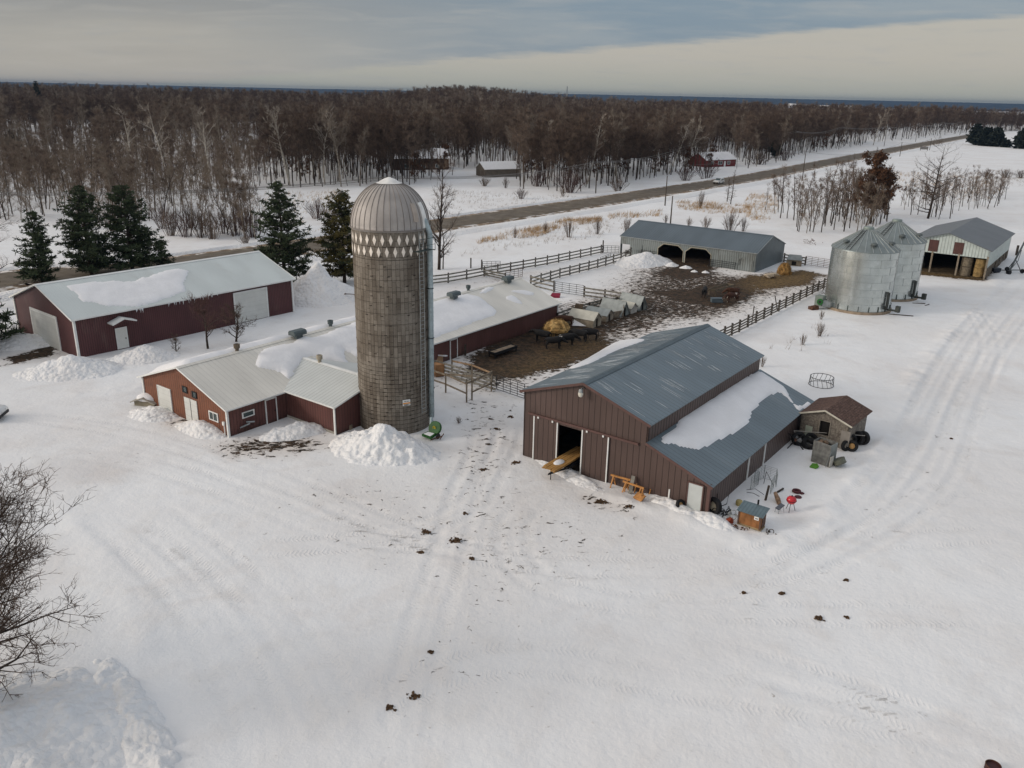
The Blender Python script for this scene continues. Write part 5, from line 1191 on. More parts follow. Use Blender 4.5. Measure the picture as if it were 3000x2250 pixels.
# ---- single bare trees near the farm
def put_bare(label, bpx, tpx, seed, name='bare_tree', barkm=None, twigm=None, cat='tree', grp=None, h=None, **k):
    b = at(*bpx); H = h or hh(b, tpx); t = thing(name, label, cat, (b.x, b.y, ground_z(b.x, b.y)), 0, grp)
    T, C, lf = bare(seed, h=H, **k); T.build('trunk', barkm or bark_d, t, True); C.build('crown', twigm or twig_d, t)
    if lf.f: lf.build('leaves', rust_l, t)
    return t
put_bare('tall bare tree standing alone right behind the silo', (1286, 790), (1300, 490), 31, r0=.27, first=.10, spread=.27, nb=34, ns=7, nt_=6, tw=.035, tl=.9, up=.75, twigm=twig_b)
put_bare('second thinner bare stem beside the tall tree behind the silo', (1298, 788), (1312, 600), 32, r0=.1, first=.2, spread=.3, nb=14, ns=5, nt_=5, tw=.02, tl=.8, up=.7)
put_bare('large bare tree reaching in from the bottom left edge', (-110, 2065), (-90, 1420), 33, h=8.8, r0=.26, first=.12, spread=.62, nb=58, ns=9, nt_=7, tw=.016, tl=.75, up=.42, twig_tube=True, sec_w=1.1, shape=lambda t: .55+.55*math.sin(math.pi*min(1, t+.15)), jitter=.3)
put_bare('large dark bare tree with arching limbs at the left picture edge', (-45, 905), (-30, 560), 34, r0=.36, first=.12, spread=.52, nb=34, ns=8, nt_=8, tw=.03, tl=1.1, up=.35)
put_bare('reddish fruit tree with fine twigs in front of the maroon shed wall', (609, 1018), (600, 890), 35, name='fruit_tree', r0=.12, first=.3, spread=.62, nb=24, ns=7, nt_=9, tw=.03, tl=.55, up=.7, twigm=mat('red_twigs', (.10, .055, .045), .9, var=.3), grp='fruit trees by the maroon shed')
put_bare('dark fruit tree in front of the right white shed door', (691, 998), (690, 905), 36, name='fruit_tree', r0=.12, first=.15, spread=.6, nb=22, ns=7, nt_=8, tw=.03, tl=.5, up=.6, grp='fruit trees by the maroon shed')
put_bare('small thin fruit tree, leftmost by the maroon shed wall', (515, 1028), (515, 985), 37, name='fruit_tree', r0=.06, first=.15, spread=.6, nb=14, ns=5, nt_=6, tw=.022, tl=.4, up=.8, twigm=twig_b, grp='fruit trees by the maroon shed')
put_bare('little bare shrub behind the snow cone by the golden pine', (962, 843), (962, 820), 38, name='shrub', cat='shrub', r0=.04, first=.05, spread=.7, nb=12, ns=4, nt_=4, tw=.015, tl=.4, up=.5)
put_bare('rust-leaved oak towering in the middle of the woodlot', (2550, 655), (2560, 470), 41, name='rusty_oak_tree', r0=.25, first=.18, spread=.34, nb=38, ns=9, nt_=9, tw=.04, tl=.9, up=.55, leafy=.95)
put_bare('smaller rust-leaved oak right beside the towering one', (2590, 640), (2600, 545), 42, name='rusty_oak_tree', r0=.15, first=.15, spread=.28, nb=20, ns=5, nt_=6, tw=.04, tl=.7, up=.6, leafy=.5)
put_bare('big leaning dead pine with long ragged limbs above the grain bins', (2718, 640), (2790, 425), 43, name='dead_pine_tree', r0=.28, first=.1, spread=.42, nb=34, ns=6, nt_=5, tw=.03, tl=.9, up=.25, lean=.12, jitter=.15)
# ---- bushes
def bush(seed, h, r, n=26, tw=.03, k=5):
    rr = random.Random(seed); mb = MB()
    for i in range(n):
        a = rr.uniform(0, 6.283); s = rr.uniform(.1, 1); p = Vector((math.cos(a)*r*.25*s, math.sin(a)*r*.25*s, -.1)); q = Vector((math.cos(a)*r*s, math.sin(a)*r*s, h*rr.uniform(.6, 1)*(1.1-.45*s))); m = p.lerp(q, .5)+Vector((0, 0, .12*h))
        mb.tube([p, m, q], [tw*.8, tw*.5, tw*.2], 3, False)
        for j in range(k):
            g = rr.uniform(.25, 1); o = p.lerp(m, g*2) if g < .5 else m.lerp(q, g*2-1); blade(mb, o, (q-p).normalized()+Vector((rr.gauss(0, .5), rr.gauss(0, .5), rr.gauss(.2, .3))), h*.35*rr.uniform(.5, 1.1), tw, rr)
    return mb
BUSH = [bush(900+i, 1, .8, 44, .013, 10) for i in range(4)]
BM = [(lambda b, m: b.build('shrub', m))(b, m) for b, m in zip(BUSH, (twig_d, twig_b, mat('reddish_twigs', (.085, .055, .05), .95, var=.3), twig_b))]
for o in BM: COL.objects.unlink(o)
def put_bush(label, px, h, w, k=0, name='shrub', cat='shrub', rot=None, grp=None):
    b = at(*px); o = bpy.data.objects.new(name, BM[k].data); COL.objects.link(o); o.location = (b.x, b.y, ground_z(b.x, b.y)); o.rotation_euler = (0, 0, random.random()*6); o.scale = (w, w, h)
    tag(o, label, cat, grp); return o
O3 = lambda x, y: (1400+x*.36166, 200+y*.36166); O4 = lambda x, y: (2200+x*.36166, 250+y*.36166)
SH = [('wide dark round shrub behind the grey cattle shed roof', O3(2040, 1330), 4.2, 3.2, 0), ('shrub just left of the dark round one behind the cattle shed', O3(1840, 1300), 2.6, 2, 1), ('shrub at the left gable of the grey cattle shed', O3(1200, 1330), 3.2, 1.7, 1), ('small solitary tree-like shrub in the snow field before the highway', O3(968, 1345), 3.2, 1.4, 0),
      ('wispy leaning shrub in the snow field right of the reeds', O3(740, 1370), 3.4, 2.0, 1), ('thin shrub at the end of the reed strip', O3(545, 1330), 2.2, .9, 1), ('spiky shrub in the middle of the reed strip', O3(300, 1375), 2.2, .8, 2), ('round shrub below the garage clearing', O3(350, 1060), 2.8, 2.8, 2), ('low shrub left of the garage clearing', O3(50, 960), 2.6, 3.2, 1),
      ('shrub right behind the garage wall', O3(225, 975), 3.2, 1.6, 0), ('dense dark thicket right of the garage, left part', O3(480, 960), 5.5, 5, 2), ('dense dark thicket right of the garage, right part', O3(740, 1010), 6.5, 7, 2), ('shrub between the thicket and the utility pole', O3(690, 1040), 2.5, 1.6, 1), ('shrub by the highway mailbox', O3(1140, 1000), 4.0, 5, 1),
      ('large grey shrub near the red house drive', O3(1850, 900), 6.5, 6, 2), ('shrub at the wood foot left of the red house', O3(1680, 910), 5, 5, 2), ('tiny fir-like shrub behind the cattle shed ridge', O3(1520, 1260), 2.0, .9, 0), ('thin young tree-shrub by the crossing poles', O3(1800, 1130), 4.4, 1.6, 1), ('pale shrub behind the cattle shed, middle', O3(1710, 1290), 2.2, 1.2, 1),
      ('shrub at the right end of the cattle shed roof line', O3(2150, 1320), 3, 1.4, 0), ('round shrub at the foot of the black spruce', O4(270, 610), 5, 5, 2), ('brushy clump at the wood corner left of the black spruce', O4(60, 640), 5, 8, 0),
      ('shrub beneath the tall green pine, by the highway', (720, 722), 2.2, 1.8, 1), ('tawny roadside brush left of the tall green pine', (930, 640), 4.2, 4.5, 2), ('tawny roadside brush between the two pines left of the silo', (970, 655), 3.8, 4, 1), ('leafless brush at the right foot of the sapling thicket', (740, 695), 5.2, 4, 2), ('second leafless brush clump at the foot of the sapling thicket', (690, 690), 5.5, 4, 2), ('dead weed tuft beside the track left of the brown barn', (1345, 1240), .6, .5, 1),
      ('wispy weed clump in the white field left of the grain bins', (2400, 985), 1.7, .9, 1), ('faint weed clump below the first in the white field', (2350, 1010), 1.3, .7, 1), ('faint grass clump left of the grain bin fan', (2405, 935), 1.2, .6, 1), ('weed tuft at the back corner of the brown barn', (2232, 1075), 1.2, .6, 1),
      ('dark brush on the bank at the left picture edge', (60, 985), 1.3, 2.2, 0), ('brush rim along the far field at the right', O4(1900, 745), 2.6, 5, 0), ('brush clump along the far field, beside the picture edge', O4(2060, 748), 3.2, 4.5, 0), ('last brush clump on the far field rim at the picture edge', O4(2180, 752), 3.0, 4, 0)]
for i, (x_, y_) in enumerate(((500, 690), (545, 694), (590, 696), (625, 700), (655, 684), (560, 668), (720, 676), (480, 668), (330, 676), (250, 668))):
    SH.append((f'brush clump at the foot of the thicket {("below its left end", "left of its middle", "in its middle", "right of its middle", "near its right end", "behind its middle", "at its far right end", "above the maroon shed peak", "right of the tall dark pines", "between the tall dark pines")[i]}', (x_, y_), 5.2, 3.6, (1, 2, 0)[i % 3]))
for s in SH: put_bush(*s, grp='leafless shrubs and weeds')
# ---- reeds and dry grass
def grass(name, zones, m, n, hmin, hmax, w, kind='stuff'):
    rr = random.Random(5); mb = MB()
    for px, cnt in zones:
        P = [at(*p) for p in px]; xs = [p.x for p in P]; ys = [p.y for p in P]; pts = [(p.x, p.y) for p in P]; k = 0
        X1 = np.array([rr.uniform(min(xs), max(xs)) for _ in range(cnt*4)]); Y1 = np.array([rr.uniform(min(ys), max(ys)) for _ in range(cnt*4)])
        ok = poly_in(X1, Y1, pts)&((fbm(X1/6, Y1/6, 3)+.12*np.array([rr.gauss(0, 1) for _ in X1])) > -.05)
        for x, y in list(zip(X1[ok], Y1[ok]))[:cnt]:
            z = ground_z(x, y)
            for b in range(4):
                d = Vector((rr.gauss(0, .35)+.25, rr.gauss(0, .35), 1)); blade(mb, Vector((x+rr.gauss(0, .15), y+rr.gauss(0, .15), z-.05)), d, rr.uniform(hmin, hmax), w, rr)
    o = mb.build(name, m); tag(o, kind=kind); o['label'] = 'tawny dry grass and reeds standing in the snow'; o['category'] = 'grass'; return o
reed = mat('dry_reeds', (.36, .235, .115), .9, var=.35, vs=.5)
grass('dry_grass', [([O3(0, 1400), O3(250, 1330), O3(520, 1280), O3(700, 1230), O3(1000, 1215), O3(1000, 1250), O3(700, 1290), O3(480, 1370), O3(200, 1395), O3(0, 1430)], 1500),
                    ([O3(1050, 1190), O3(1500, 1150), O3(1500, 1200), O3(1060, 1230)], 200), ([O3(1600, 1080), O3(1900, 1090), O3(2212, 1120), O3(2212, 1170), O3(1900, 1180), O3(1620, 1140)], 600),
                    ([O4(0, 880), O4(200, 900), O4(230, 1000), O4(120, 1120), O4(0, 1100), O4(-100, 1000)], 480), ([O4(1150, 700), O4(1850, 740), O4(2050, 870), O4(1900, 960), O4(1500, 900), O4(1150, 860)], 700), ([(620, 570), (1000, 560), (1000, 640), (900, 700), (880, 650), (700, 640)], 420)], reed, 0, .5, 1.2, .05)
grass('weeds', [([(1290, 560), (1760, 580), (1760, 610), (1420, 630), (1290, 650)], 500), ([O4(1850, 750), O4(2212, 740), O4(2212, 820), O4(1850, 800)], 250), ([(1300, 760), (1750, 700), (1850, 660), (1820, 640), (1500, 700)], 260), ([(2240, 1020), (2420, 930), (2460, 1000), (2300, 1060)], 14)], mat('pale_weeds', (.26, .21, .16), .9, var=.3), 0, .4, 1.0, .04)
# ---- the woods
RF = [(-420, 590), (-200, 630), (0, 662), (200, 672), (330, 684), (480, 692), (640, 698), (765, 702), (735, 640), (690, 596), (676, 560), (850, 549), (1062, 549), (1200, 545), (1290, 520), (1300, 508), (1400, 497), (1500, 505), (1520, 556), (1707, 566), (1870, 527), (1990, 512), (2060, 508), (2080, 470), (2140, 462), (2150, 500), (2236, 486), (2300, 470), (2417, 440), (2525, 428), (2540, 420), (2670, 411), (2760, 397), (2833, 392), (2860, 385)]
fpts = [at(*p) for p in RF]; fpts = [(p.x, p.y) for p in fpts]
e = fpts[-1]; far_poly = fpts+[(e[0]+80, e[1]+60), (1100, 1000), (1500, 1300), (1500, 2600), (-2600, 2600), (-1500, 900), (-500, 250)]
fpa = [at(*p) for p in [(-60, 402), (440, 400), (425, 428), (200, 440), (-60, 440)]]; clearing = [(p.x, p.y) for p in fpa]
fpb = [at(*p) for p in [(660, 400), (820, 398), (830, 440), (650, 440)]]; clearing2 = [(p.x, p.y) for p in fpb]
bh = at(1300, 500)
rs = np.random.RandomState(11)
pts_all = []
for rmin, rmax, cell in ((120, 200, 2.8), (200, 330, 4.1), (330, 620, 5.4), (620, 1100, 9), (1100, 1650, 14)):
    gx = np.arange(-rmax, rmax, cell); gy = np.arange(60, rmax, cell); AX, AY = np.meshgrid(gx, gy, indexing='ij')
    AX = AX+rs.uniform(-.5, .5, AX.shape)*cell; AY = AY+rs.uniform(-.5, .5, AX.shape)*cell; rr_ = np.hypot(AX, AY)
    ang = np.abs(np.arctan2(AX, AY)); k = (rr_ >= rmin)&(rr_ < rmax)&(ang < R(39))&poly_in(AX, AY, far_poly)&~poly_in(AX, AY, clearing)&~poly_in(AX, AY, clearing2)
    k &= (fbm(AX/30, AY/30, 2) > -.30)
    pts_all.append(np.stack([AX[k], AY[k]], 1))
FP = np.concatenate(pts_all)
# keep the houses' own ground clear
houses = [(o.location.x, o.location.y, math.sin(R(90)-o.rotation_euler.z), math.cos(R(90)-o.rotation_euler.z)) for o in list(COL.objects) if o.name.split('.')[0] in ('garage', 'brown_house', 'red_house', 'snowy_roofed_house', 'cabin', 'woodland_cabin')]
for hx, hy, sxx, cyy in houses:
    u = (FP[:, 0]-hx)*sxx+(FP[:, 1]-hy)*cyy; v = (FP[:, 0]-hx)*cyy-(FP[:, 1]-hy)*sxx
    FP = FP[~((u > -3) & (u < 22) & (v > -8) & (v < 9))]
dist = np.hypot(FP[:, 0], FP[:, 1]); FP = FP[np.argsort(dist)]
def to_px(x, y, z=0):
    d = Vector((x, y, z-CH)); zz = d.dot(F_); return 1500+CF*d.dot(R_)/zz, 1125-CF*d.dot(U_)/zz
ZONES = [(-999, 140, 'at the far left of the wood'), (140, 300, 'in the left wood above the dark pines'), (300, 480, 'in the left wood above the maroon shed'), (480, 640, 'in the thicket beyond the maroon shed'), (640, 800, 'left of the tall green pine'), (800, 950, 'above the tall green pine'),
         (950, 1090, 'in the wood left of the silo dome'), (1090, 1220, 'in the wood above the silo dome'), (1220, 1380, 'around the brown house'), (1380, 1520, 'behind the taupe garage'), (1520, 1660, 'right of the taupe garage'), (1660, 1790, 'behind the roadside utility pole'),
         (1790, 1930, 'below the snowy-roofed house'), (1930, 2080, 'left of the red house'), (2080, 2230, 'right of the red house'), (2230, 2400, 'around the black spruce'), (2400, 2560, 'at the wood edge behind the woodlot'), (2560, 2760, 'at the far highway wood edge'), (2760, 9999, 'near the far highway bend')]
def zone(px):
    for a, b, s in ZONES:
        if a <= px < b: return s
    return 'in the far wood'
kinds_used = {}
first_used = {}
def instance_tree(kind, x, y, z, s, rz, label, group, vi=None, tilt=0):
    name, desc, protos = KIND[kind]; t, ch = protos[(vi if vi is not None else random.randrange(99)) % len(protos)]
    o = t.copy(); COL.objects.link(o); o.location = (x, y, z); o.scale = (s, s, s); o.rotation_euler = (tilt, 0, rz)
    for c in ch: c2 = c.copy(); COL.objects.link(c2); c2.parent = o
    tag(o, label, 'tree', group); return o
rr = random.Random(77)
stuffP = []; nind = 0; dep = ['at the front', 'a little way in', 'deeper in']
for x, y in FP:
    px, py = to_px(x, y); r_ = math.hypot(x, y); z = float(terrain(x, y)); n_ = float(fbm(np.array(x/45), np.array(y/45), 2))
    near_left = px < 780 and py > 440
    if near_left: kind = rr.choices(['sapling', 'aspen', 'birch', 'stem'], [7, 2, .6, 2])[0]
    else: kind = rr.choices(['oak', 'aspen', 'birch', 'rust', 'stem'], [4+12*n_, 3.6-6*n_, .9-1.5*n_ if n_ < .3 else .2, .35, 1.2])[0]
    if px > 2100 and rr.random() < .25: kind = 'oak'
    s = rr.uniform(.78, 1.2)*(1.0 if kind not in ('stem', 'sapling') else 1.1)
    if near_left: s = rr.uniform(.75, 1.15)*(.62 if kind in ('aspen', 'birch') and py > 520 else 1)
    if r_ > 700: s *= 1.15
    inview = -60 < px < 3060
    if nind < 205 and inview:
        nm, desc, _ = KIND[kind]; hw = 'tall ' if s > 1.05 else ('' if s > .9 else 'short ')
        py_w = 'low on the slope' if False else ''
        lb = f'{hw}{desc} {zone(px)}{", nearest the road" if r_ < 190 else (", front row" if r_ < 262 else ", set back")}'
        instance_tree(kind, x, y, z, s, rr.random()*6.28, lb, 'bare trees of the wood beyond the highway', rr.randrange(99)); nind += 1
    else: stuffP.append((x, y, z, s*(1.0 if r_ < 700 else 1.0), rr.random()*6.28, kind))
print('individual wood trees', nind, 'mass', len(stuffP))
for i, (kd, px, s_, lb) in enumerate((('rust', (2012, 508), .9, 'rust-leaved oak before the left end of the red house'), ('aspen', (2048, 506), .7, 'slim tree before the middle of the red house'), ('rust', (2082, 500), .8, 'rust-leaved oak before the right end of the red house'), ('oak', (1120, 528), .8, 'oak before the left gable of the brown house'),
        ('aspen', (1160, 532), .8, 'slim tree before the left half of the brown house'), ('oak', (1195, 526), .8, 'oak before the middle of the brown house'), ('rust', (1235, 524), 1.0, 'rusty oak before the right half of the brown house'), ('aspen', (1262, 530), .75, 'slim tree right of the brown house middle'), ('rust', (1296, 522), 1.0, 'rusty oak at the right end of the brown house'), ('oak', (1325, 516), .7, 'dark oak between brown house and garage'))):
    b = at(*px); instance_tree(kd, b.x, b.y, float(terrain(b.x, b.y)), s_, i*1.3, lb, 'trees standing round the far houses', i)
# a few big pale birches whose white limbs stand out against the wood
for i, (bpx, tpx, lb) in enumerate((((850, 545), (800, 322), 'white-limbed birch standing out left of the silo, leftmost of three'), ((848, 540), (845, 325), 'white-limbed birch standing out left of the silo, middle of three'), ((952, 540), (942, 335), 'white-limbed birch above the golden pine, right of three'), ((1209, 480), (1205, 345), 'bright white spreading birch behind the brown house'), ((1525, 500), (1535, 385), 'white birch right of the taupe garage'), ((1555, 520), (1600, 355), 'leaning white birch right of the taupe garage'),
        ((1720, 540), (1760, 350), 'tall leaning white birch near the first utility pole'), ((1960, 510), (2010, 350), 'leaning white birch, left one of the pale clump near the red house'), ((1990, 505), (2050, 348), 'leaning white birch, right one of the pale clump near the red house'), ((2558, 426), (2572, 325), 'tall pale tree at the highway wood edge behind the woodlot'), ((1429, 400), (1420, 285), 'tall pale birch rising over the wood behind the garage'), ((400, 560), (395, 335), 'tall pale birch in the left wood over the right dark pine'), ((510, 570), (470, 320), 'tall pale birch in the left wood, right of the dark pines'), ((620, 560), (610, 340), 'tall pale birch over the open snow edge'))):
    b = at(*bpx); h = hh(b, tpx); x2, _ = tpx; tt = bare(700+i, h=h, r0=.24, first=.45, spread=.24, nb=14, ns=4, nt_=5, tw=.09, tl=1.3, up=.8, sec_w=1.6)
    t = thing('birch_tree', lb, 'tree', (b.x, b.y, float(terrain(b.x, b.y))), 0, 'white birches standing out from the wood'); tt[0].build('trunk', mat('white_bark', (.42, .385, .33), .85, var=.25), t, True); tt[1].build('crown', mat('white_twigs', (.34, .30, .25), .9), t)
    t.rotation_euler = (0, math.atan2((tpx[0]-bpx[0])*b.length/CF, h), 0)
# the rest of the wood as one mass
def mass(name, P, label):
    me = bpy.data.meshes.new(name); me.from_pydata([(p[0], p[1], p[2]) for p in P], [], [])
    ks = sorted({p[5] for p in P}); protos = []; index = {}
    for k in ks:
        index[k] = (len(protos), len(KIND[k][2])); 
        for t, ch in KIND[k][2]:
            # one mesh of trunk and crown
            bm = bmesh.new(); ms = []
            for c in ch: n0 = len(bm.faces); bm.from_mesh(c.data); ms.append(c.data.materials[0]); bm.faces.ensure_lookup_table(); [setattr(bm.faces[i], 'material_index', len(ms)-1) for i in range(n0, len(bm.faces))]
            m_ = bpy.data.meshes.new('mass_tree'); bm.to_mesh(m_); bm.free(); [m_.materials.append(x) for x in ms]; protos.append(bpy.data.objects.new('mass_tree', m_))
    ia = me.attributes.new('idx', 'INT', 'POINT'); ia.data.foreach_set('value', [index[p[5]][0]+rr.randrange(index[p[5]][1]) for p in P])
    sa = me.attributes.new('scl', 'FLOAT', 'POINT'); sa.data.foreach_set('value', [p[3] for p in P])
    ra = me.attributes.new('rot', 'FLOAT_VECTOR', 'POINT'); ra.data.foreach_set('vector', [w for p in P for w in (0, 0, p[4])])
    o = bpy.data.objects.new(name, me); COL.objects.link(o)
    ng = bpy.data.node_groups.new(name, 'GeometryNodeTree'); ng.interface.new_socket('Geometry', in_out='INPUT', socket_type='NodeSocketGeometry'); ng.interface.new_socket('Geometry', in_out='OUTPUT', socket_type='NodeSocketGeometry')
    A = ng.nodes.new; gi = A('NodeGroupInput'); go = A('NodeGroupOutput'); mp_ = A('GeometryNodeMeshToPoints'); ip = A('GeometryNodeInstanceOnPoints'); jg = A('GeometryNodeJoinGeometry')
    # joined instances come in reverse order of linking, so link from the last to the first
    for pr in reversed(protos):
        oi = A('GeometryNodeObjectInfo'); oi.inputs['Object'].default_value = pr; oi.inputs['As Instance'].default_value = True; ng.links.new(oi.outputs['Geometry'], jg.inputs[0])
    def na(nm, ty):
        n = A('GeometryNodeInputNamedAttribute'); n.data_type = ty; n.inputs['Name'].default_value = nm; return n.outputs['Attribute']
    ng.links.new(gi.outputs[0], mp_.inputs['Mesh']); ng.links.new(mp_.outputs[0], ip.inputs['Points']); ng.links.new(jg.outputs[0], ip.inputs['Instance'])
    ip.inputs['Pick Instance'].default_value = True; ng.links.new(na('idx', 'INT'), ip.inputs['Instance Index']); ng.links.new(na('rot', 'FLOAT_VECTOR'), ip.inputs['Rotation']); ng.links.new(na('scl', 'FLOAT'), ip.inputs['Scale']); ng.links.new(ip.outputs[0], go.inputs[0])
    md = o.modifiers.new('wood', 'NODES'); md.node_group = ng; tag(o, label, 'woodland', kind='stuff'); return o
mass('woodland', stuffP, 'mass of bare brown trees filling the land beyond the highway to the horizon')
# undergrowth brush at the wood's foot hides bare snow between stems further back
# ---- woodlot between highway and grain bins
WL = [([(2300, 640), (2440, 620), (2560, 600), (2600, 650), (2560, 672), (2460, 684), (2330, 684)], 78), ([(2590, 600), (2760, 570), (2900, 560), (2960, 590), (2900, 618), (2760, 620), (2640, 618)], 68), ([(2660, 630), (2790, 615), (2790, 640), (2680, 648)], 10), ([(2200, 600), (2300, 590), (2300, 640), (2240, 650)], 6)]
rr = random.Random(91); nw = 0
wz = ['in the left block of the woodlot', 'in the woodlot behind the hay shed', 'by the leaning dead pine', 'scattered left of the woodlot']
for zi, (px, n) in enumerate(WL):
    P = [at(*p) for p in px]; pts = [(p.x, p.y) for p in P]; xs = [p[0] for p in pts]; ys = [p[1] for p in pts]; c = 0; placed = []
    while c < n:
        x = rr.uniform(min(xs), max(xs)); y = rr.uniform(min(ys), max(ys))
        if not bool(poly_in(np.array([x]), np.array([y]), pts)[0]): continue
        if any((x-a)**2+(y-b)**2 < 1.4 for a, b in placed): continue
        placed.append((x, y)); s = rr.uniform(.55, 1.12)*(.72 if zi == 1 else 1)
        kind = rr.choices(['stem', 'sapling', 'aspen', 'rust'], [8, 2, .5, .4 if zi == 0 else .05])[0]
        if kind == 'aspen': s *= .75
        pxx, pyy = to_px(x, y); P0 = {0: (2330, 2600), 1: (2590, 2960), 2: (2660, 2790), 3: (2200, 2300)}[zi]; f = (pxx-P0[0])/(P0[1]-P0[0]); pos = 'left side' if f < .33 else ('middle' if f < .67 else 'right side'); row = 'front' if pyy > (sum(p[1] for p in px)/len(px)) else 'back'
        hw = 'tall ' if s > .95 else ('' if s > .75 else 'short ')
        instance_tree(kind, x, y, ground_z(x, y), s, rr.random()*6.28, f'{hw}{KIND[kind][1]} {wz[zi]}, {pos}, {row} row', 'bare trees of the woodlot', rr.randrange(99)); c += 1; nw += 1
for i, (bp_, tp) in enumerate((((2290, 590), (2292, 515)), ((2500, 540), (2505, 450)), ((2710, 560), (2715, 480)), ((2568, 470), (2567, 430)))):
    b = at(*bp_); h = hh(b, tp); t = thing('larch_tree', f'thin dark larch with short side twigs, {("left of the woodlot", "above the rusty oak, left", "behind the dead pine", "highest above the rusty oak")[i]}', 'tree', (b.x, b.y, 0), 0, 'thin larches round the woodlot')
    T, C, _ = bare(800+i, h=h, r0=.12, first=.12, spread=.13, nb=34, ns=3, nt_=3, tw=.04, tl=.6, up=.1, shape=lambda t: 1.1-t); T.build('trunk', bark_d, t, True); C.build('crown', twig_d, t)
for i, (bp_, tp) in enumerate((((2140, 598), (2150, 498)), ((2130, 590), (2138, 520)))):
    b = at(*bp_); h = hh(b, tp); t = thing('larch_tree', f'thin larch between car and woodlot near the highway, {("taller right", "shorter left")[i]} one', 'tree', (b.x, b.y, 0), 0, 'thin larches round the woodlot')
    T, C, _ = bare(820+i, h=h, r0=.12, first=.12, spread=.14, nb=34, ns=3, nt_=3, tw=.04, tl=.6, up=.1, shape=lambda t: 1.1-t); T.build('trunk', bark_d, t, True); C.build('crown', twig_d, t)
# ---- far hills on the horizon
hx = np.linspace(-9000, 9500, 240); prof_ = 30+5*fbm(hx/900, hx*0+3, 4)+3*fbm(hx/160, hx*0+8, 3)
HXg, HV = np.meshgrid(hx, np.linspace(0, 1, 14), indexing='ij'); HYg = 5200+HV*2600; HZ = -8+(prof_[:, None]+8)*np.sin(HV*math.pi/2)+4*fbm(HXg/300, HYg/300, 3)
hillm = mat('wooded_hills', (.040, .048, .058), 1, var=.35, vs=.004, dirt=(.5, .5, .52), dirt_s=.003, dirt_lo=.70, dirt_hi=.73)
tag(grid_mesh('hills', HXg, HYg, HZ, hillm), kind='structure')
tw_ = MB().beam((0, 0, 0), (0, 0, 58), 2.0, 2.0); o = tw_.build('radio_mast', steel); o.location = (100, 1800, -16); tag(o, 'thin radio mast on the skyline right of the silo', 'mast')
# ================================================================== POLES, WIRES, VEHICLES
polew = mat('pole_wood', (.075, .060, .048), .9, var=.3)
def upole(label, b, tpx, arm=True):
    B = at(*b); h = hh(B, tpx); z = float(terrain(B.x, B.y)); t = thing('utility_pole', label, 'utility pole', (B.x, B.y, z), 0, 'utility poles along the highway')
    MB().tube([(0, 0, -.5), (0, 0, h)], [.17, .11], 8).build('pole', polew, t)
    if arm: MB().beam((-1.1, .6, h-.5), (1.1, -.6, h-.5), .12, .14).build('crossarm', polew, t); MB().cyl((-1, .55, h-.4), (-1, .55, h-.1), .07).cyl((1, -.55, h-.4), (1, -.55, h-.1), .07).cyl((0, 0, h), (0, 0, h+.2), .07).build('insulators', steel, t)
    return Vector((B.x, B.y, z+h))
T1 = upole('dark utility pole at the wood edge beyond the highway, nearest right of the garage', (1745, 567), (1751, 475))
upole('grey pole at the near roadside, left of a pair above the cattle shed', (1948, 603), (1955, 515), False)
upole('dark pole behind the cattle shed roof, right of a pair', (1964, 656), (1974, 574), False)
TN = upole('dark pole at the near roadside left of the woodlot', (2350, 529), (2356, 442), False)
TF = [T1]
for b, tp, l in (((2030, 500), (2038, 420), 'slim utility pole in front of the red house'), ((2319, 463), (2331, 385), 'utility pole left of the row, beside the black spruce'), ((2457, 438), (2468, 373), 'second utility pole of the far row'), ((2590, 429), (2600, 371), 'third utility pole of the far row'), ((2682, 416), (2692, 366), 'fourth utility pole of the far row'), ((2753, 405), (2761, 360), 'fifth utility pole of the far row'), ((2811, 398), (2819, 358), 'last utility pole of the far row, by the dark pines')):
    TF.append(upole(l, b, tp))
TN2 = [TN, upole('leaning near-side pole before the highway right of the woodlot', (2636, 458), (2646, 416), False), upole('far near-side pole by the small white sign', (2723, 440), (2727, 405), False)]
wire_m = mat('wire_grey', (.16, .15, .14), .6, .4)
def wires(pts, offs, label, r=.022):
    mb = MB()
    for o_ in offs:
        for a, b in zip(pts[:-1], pts[1:]):
            q = []; n = 12; l = (b-a).length
            for i in range(n+1): t = i/n; p = a.lerp(b, t)+Vector(o_); p.z -= l*.018*4*t*(1-t); q.append(p)
            mb.tube(q, r, 3, False)
    c = Vector(mb.v[0]); solo(mb, 'power_lines', wire_m, label, 'power lines', off=c)
T0 = upole('utility pole hidden behind the silo', (1150, 668), (1156, 520)); TL_ = upole('utility pole just outside the left edge', (-260, 755), (-255, 560))
wires([TL_, T0]+TF, [(-1, .55, -.1), (1, -.55, -.1), (0, 0, .2)], 'thin power lines strung along the far side of the highway', .05)
wires([T1+Vector((0, 0, -1)), TN, TN2[1], TN2[2]], [(0, 0, -.2)], 'single thin line strung on the near-side poles', .04)
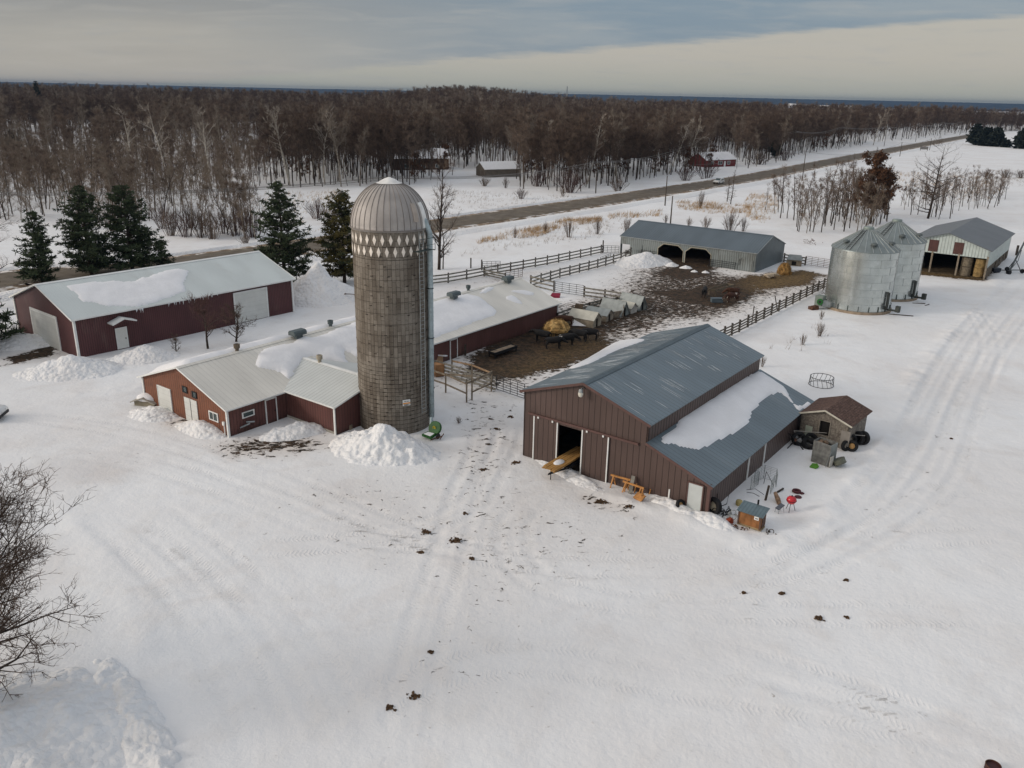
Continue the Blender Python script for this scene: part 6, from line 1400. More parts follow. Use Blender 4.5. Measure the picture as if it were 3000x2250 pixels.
# ---- vehicles
def car(label, loc, rz, body_m, name='car', cat='car', L_=4.7, Wd=1.85, H=1.7, pickup=False, glass_m=None):
    t = thing(name, label, cat, loc, rz); x = L_/2; wb = L_*.30
    prof = [(-x, .45), (-x+.05, .95), (-x+.15, 1.02), (-x+.55, H-.12), (-x+.9, H), (x*.05, H), (x*.38, H*.66), (x*.9, H*.56), (x, H*.45), (x, .38), (wb+.42, .30), (wb+.3, .62), (wb, .74), (wb-.3, .62), (wb-.42, .30), (-wb+.42, .30), (-wb+.3, .62), (-wb, .74), (-wb-.3, .62), (-wb-.42, .32)]
    b = MB().prism([(p[0], -Wd/2, p[1]) for p in prof], (0, Wd, 0)).build('body', body_m, t); bv = b.modifiers.new('b', 'BEVEL'); bv.width = .07; bv.segments = 2; bv.limit_method = 'ANGLE'
    gm = glass
    for s in (-1, 1):
        MB().prism([(-x+.65, s*(Wd/2+.004), 1.08), (-x+.85, s*(Wd/2+.004), H-.14), (x*.03, s*(Wd/2+.004), H-.12), (x*.28, s*(Wd/2+.004), 1.08)], (0, s*.012, 0)).build('side_window', gm, t)
        for w in (-wb, wb):
            wl = MB().cyl((w, s*(Wd/2-.22), .34), (w, s*(Wd/2+.02), .34), .34, n=20).build('wheel', mat('tyre_rubber', (.015, .015, .016), .9, var=.3), t)
            MB().cyl((w, s*(Wd/2), .34), (w, s*(Wd/2+.035), .34), .19, n=14).build('rim', steel, wl)
        MB().box((x-.02, s*(Wd/2-.28), .72), (.1, .36, .16)).build('headlight', mat('lamp_clear', (.7, .7, .68), .2), t); MB().box((-x+.03, s*(Wd/2-.16), .85), (.1, .2, .3)).build('tail_light', mat('lamp_red', (.35, .02, .02), .3), t)
    a, c = Vector((x*.40, 0, H*.67)), Vector((x*.08, 0, H-.04)); up_ = Vector((.5, 0, .6)).normalized()*.03
    MB().prism([a+Vector((0, -Wd*.42, 0))+up_, a+Vector((0, Wd*.42, 0))+up_, c+Vector((0, Wd*.40, 0))+up_, c+Vector((0, -Wd*.40, 0))+up_], up_*.3).build('windscreen', gm, t)
    MB().prism([(-x+.16, -Wd*.40, 1.08), (-x+.16, Wd*.40, 1.08), (-x+.52, Wd*.38, H-.15), (-x+.52, -Wd*.38, H-.15)], (-.03, 0, .015)).build('rear_window', gm, t)
    MB().box((x, 0, .48), (.12, Wd*.9, .22)).box((-x, 0, .55), (.1, Wd*.9, .22)).build('bumper', black, t); return t
cp2 = at(2118, 545); rd = (at(2300, 508)-at(2000, 562)).normalized(); ra_ = math.atan2(rd.y, rd.x)
nrm = Vector((-rd.y, rd.x, 0)); 
near_r = min(dense, key=lambda p: (p-Vector((cp2.x, cp2.y, 0))).length)
cc = near_r - nrm*2.0
car('white car driving along the highway, half hidden by a thin larch', (cc.x, cc.y, .50), ra_+math.pi, mat('car_white', (.62, .62, .60), .3, spec=.5), L_=4.8)
p = at(-78, 1232); car('white car with dark bumper poking in at the left picture edge', (p.x, p.y, .03), R(8), mat('car_white', (.7, .7, .7), .3), L_=4.8)
# ================================================================== FARM THINGS
def P2(o, x, y, z=0):
    q = at(*o(x, y)); return Vector((q.x, q.y, ground_z(q.x, q.y)+z))
rustm = mat('rusty_steel', (.11, .055, .035), .85, .3, var=.4, vs=4)
tyre_m = mat('tyre_rubber', (.015, .015, .016), .9)
wood_o = mat('orange_wood', (.42, .20, .065), .75, var=.3, vs=3)
OZ = lambda x, y: (2250+x*350/2212, 1150+y*350/2212); OY = lambda x, y: (2050+x*350/2212, 1370+y*350/2212); O8b = lambda x, y: (1500+x*.20344, 850+y*.20344)
# wooden hutch with metal roof
q = P2(OY, 690, 1060); hz = (P2(OY, 1080, 1190)-q); ang = math.atan2(hz.y, hz.x); Lh = 1.52
t = thing('wooden_hutch', 'small orange brown wooden hutch with grey metal lid and a white sign', 'hutch', q, ang)
hw = mat('hutch_wood', (.24, .105, .038), .8, var=.35, vs=3, stretch=(1, 1, .5)); hd = mat('hutch_dark', (.10, .06, .045), .85)
MB().box((Lh/2, .42, .62), (Lh, .84, .86)).build('box', hw, t); MB().box((Lh/2, .4, .10), (Lh*1.05, .7, .14)).build('skid', mat('tan_log', (.28, .21, .12), .9, var=.3), t)
rfm = mat('hutch_roof', (.14, .19, .21), .5, .4, rib=((1, 0, 0), .22, .1, .01, .4)); mb = MB(); slab(mb, (-.12, -.1, 1.08), (Lh+.12, -.1, 1.08), (Lh+.12, 1.0, 1.34), (-.12, 1.0, 1.34), .05); mb.build('lid', rfm, t)
for x in (0.04, Lh-.04): MB().box((x, -.01, .6), (.09, .06, .95)).build('corner_post', hd, t)
MB().box((Lh+.02, .42, .62), (.04, .5, .75)).build('end_panel', hd, t)
sg = MB().box((Lh*.8, -.03, .88), (.30, .02, .24)).build('sign', MATS['sign_white'], t)
MB().box((Lh*.8, -.045, .89), (.22, .01, .03)).box((Lh*.8+.02, -.045, .84), (.18, .01, .02)).build('sign_lines', black, sg)
MB().box((Lh*.55, 1.02, 1.5), (.1, .1, .3)).build('chimney_stub', black, t)
# barbecue
q = P2(OY, 1670, 800); t = thing('kettle_grill', 'red kettle grill on three dark legs', 'grill', q)
red_e = mat('red_enamel', (.50, .012, .022), .3, var=.05, spec=.6)
MB().lathe([(.001, -.28), (.2, -.22), (.3, -.1), (.33, 0), (.3, .14), (.2, .25), (.001, .3)], 24, (0, 0, .78)).build('kettle', red_e, t, True)
for a in (0, 2.1, 4.2): MB().tube([(.15*math.cos(a), .15*math.sin(a), .6), (.34*math.cos(a), .34*math.sin(a), 0)], .02, 5).build('leg', black, t)
MB().cyl((0, 0, 1.08), (0, 0, 1.14), .04).build('knob', black, t); MB().ring((0, 0, .78), .335, .015, 24, 5).build('rim', black, t)
# toppled chair / small seat
q = P2(OY, 1470, 830); t = thing('small_stool', 'grey small seat on bent metal legs left of the red grill', 'stool', q, .5)
MB().box((0, 0, .42), (.55, .32, .07), M=Matrix.Rotation(R(-25), 3, 'Y')).build('seat', mat('seat_slate', (.08, .09, .11), .6), t)
for x, y in ((.2, .12), (.2, -.12), (-.18, .12), (-.18, -.12)): MB().tube([(x, y, .4), (x*1.3, y*1.4, 0)], .018, 5).build('leg', steel, t)
# log / wooden slab
q = P2(OY, 1480, 690); solo(MB().tube([(0, 0, 0), (-.05, .35, .25), (-.1, .9, .45)], [.14, .17, .12], 10), 'log_piece', mat('split_log', (.24, .16, .105), .9, var=.4, vs=5), 'upright tan split log behind the small seat', 'log', q)
q = P2(OY, 1210, 610); solo(MB().beam((0, 0, -.2), (.2, .2, 1.05), .12, .12), 'leaning_post', postm, 'dark leaning post beside the wire cage', 'post', q)
q = P2(OY, 1435, 470); solo(MB().beam((0, 0, .05), (.55, .45, .12), .1, .1), 'timber_piece', postm, 'short dark timber lying in the snow right of the wire cage', 'timber', q)
q = P2(OY, 725, 690); solo(MB().lathe([(.001, .34), (.2, .33), (.24, .2), (.22, 0), (.001, 0)], 14), 'bucket', mat('yellow_tan', (.40, .33, .14), .8), 'small yellowish pail upside down in the snow behind the hutch', 'pail', q, smooth=True)
q = P2(OY, 1790, 460); t = thing('wheel_hub', 'reddish brown ring-shaped wheel hub lying in the snow', 'wheel hub', q); MB().ring((0, 0, .10), .23, .09, 20, 8).build('hub_ring', mat('maroon_rust', (.075, .02, .024), .7), t, True); MB().box((.3, -.25, .05), (.24, .2, .1), .5).build('flange', mat('maroon_rust', (.075, .02, .024)), t)
q = P2(OY, 1820, 555); solo(MB().lathe([(.001, .10), (.15, .10), (.24, .05), (.24, 0), (.001, 0)], 18), 'metal_disc', mat('maroon_rust', (.075, .02, .024)), 'small maroon round lid below the ring-shaped hub', 'lid', q)
for i, (a, b, c_) in enumerate((((860, 450), (1020, 460), (1185, 540)), ((865, 495), (980, 540), (1100, 572)))):
    p = [P2(OY, *k, .15-.1*j*0) for j, k in enumerate((a, b, c_))]; p[1].z += .12
    solo(MB().tube(smooth3(p) if False else p, .02, 5), 'bent_rod', black, f'thin bent rod in the snow left of the wire cage, {("upper", "lower")[i]} one', 'rod', off=p[0].copy())
# wire mesh enclosure
q0 = P2(OY, 1000, 330); wm = mat('wire_mesh', (.22, .25, .24), .6, .4)
t = thing('wire_cage', 'open bent enclosure of galvanised wire mesh standing in the snow', 'wire cage', q0)
base = [P2(OY, *k) for k in ((935, 415), (1075, 325), (1000, 290), (1180, 200), (1400, 270), (1410, 365))]
base2 = [P2(OY, *k) for k in ((1360, 385), (1300, 495))]
for bs in (base, base2):
    mb = MB()
    for a, b in zip(bs[:-1], bs[1:]):
        l = (b-a).length
        for k in range(9): z = Vector((0, 0, .03+k*.125)); mb.tube([a+z, b+z], .010, 3, False)
        n = max(2, int(l/.4))
        for k in range(n+1): p = a.lerp(b, k/n); mb.tube([p, p+Vector((0, 0, 1.03))], .008 if k not in (0, n) else .02, 3, False)
    mb.build('mesh_panel', wm, t, off=q0)
mb = MB(); a = P2(OY, 1185, 300); b = P2(OY, 1205, 290); c_ = P2(OY, 1345, 480); b.z += .9; mb.tube([a, b, c_+Vector((0, 0, .6))], .02, 4); mb.build('bent_brace', black, t, off=q0)
# round feeder ring
q = P2(lambda x, y: (2000+x*.31646, 1000+y*.31646), 1280, 405); t = thing('bale_feeder_ring', 'empty black round bale feeder ring in the open snow beyond the lean-to', 'feeder', q)
rg = .0; rad = 1.08
MB().ring((0, 0, .82), rad, .03, 40, 6).build('top_ring', black, t)
MB().ring((0, 0, .02), rad*1.05, .03, 40, 6).build('bottom_ring', black, t)
mb = MB()
for k in range(16):
    a = k*math.pi/8; b = a+.22; mb.tube([(rad*math.cos(a), rad*math.sin(a), .82), (rad*1.05*math.cos(b), rad*1.05*math.sin(b), .0)], .022, 5, False)
mb.build('slant_bars', black, t)
# stone shed junk
q = P2(OZ, 960, 1290); dxy = (P2(OZ, 1110, 1390)-P2(OZ, 790, 1275)); ang = math.atan2(dxy.y, dxy.x); w = dxy.length
q = P2(OZ, 790, 1275); t = thing('sheet_clad_crate', 'tall open-topped crate of weathered grey sheets, standing before the small shed', 'crate', q, ang)
gs = mat('weathered_grey_sheet', (.165, .165, .155), .85, var=.3, vs=3, dirt=(.10, .075, .05), dirt_s=2, dirt_lo=.6, dirt_hi=.8); hC = 1.75
MB().box((w/2, .02, hC/2), (w, .05, hC)).build('front_panel', gs, t); MB().box((w-.02, .5, hC/2), (.05, .96, hC)).build('side_panel', mat('ribbed_grey_sheet', (.24, .26, .25), .6, .3, rib=((0, 1, 0), .12, .15, .02, .5)), t)
MB().box((.02, .5, hC/2), (.05, .92, hC)).box((w/2, .98, hC/2), (w, .05, hC)).build('back_panels', gs, t)
MB().box((w*.5, .5, hC-.35), (w-.12, .9, .06)).build('inside_shelf', dark_in, t)
rc = MB()
for x, y, s in ((.35, .3, .35), (.7, .65, .3), (.55, .8, .28), (.25, .7, .25)): rc.box((x, y, hC-.2), (s, s*.8, .22), M=Matrix.Rotation(x*3, 3, 'Z')@Matrix.Rotation(.4, 3, 'X'))
rc.build('broken_boards', mat('broken_wood', (.18, .125, .085), .9, var=.4), t)
MB().beam((w*.92, -.18, 0), (w+.05, .02, 1.25), .035, .035).build('leaning_pipe', steel, t); MB().box((w+.12, .15, .45), (.05, .5, .9)).build('leaning_board', mat('pale_board_wood', (.45, .43, .38), .8), t)
q = P2(OZ, 1330, 1370); t = thing('stock_tank', 'upturned grey green oval tub leaning in the snow by the crate', 'tub', q, R(40))
MB().prism([(.55*math.cos(a)*(1 if abs(math.cos(a)) > .2 else 1), .38*math.sin(a), 0) for a in np.linspace(0, 6.283, 21)[:-1]], (0, 0, .38)).build('tub_body', mat('tub_grey_green', (.14, .145, .11), .6, var=.15), t)
MB().ring((0, 0, .02), .38, .03, 24, 6, sx=1.45, sy=1).build('tub_rim', mat('tub_rim', (.10, .10, .08)), t); t.rotation_euler = (R(-28), R(8), R(60)); t.location.z += .18; t.scale = (1.15, 1.15, 1)
q = P2(OZ, 850, 1390); solo(MB().prism([(-.35, -.05, 0), (.0, -.35, .02), (.28, -.2, .1), (.3, .2, .14), (-.05, .28, .12)], (0, .02, .08)), 'green_lid', mat('bright_green', (.075, .22, .02), .5, var=.1), 'bright green plastic sheet lying before the grey crate', 'plastic sheet', q)
def tyre(label, p, r=.42, w=.24, rot=(0, 0, 0), rim=None, name='tyre', grp='old tyres round the farm yard'):
    t = thing(name, label, 'tyre', p, 0, grp); t.rotation_euler = rot
    pr = [(r*.58, -w/2), (r*.9, -w/2), (r, -w*.36), (r, w*.36), (r*.9, w/2), (r*.58, w/2), (r*.54, w*.3), (r*.54, -w*.3), (r*.58, -w/2)]
    MB().lathe(pr, 28).build('tyre_casing', tyre_m, t, True)
    if rim: MB().lathe([(r*.56, -w*.2), (r*.5, .02), (r*.2, .05), (.001, .05)], 20).build('rim', rim, t)
    return t
yel = mat('wheel_tan', (.42, .25, .10), .6); wht = mat('wheel_cream', (.50, .45, .34), .6)
tyre('large tyre lying flat against the small shed under its window', P2(OZ, 760, 1010, .25), .62, .4, (R(20), 0, 0))
tyre('second tyre stacked on the flat one under the window', P2(OZ, 790, 960, .5), .5, .3, (R(30), R(10), 0))
tyre('black tyre behind the grey crate, left of a jumble', P2(OZ, 1420, 1080, .4), .42, .26, (R(80), 0, R(30)), None)
tyre('tyre with tan wheel before the right side of the small shed', P2(OZ, 1540, 1090, .4), .45, .28, (R(75), 0, R(-40)), yel)
tyre('big black tyre with tan rim at the far right corner of the small shed', P2(OZ, 1740, 960, .5), .55, .4, (R(85), 0, R(-60)), yel)
tyre('inner big tyre leaning against the right side wall of the small shed', P2(OZ, 1650, 960, .5), .55, .4, (R(85), 0, R(-60)), None)
tyre('upright thin tyre leaning on the right corner of the small shed', P2(OZ, 1530, 1000, .5), .5, .18, (R(85), 0, R(20)), None)
tyre('tractor tyre with cream wheel at the lean-to corner', P2(OY, 240, 840, .5), .6, .36, (R(82), 0, R(-52)), wht)
tyre('small wheel with tan hub half buried before the lean-to front', P2(O7, 1640, 1640, .15), .4, .2, (R(60), 0, R(40)), yel)
tyre('dark tyre lying inside the corner between lean-to and small shed', P2(OZ, 560, 950, .4), .6, .4, (R(50), 0, R(10)), None)
# star-shaped implement
q = P2(OZ, 490, 1010); t = thing('star_implement', 'dark implement with crossed arms and reddish hub left of the flat tyres', 'implement', q)
hb = MB().box((0, 0, .6), (.16, .16, .2)).build('hub', rustm, t)
for a, z in ((.3, 1.0), (2.2, .95), (3.6, 0), (5.5, 0), (1.4, .1)): MB().beam((0, 0, .6), (math.cos(a)*.75, math.sin(a)*.75, z), .06, .06).build('arm', black, t)
a, b = P2(OZ, 450, 900, .9), P2(OZ, 1760, 1010, .9); solo(MB().tube([a, b], .03, 6).tube([a, a+Vector((.1, -.2, -.12))], .03, 6), 'long_pipe', mat('grey_pipe', (.36, .34, .31), .6), 'long thin grey pipe lying across in front of the small shed', 'pipe', off=a)
# farm machine remains by lean-to corner
def junk(label, name, cat, q, n, s, m, seed, h=.4):
    rr = random.Random(seed); mb = MB()
    for i in range(n):
        a = Vector((rr.gauss(0, s), rr.gauss(0, s*.7), rr.uniform(0, h))); d = Vector((rr.gauss(0, 1), rr.gauss(0, 1), rr.gauss(0, .7))).normalized()*rr.uniform(.2, .6)*s*1.4
        if i % 3 == 0: mb.tube([a, a+d], .035, 5)
        elif i % 3 == 1: mb.beam(a, a+d, .07, .05)
        else: mb.ring(tuple(a), rr.uniform(.1, .2), .025, 12, 5, rr.choice('XYZ'))
    return solo(mb, name, m, label, cat, q)
junk('dark tangled machine parts right of the tractor tyre at the lean-to corner', 'machine_parts', 'machine parts', P2(OY, 420, 890), 26, .38, black, 3)
junk('pale bent rods and wheels left of the wooden hutch', 'scrap_metal', 'scrap', P2(OY, 600, 980), 16, .3, steel, 4)
solo(MB().box((0, 0, .14), (.38, .3, .28), .5).box((0, 0, .3), (.3, .2, .08), .9), 'small_engine', mat('engine_rust_red', (.26, .05, .02), .7), 'small rusty red engine block left of the wooden hutch', 'engine', P2(OY, 550, 1030))
junk('coiled brown scrap at the left foot of the wooden hutch', 'scrap_metal', 'scrap', P2(OY, 760, 1130), 14, .26, rustm, 6, .2)
junk('broken stakes behind the right end of the wooden hutch', 'broken_stakes', 'stakes', P2(OY, 1290, 1230), 7, .2, postm, 7, .15)
solo(MB().tube([(0, 0, 0), (.5, -.3, .45), (.55, -.3, 1.1)], .03, 5).tube([(0, 0, 0), (-.1, .1, 1.0)], .03, 5), 'tow_hitch', black, 'black hitch frame behind the tractor tyre at the lean-to', 'hitch', P2(OY, 330, 740))
# lumber trailer in the barn doorway
q = fB(-1.0, -1.15); t = thing('lumber_trailer', 'low trailer loaded with yellow boards, half inside the barn doorway', 'trailer', (q.x, q.y, 0), R(90-BHD))
rr = random.Random(8)
mb = MB()
for k in range(3):
    for j in range(6):
        y = -.55+.2*j+rr.gauss(0, .01); x0 = -1.1+rr.uniform(-.25, .1); mb.box((x0/1+2.1, y+.1, .82+k*.05), (4.4+rr.uniform(-.3, .3), .165, .04))
mb.build('lumber', mat('fresh_lumber', (.44, .245, .08), .75, var=.25, vs=2, stretch=(.4, 3, 1), island=.4), t)
mb = MB().box((1.9, 0, .62), (3.6, 1.3, .12)); 
for s in (-.55, .55): mb.beam((-1.2, 0, .5), (.4, s, .55), .09, .1)
mb.tube([(-1.15, 0, .5), (-1.15, 0, 0)], .035, 6).box((-1.3, 0, .52), (.3, .1, .1)); mb.build('trailer_frame', black, t)
for s in (-.8, .8): wl = MB().cyl((2.4, s-.1, .34), (2.4, s+.1, .34), .34, n=20).build('wheel', tyre_m, t)
solo(MB().lathe([(.6, -.02), (.5, .05), (.2, .1), (.001, .11)], 18, sx=.9, sy=.55), 'snow_patch', RSNOW, 'patch of snow lying on the yellow boards in the barn doorway', 'snow', tuple(fB(-1.05, -1.2, .97)), R(90-BHD), smooth=True)
# sawhorses
def sawhorse(label, q, ang, L_=1.6, h=.85):
    t = thing('sawhorse', label, 'sawhorse', q, ang, 'orange sawhorses before the brown barn'); MB().beam((-L_/2, 0, h), (L_/2, 0, h), .09, .12).build('top_beam', wood_o, t)
    for x in (-L_*.36, L_*.36):
        for s in (-1, 1): MB().beam((x, 0, h), (x+.05*s, s*.32, 0), .08, .05).build('leg', wood_o, t)
        MB().beam((x, -.16, h*.5), (x, .16, h*.5), .03, .08).build('brace', wood_o, t)
ga = R(-BHD)
gdir = (fB(0, 1)-fB(0, 0)); ga = math.atan2(gdir.y, gdir.x)
sawhorse('left orange sawhorse before the sliding door', P2(O7, 1150, 1470), ga+.08, 1.5); sawhorse('middle orange sawhorse, its top beam lower, before the barn wall', P2(O7, 1255, 1515), ga-.05, 1.7, .7); sawhorse('right orange sawhorse before the barn wall', P2(O7, 1345, 1510), ga+.03, 1.5)
solo(MB().beam((0, -.25, 0), (0, .1, 1.25), .28, .05), 'grey_board', plank, 'grey board leaning upright between the orange sawhorses', 'board', P2(O7, 1245, 1505), ga)
solo(MB().prism([(-.35, -.15, .05), (.4, -.15, .05), (.4, .3, .35), (-.35, .3, .35)], (0, -.04, .06)).beam((.1, .1, .2), (.25, .15, 1.0), .05, .05), 'snow_shovel', wood_o, 'orange wooden scoop with upright handle before the sawhorses', 'scoop', P2(O7, 1300, 1570), ga-.3)
# forage blower by the silo
q = P2(O6, 1590, 1600); t = thing('forage_blower', 'green forage blower with round fan housing at the foot of the silo pipe', 'machine', q, R(-28))
t.scale = (.85, .85, .85); grn = mat('machine_green', (.018, .085, .016), .5, var=.2); MB().lathe([(.001, -.16), (.62, -.16), (.66, -.1), (.66, .1), (.62, .16), (.001, .16)], 28).build('fan_housing', grn, t); 
t.children[0].rotation_euler = (R(62), 0, 0); t.children[0].location = (0, 0, .85)
MB().ring((0, -.17, .92), .16, .03, 14, 5, 'Y').box((.05, -.2, .94), (.2, .03, .08)).build('yellow_badge', mat('badge_yellow', (.55, .42, .03), .5), t)
MB().prism([(-.75, -1.1, .25), (.35, -1.3, .25), (.35, -.35, .3), (-.6, -.3, .3)], (0, 0, .22)).build('hopper', grn, t); MB().prism([(-.62, -1.0, .48), (.22, -1.17, .48), (.22, -.45, .5), (-.48, -.42, .5)], (0, 0, .02)).build('hopper_snow', RSNOW, t)
MB().tube([(-.5, .1, .8), (-.6, .3, 1.2), (-.75, .5, 1.6)], [.2, .18, .17], 10).build('outlet_pipe', mat('pipe_blue_grey', (.3, .36, .375)), t)
MB().beam((.3, -1.2, .15), (1.0, -.3, .35), .08, .08).beam((.9, -.6, .1), (1.1, -.2, .6), .06, .06).build('drawbar', rustm, t)
for s in (-.5, .45): MB().cyl((s, -.3, .25), (s+.14, -.3, .25), .26, n=16).build('wheel', tyre_m, t)
solo(MB().box((0, 0, .3), (.8, .1, .12)).box((-.3, 0, .15), (.1, .3, .5)).box((.3, 0, .15), (.1, .3, .5)), 'timber_bracket', oldw, 'weathered timber frame between the wing corner and the silo heap', 'timber frame', P2(O6, 885, 1540), R(-30))
# snow-capped kennel
q = P2(O5, 1205, 1340); t = thing('kennel', 'small kennel with a thick white snow cap by the parlour', 'kennel', q, R(-12))
MB().wall([(-.95, -.3), (.95, -.3), (.95, .38), (0, .75), (-.95, .38)], [], lambda a, b: (a, -.6, b), (0, 1.2, 0)).build('body', mat('kennel_tan', (.25, .22, .16), .85), t)
mb = MB()
for s in (-1, 1): slab(mb, (0, -.85, .86), (0, .85, .86), (s*1.2, .85, .40), (s*1.2, -.85, .40), .07)
mb.build('roof', mat('kennel_roof', (.33, .31, .27), .8), t)
MB().lathe([(1.0, 0), (.95, .22), (.6, .42), (.2, .5), (.001, .51)], 20, (0, 0, .52), sx=1.0, sy=.75).build('snow_cap', RSNOW, t, True)
# calf huts
rowv = (P2(O8b, 1850, 290)-P2(O8b, 1215, 520)); rowa = math.atan2(rowv.y, rowv.x)
def hut(label, px, h=1.3, w=1.7, l=3.0, rot=0, door_=True, roofm=None, col=(.27, .235, .18), low=.55):
    """ridge runs across the row; the front gable faces the mud on the right"""
    q = P2(O8b, *px); t = thing('calf_hut', label, 'hut', q, rowa-R(90)+R(rot), 'row of calf huts in the pen'); wm_ = mat('hut_wood_%d' % int(col[0]*100), col, .9, var=.25, vs=2)
    g = [(-w/2, -.1), (w/2, -.1), (w/2, h*low), (0, h), (-w/2, h*low)]
    MB().wall(g, [rect(-.3, .15, -.05, h*.6)] if door_ else [], lambda a, b: (0, a, b), (-.07, 0, 0)).build('front', wm_, t)
    MB().wall(g, [], lambda a, b: (-l, a, b), (.07, 0, 0)).build('back', wm_, t)
    MB().box((-l/2, w/2-.03, h*low/2), (l-.2, .06, h*low)).box((-l/2, -w/2+.03, h*low/2), (l-.2, .06, h*low)).build('side_boards', wm_, t)
    sl = (h-h*low)/(w/2); mb = MB()
    for s in (-1, 1): slab(mb, (.12, 0, h+.06), (-l-.12, 0, h+.06), (-l-.12, s*(w/2+.1), h*low-.1*sl+.06), (.12, s*(w/2+.1), h*low-.1*sl+.06), .05)
    mb.build('roof', roofm or mat('hut_roof', (.25, .275, .275), .5, .3, var=.15), t)
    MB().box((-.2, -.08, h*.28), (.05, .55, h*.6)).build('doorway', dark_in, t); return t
creamr = mat('hut_roof_cream', (.46, .45, .39), .6, var=.1)
hut('nearest calf hut with cream roof and dark doorway, beside the hay feeder', (1225, 525), 1.7, 2.0, 3.4, 4, roofm=creamr)
hut('second calf hut of the row, with low grey blue roof', (1405, 440), 1.35, 1.8, 3.0, 4, col=(.25, .215, .17))
hut('third calf hut, steep tent-shaped steel one in the middle of the row', (1625, 368), 1.8, 2.1, 3.2, 0, col=(.20, .22, .21), low=.12)
hut('fourth calf hut of the row, half under a torn white sheet', (1755, 330), 1.3, 1.5, 2.4, 0, col=(.42, .40, .36), roofm=creamr, door_=False)
hut('last calf hut at the far end, steep grey roof over a dark opening', (1880, 290), 1.8, 1.9, 3.2, -4, col=(.17, .175, .16), low=.15)
MBt = MB().prism([(-1.1, -.8, .0), (1.2, -.8, .0), (1.0, .9, 1.1), (-.5, .9, 1.1)], (0, -.1, .1)); solo(MBt, 'snowy_sheet', RSNOW, 'sloping snow-covered sheet leaning left of the nearest calf hut', 'sheet', P2(O8b, 985, 500), R(-5))
solo(MB().prism([(-.5, 0, 0), (.5, 0, 0), (.8, .5, 1.6), (-.2, .5, 1.6)], (0, -.08, .03)), 'brown_board', mat('brown_boards', (.13, .095, .065), .9, var=.3), 'tall brown board standing left of the nearest calf hut', 'board', P2(O8b, 920, 400), R(-15))
q = P2(O8b, 1500, 395); solo(MB().box((0, 0, .4), (2.2, .05, .8)).beam((1.1, 0, 0), (1.1, 0, 1.5), .07, .07), 'low_partition', oldw, 'low grey board partition between the second and third calf hut', 'partition', q, R(32))
# hay feeder with hay and its cattle
hq = P2(O8b, 640, 690); t = thing('hay_feeder', 'dark metal bale feeder heaped with golden hay', 'feeder', hq)
mb = MB().ring((0, 0, 1.25), 1.15, .04, 28, 6).ring((0, 0, .35), 1.15, .04, 28, 6)
for k in range(14): a = k*6.283/14; mb.tube([(1.15*math.cos(a), 1.15*math.sin(a), 0), (1.15*math.cos(a+.12), 1.15*math.sin(a+.12), 1.25)], .03, 5)
mb.build('frame', black, t)
haym = mat('golden_hay', (.42, .275, .11), .95, var=.45, vs=3, bump=.10, bs=6)
def haymound(seed, r, h, z0, n=2600, sx=1, sy=1):
    rr = random.Random(seed); mb = MB().lathe([(r*.95, 0), (r, h*.25), (r*.85, h*.6), (r*.5, h*.9), (.001, h)], 22, (0, 0, z0), sx=sx, sy=sy)
    for i in range(len(mb.v)): v = mb.v[i]; k = 1+rr.uniform(-.14, .14); mb.v[i] = (v[0]*k, v[1]*k, v[2]+rr.uniform(-.06, .10))
    for _ in range(n):
        a = rr.uniform(0, 6.283); e = rr.uniform(0, 1); rad_ = r*math.sqrt(1-e*e*.95); p = Vector((math.cos(a)*rad_*sx, math.sin(a)*rad_*sy, z0+h*e)); d = Vector((rr.gauss(0, 1), rr.gauss(0, 1), rr.gauss(0, .5))); blade(mb, p, d, rr.uniform(.15, .4), .03, rr)
    return mb
haymound(1, 1.4, 1.15, .9, 3400).build('hay', haym, t); haymound(2, 1.0, .9, .1, 600).build('lower_hay', mat('dull_hay', (.20, .135, .06), .95, var=.4, vs=3), t)
hq2 = P2(O2, 1570, 640); o = solo(haymound(3, 1.05, 1.75, -.05, 3000), 'hay_bale', mat('brown_hay', (.30, .175, .06), .95, var=.45, vs=3, bump=.08, bs=6), 'shaggy round hay bale on the straw heap at the right end of the cattle shed', 'hay bale', hq2)
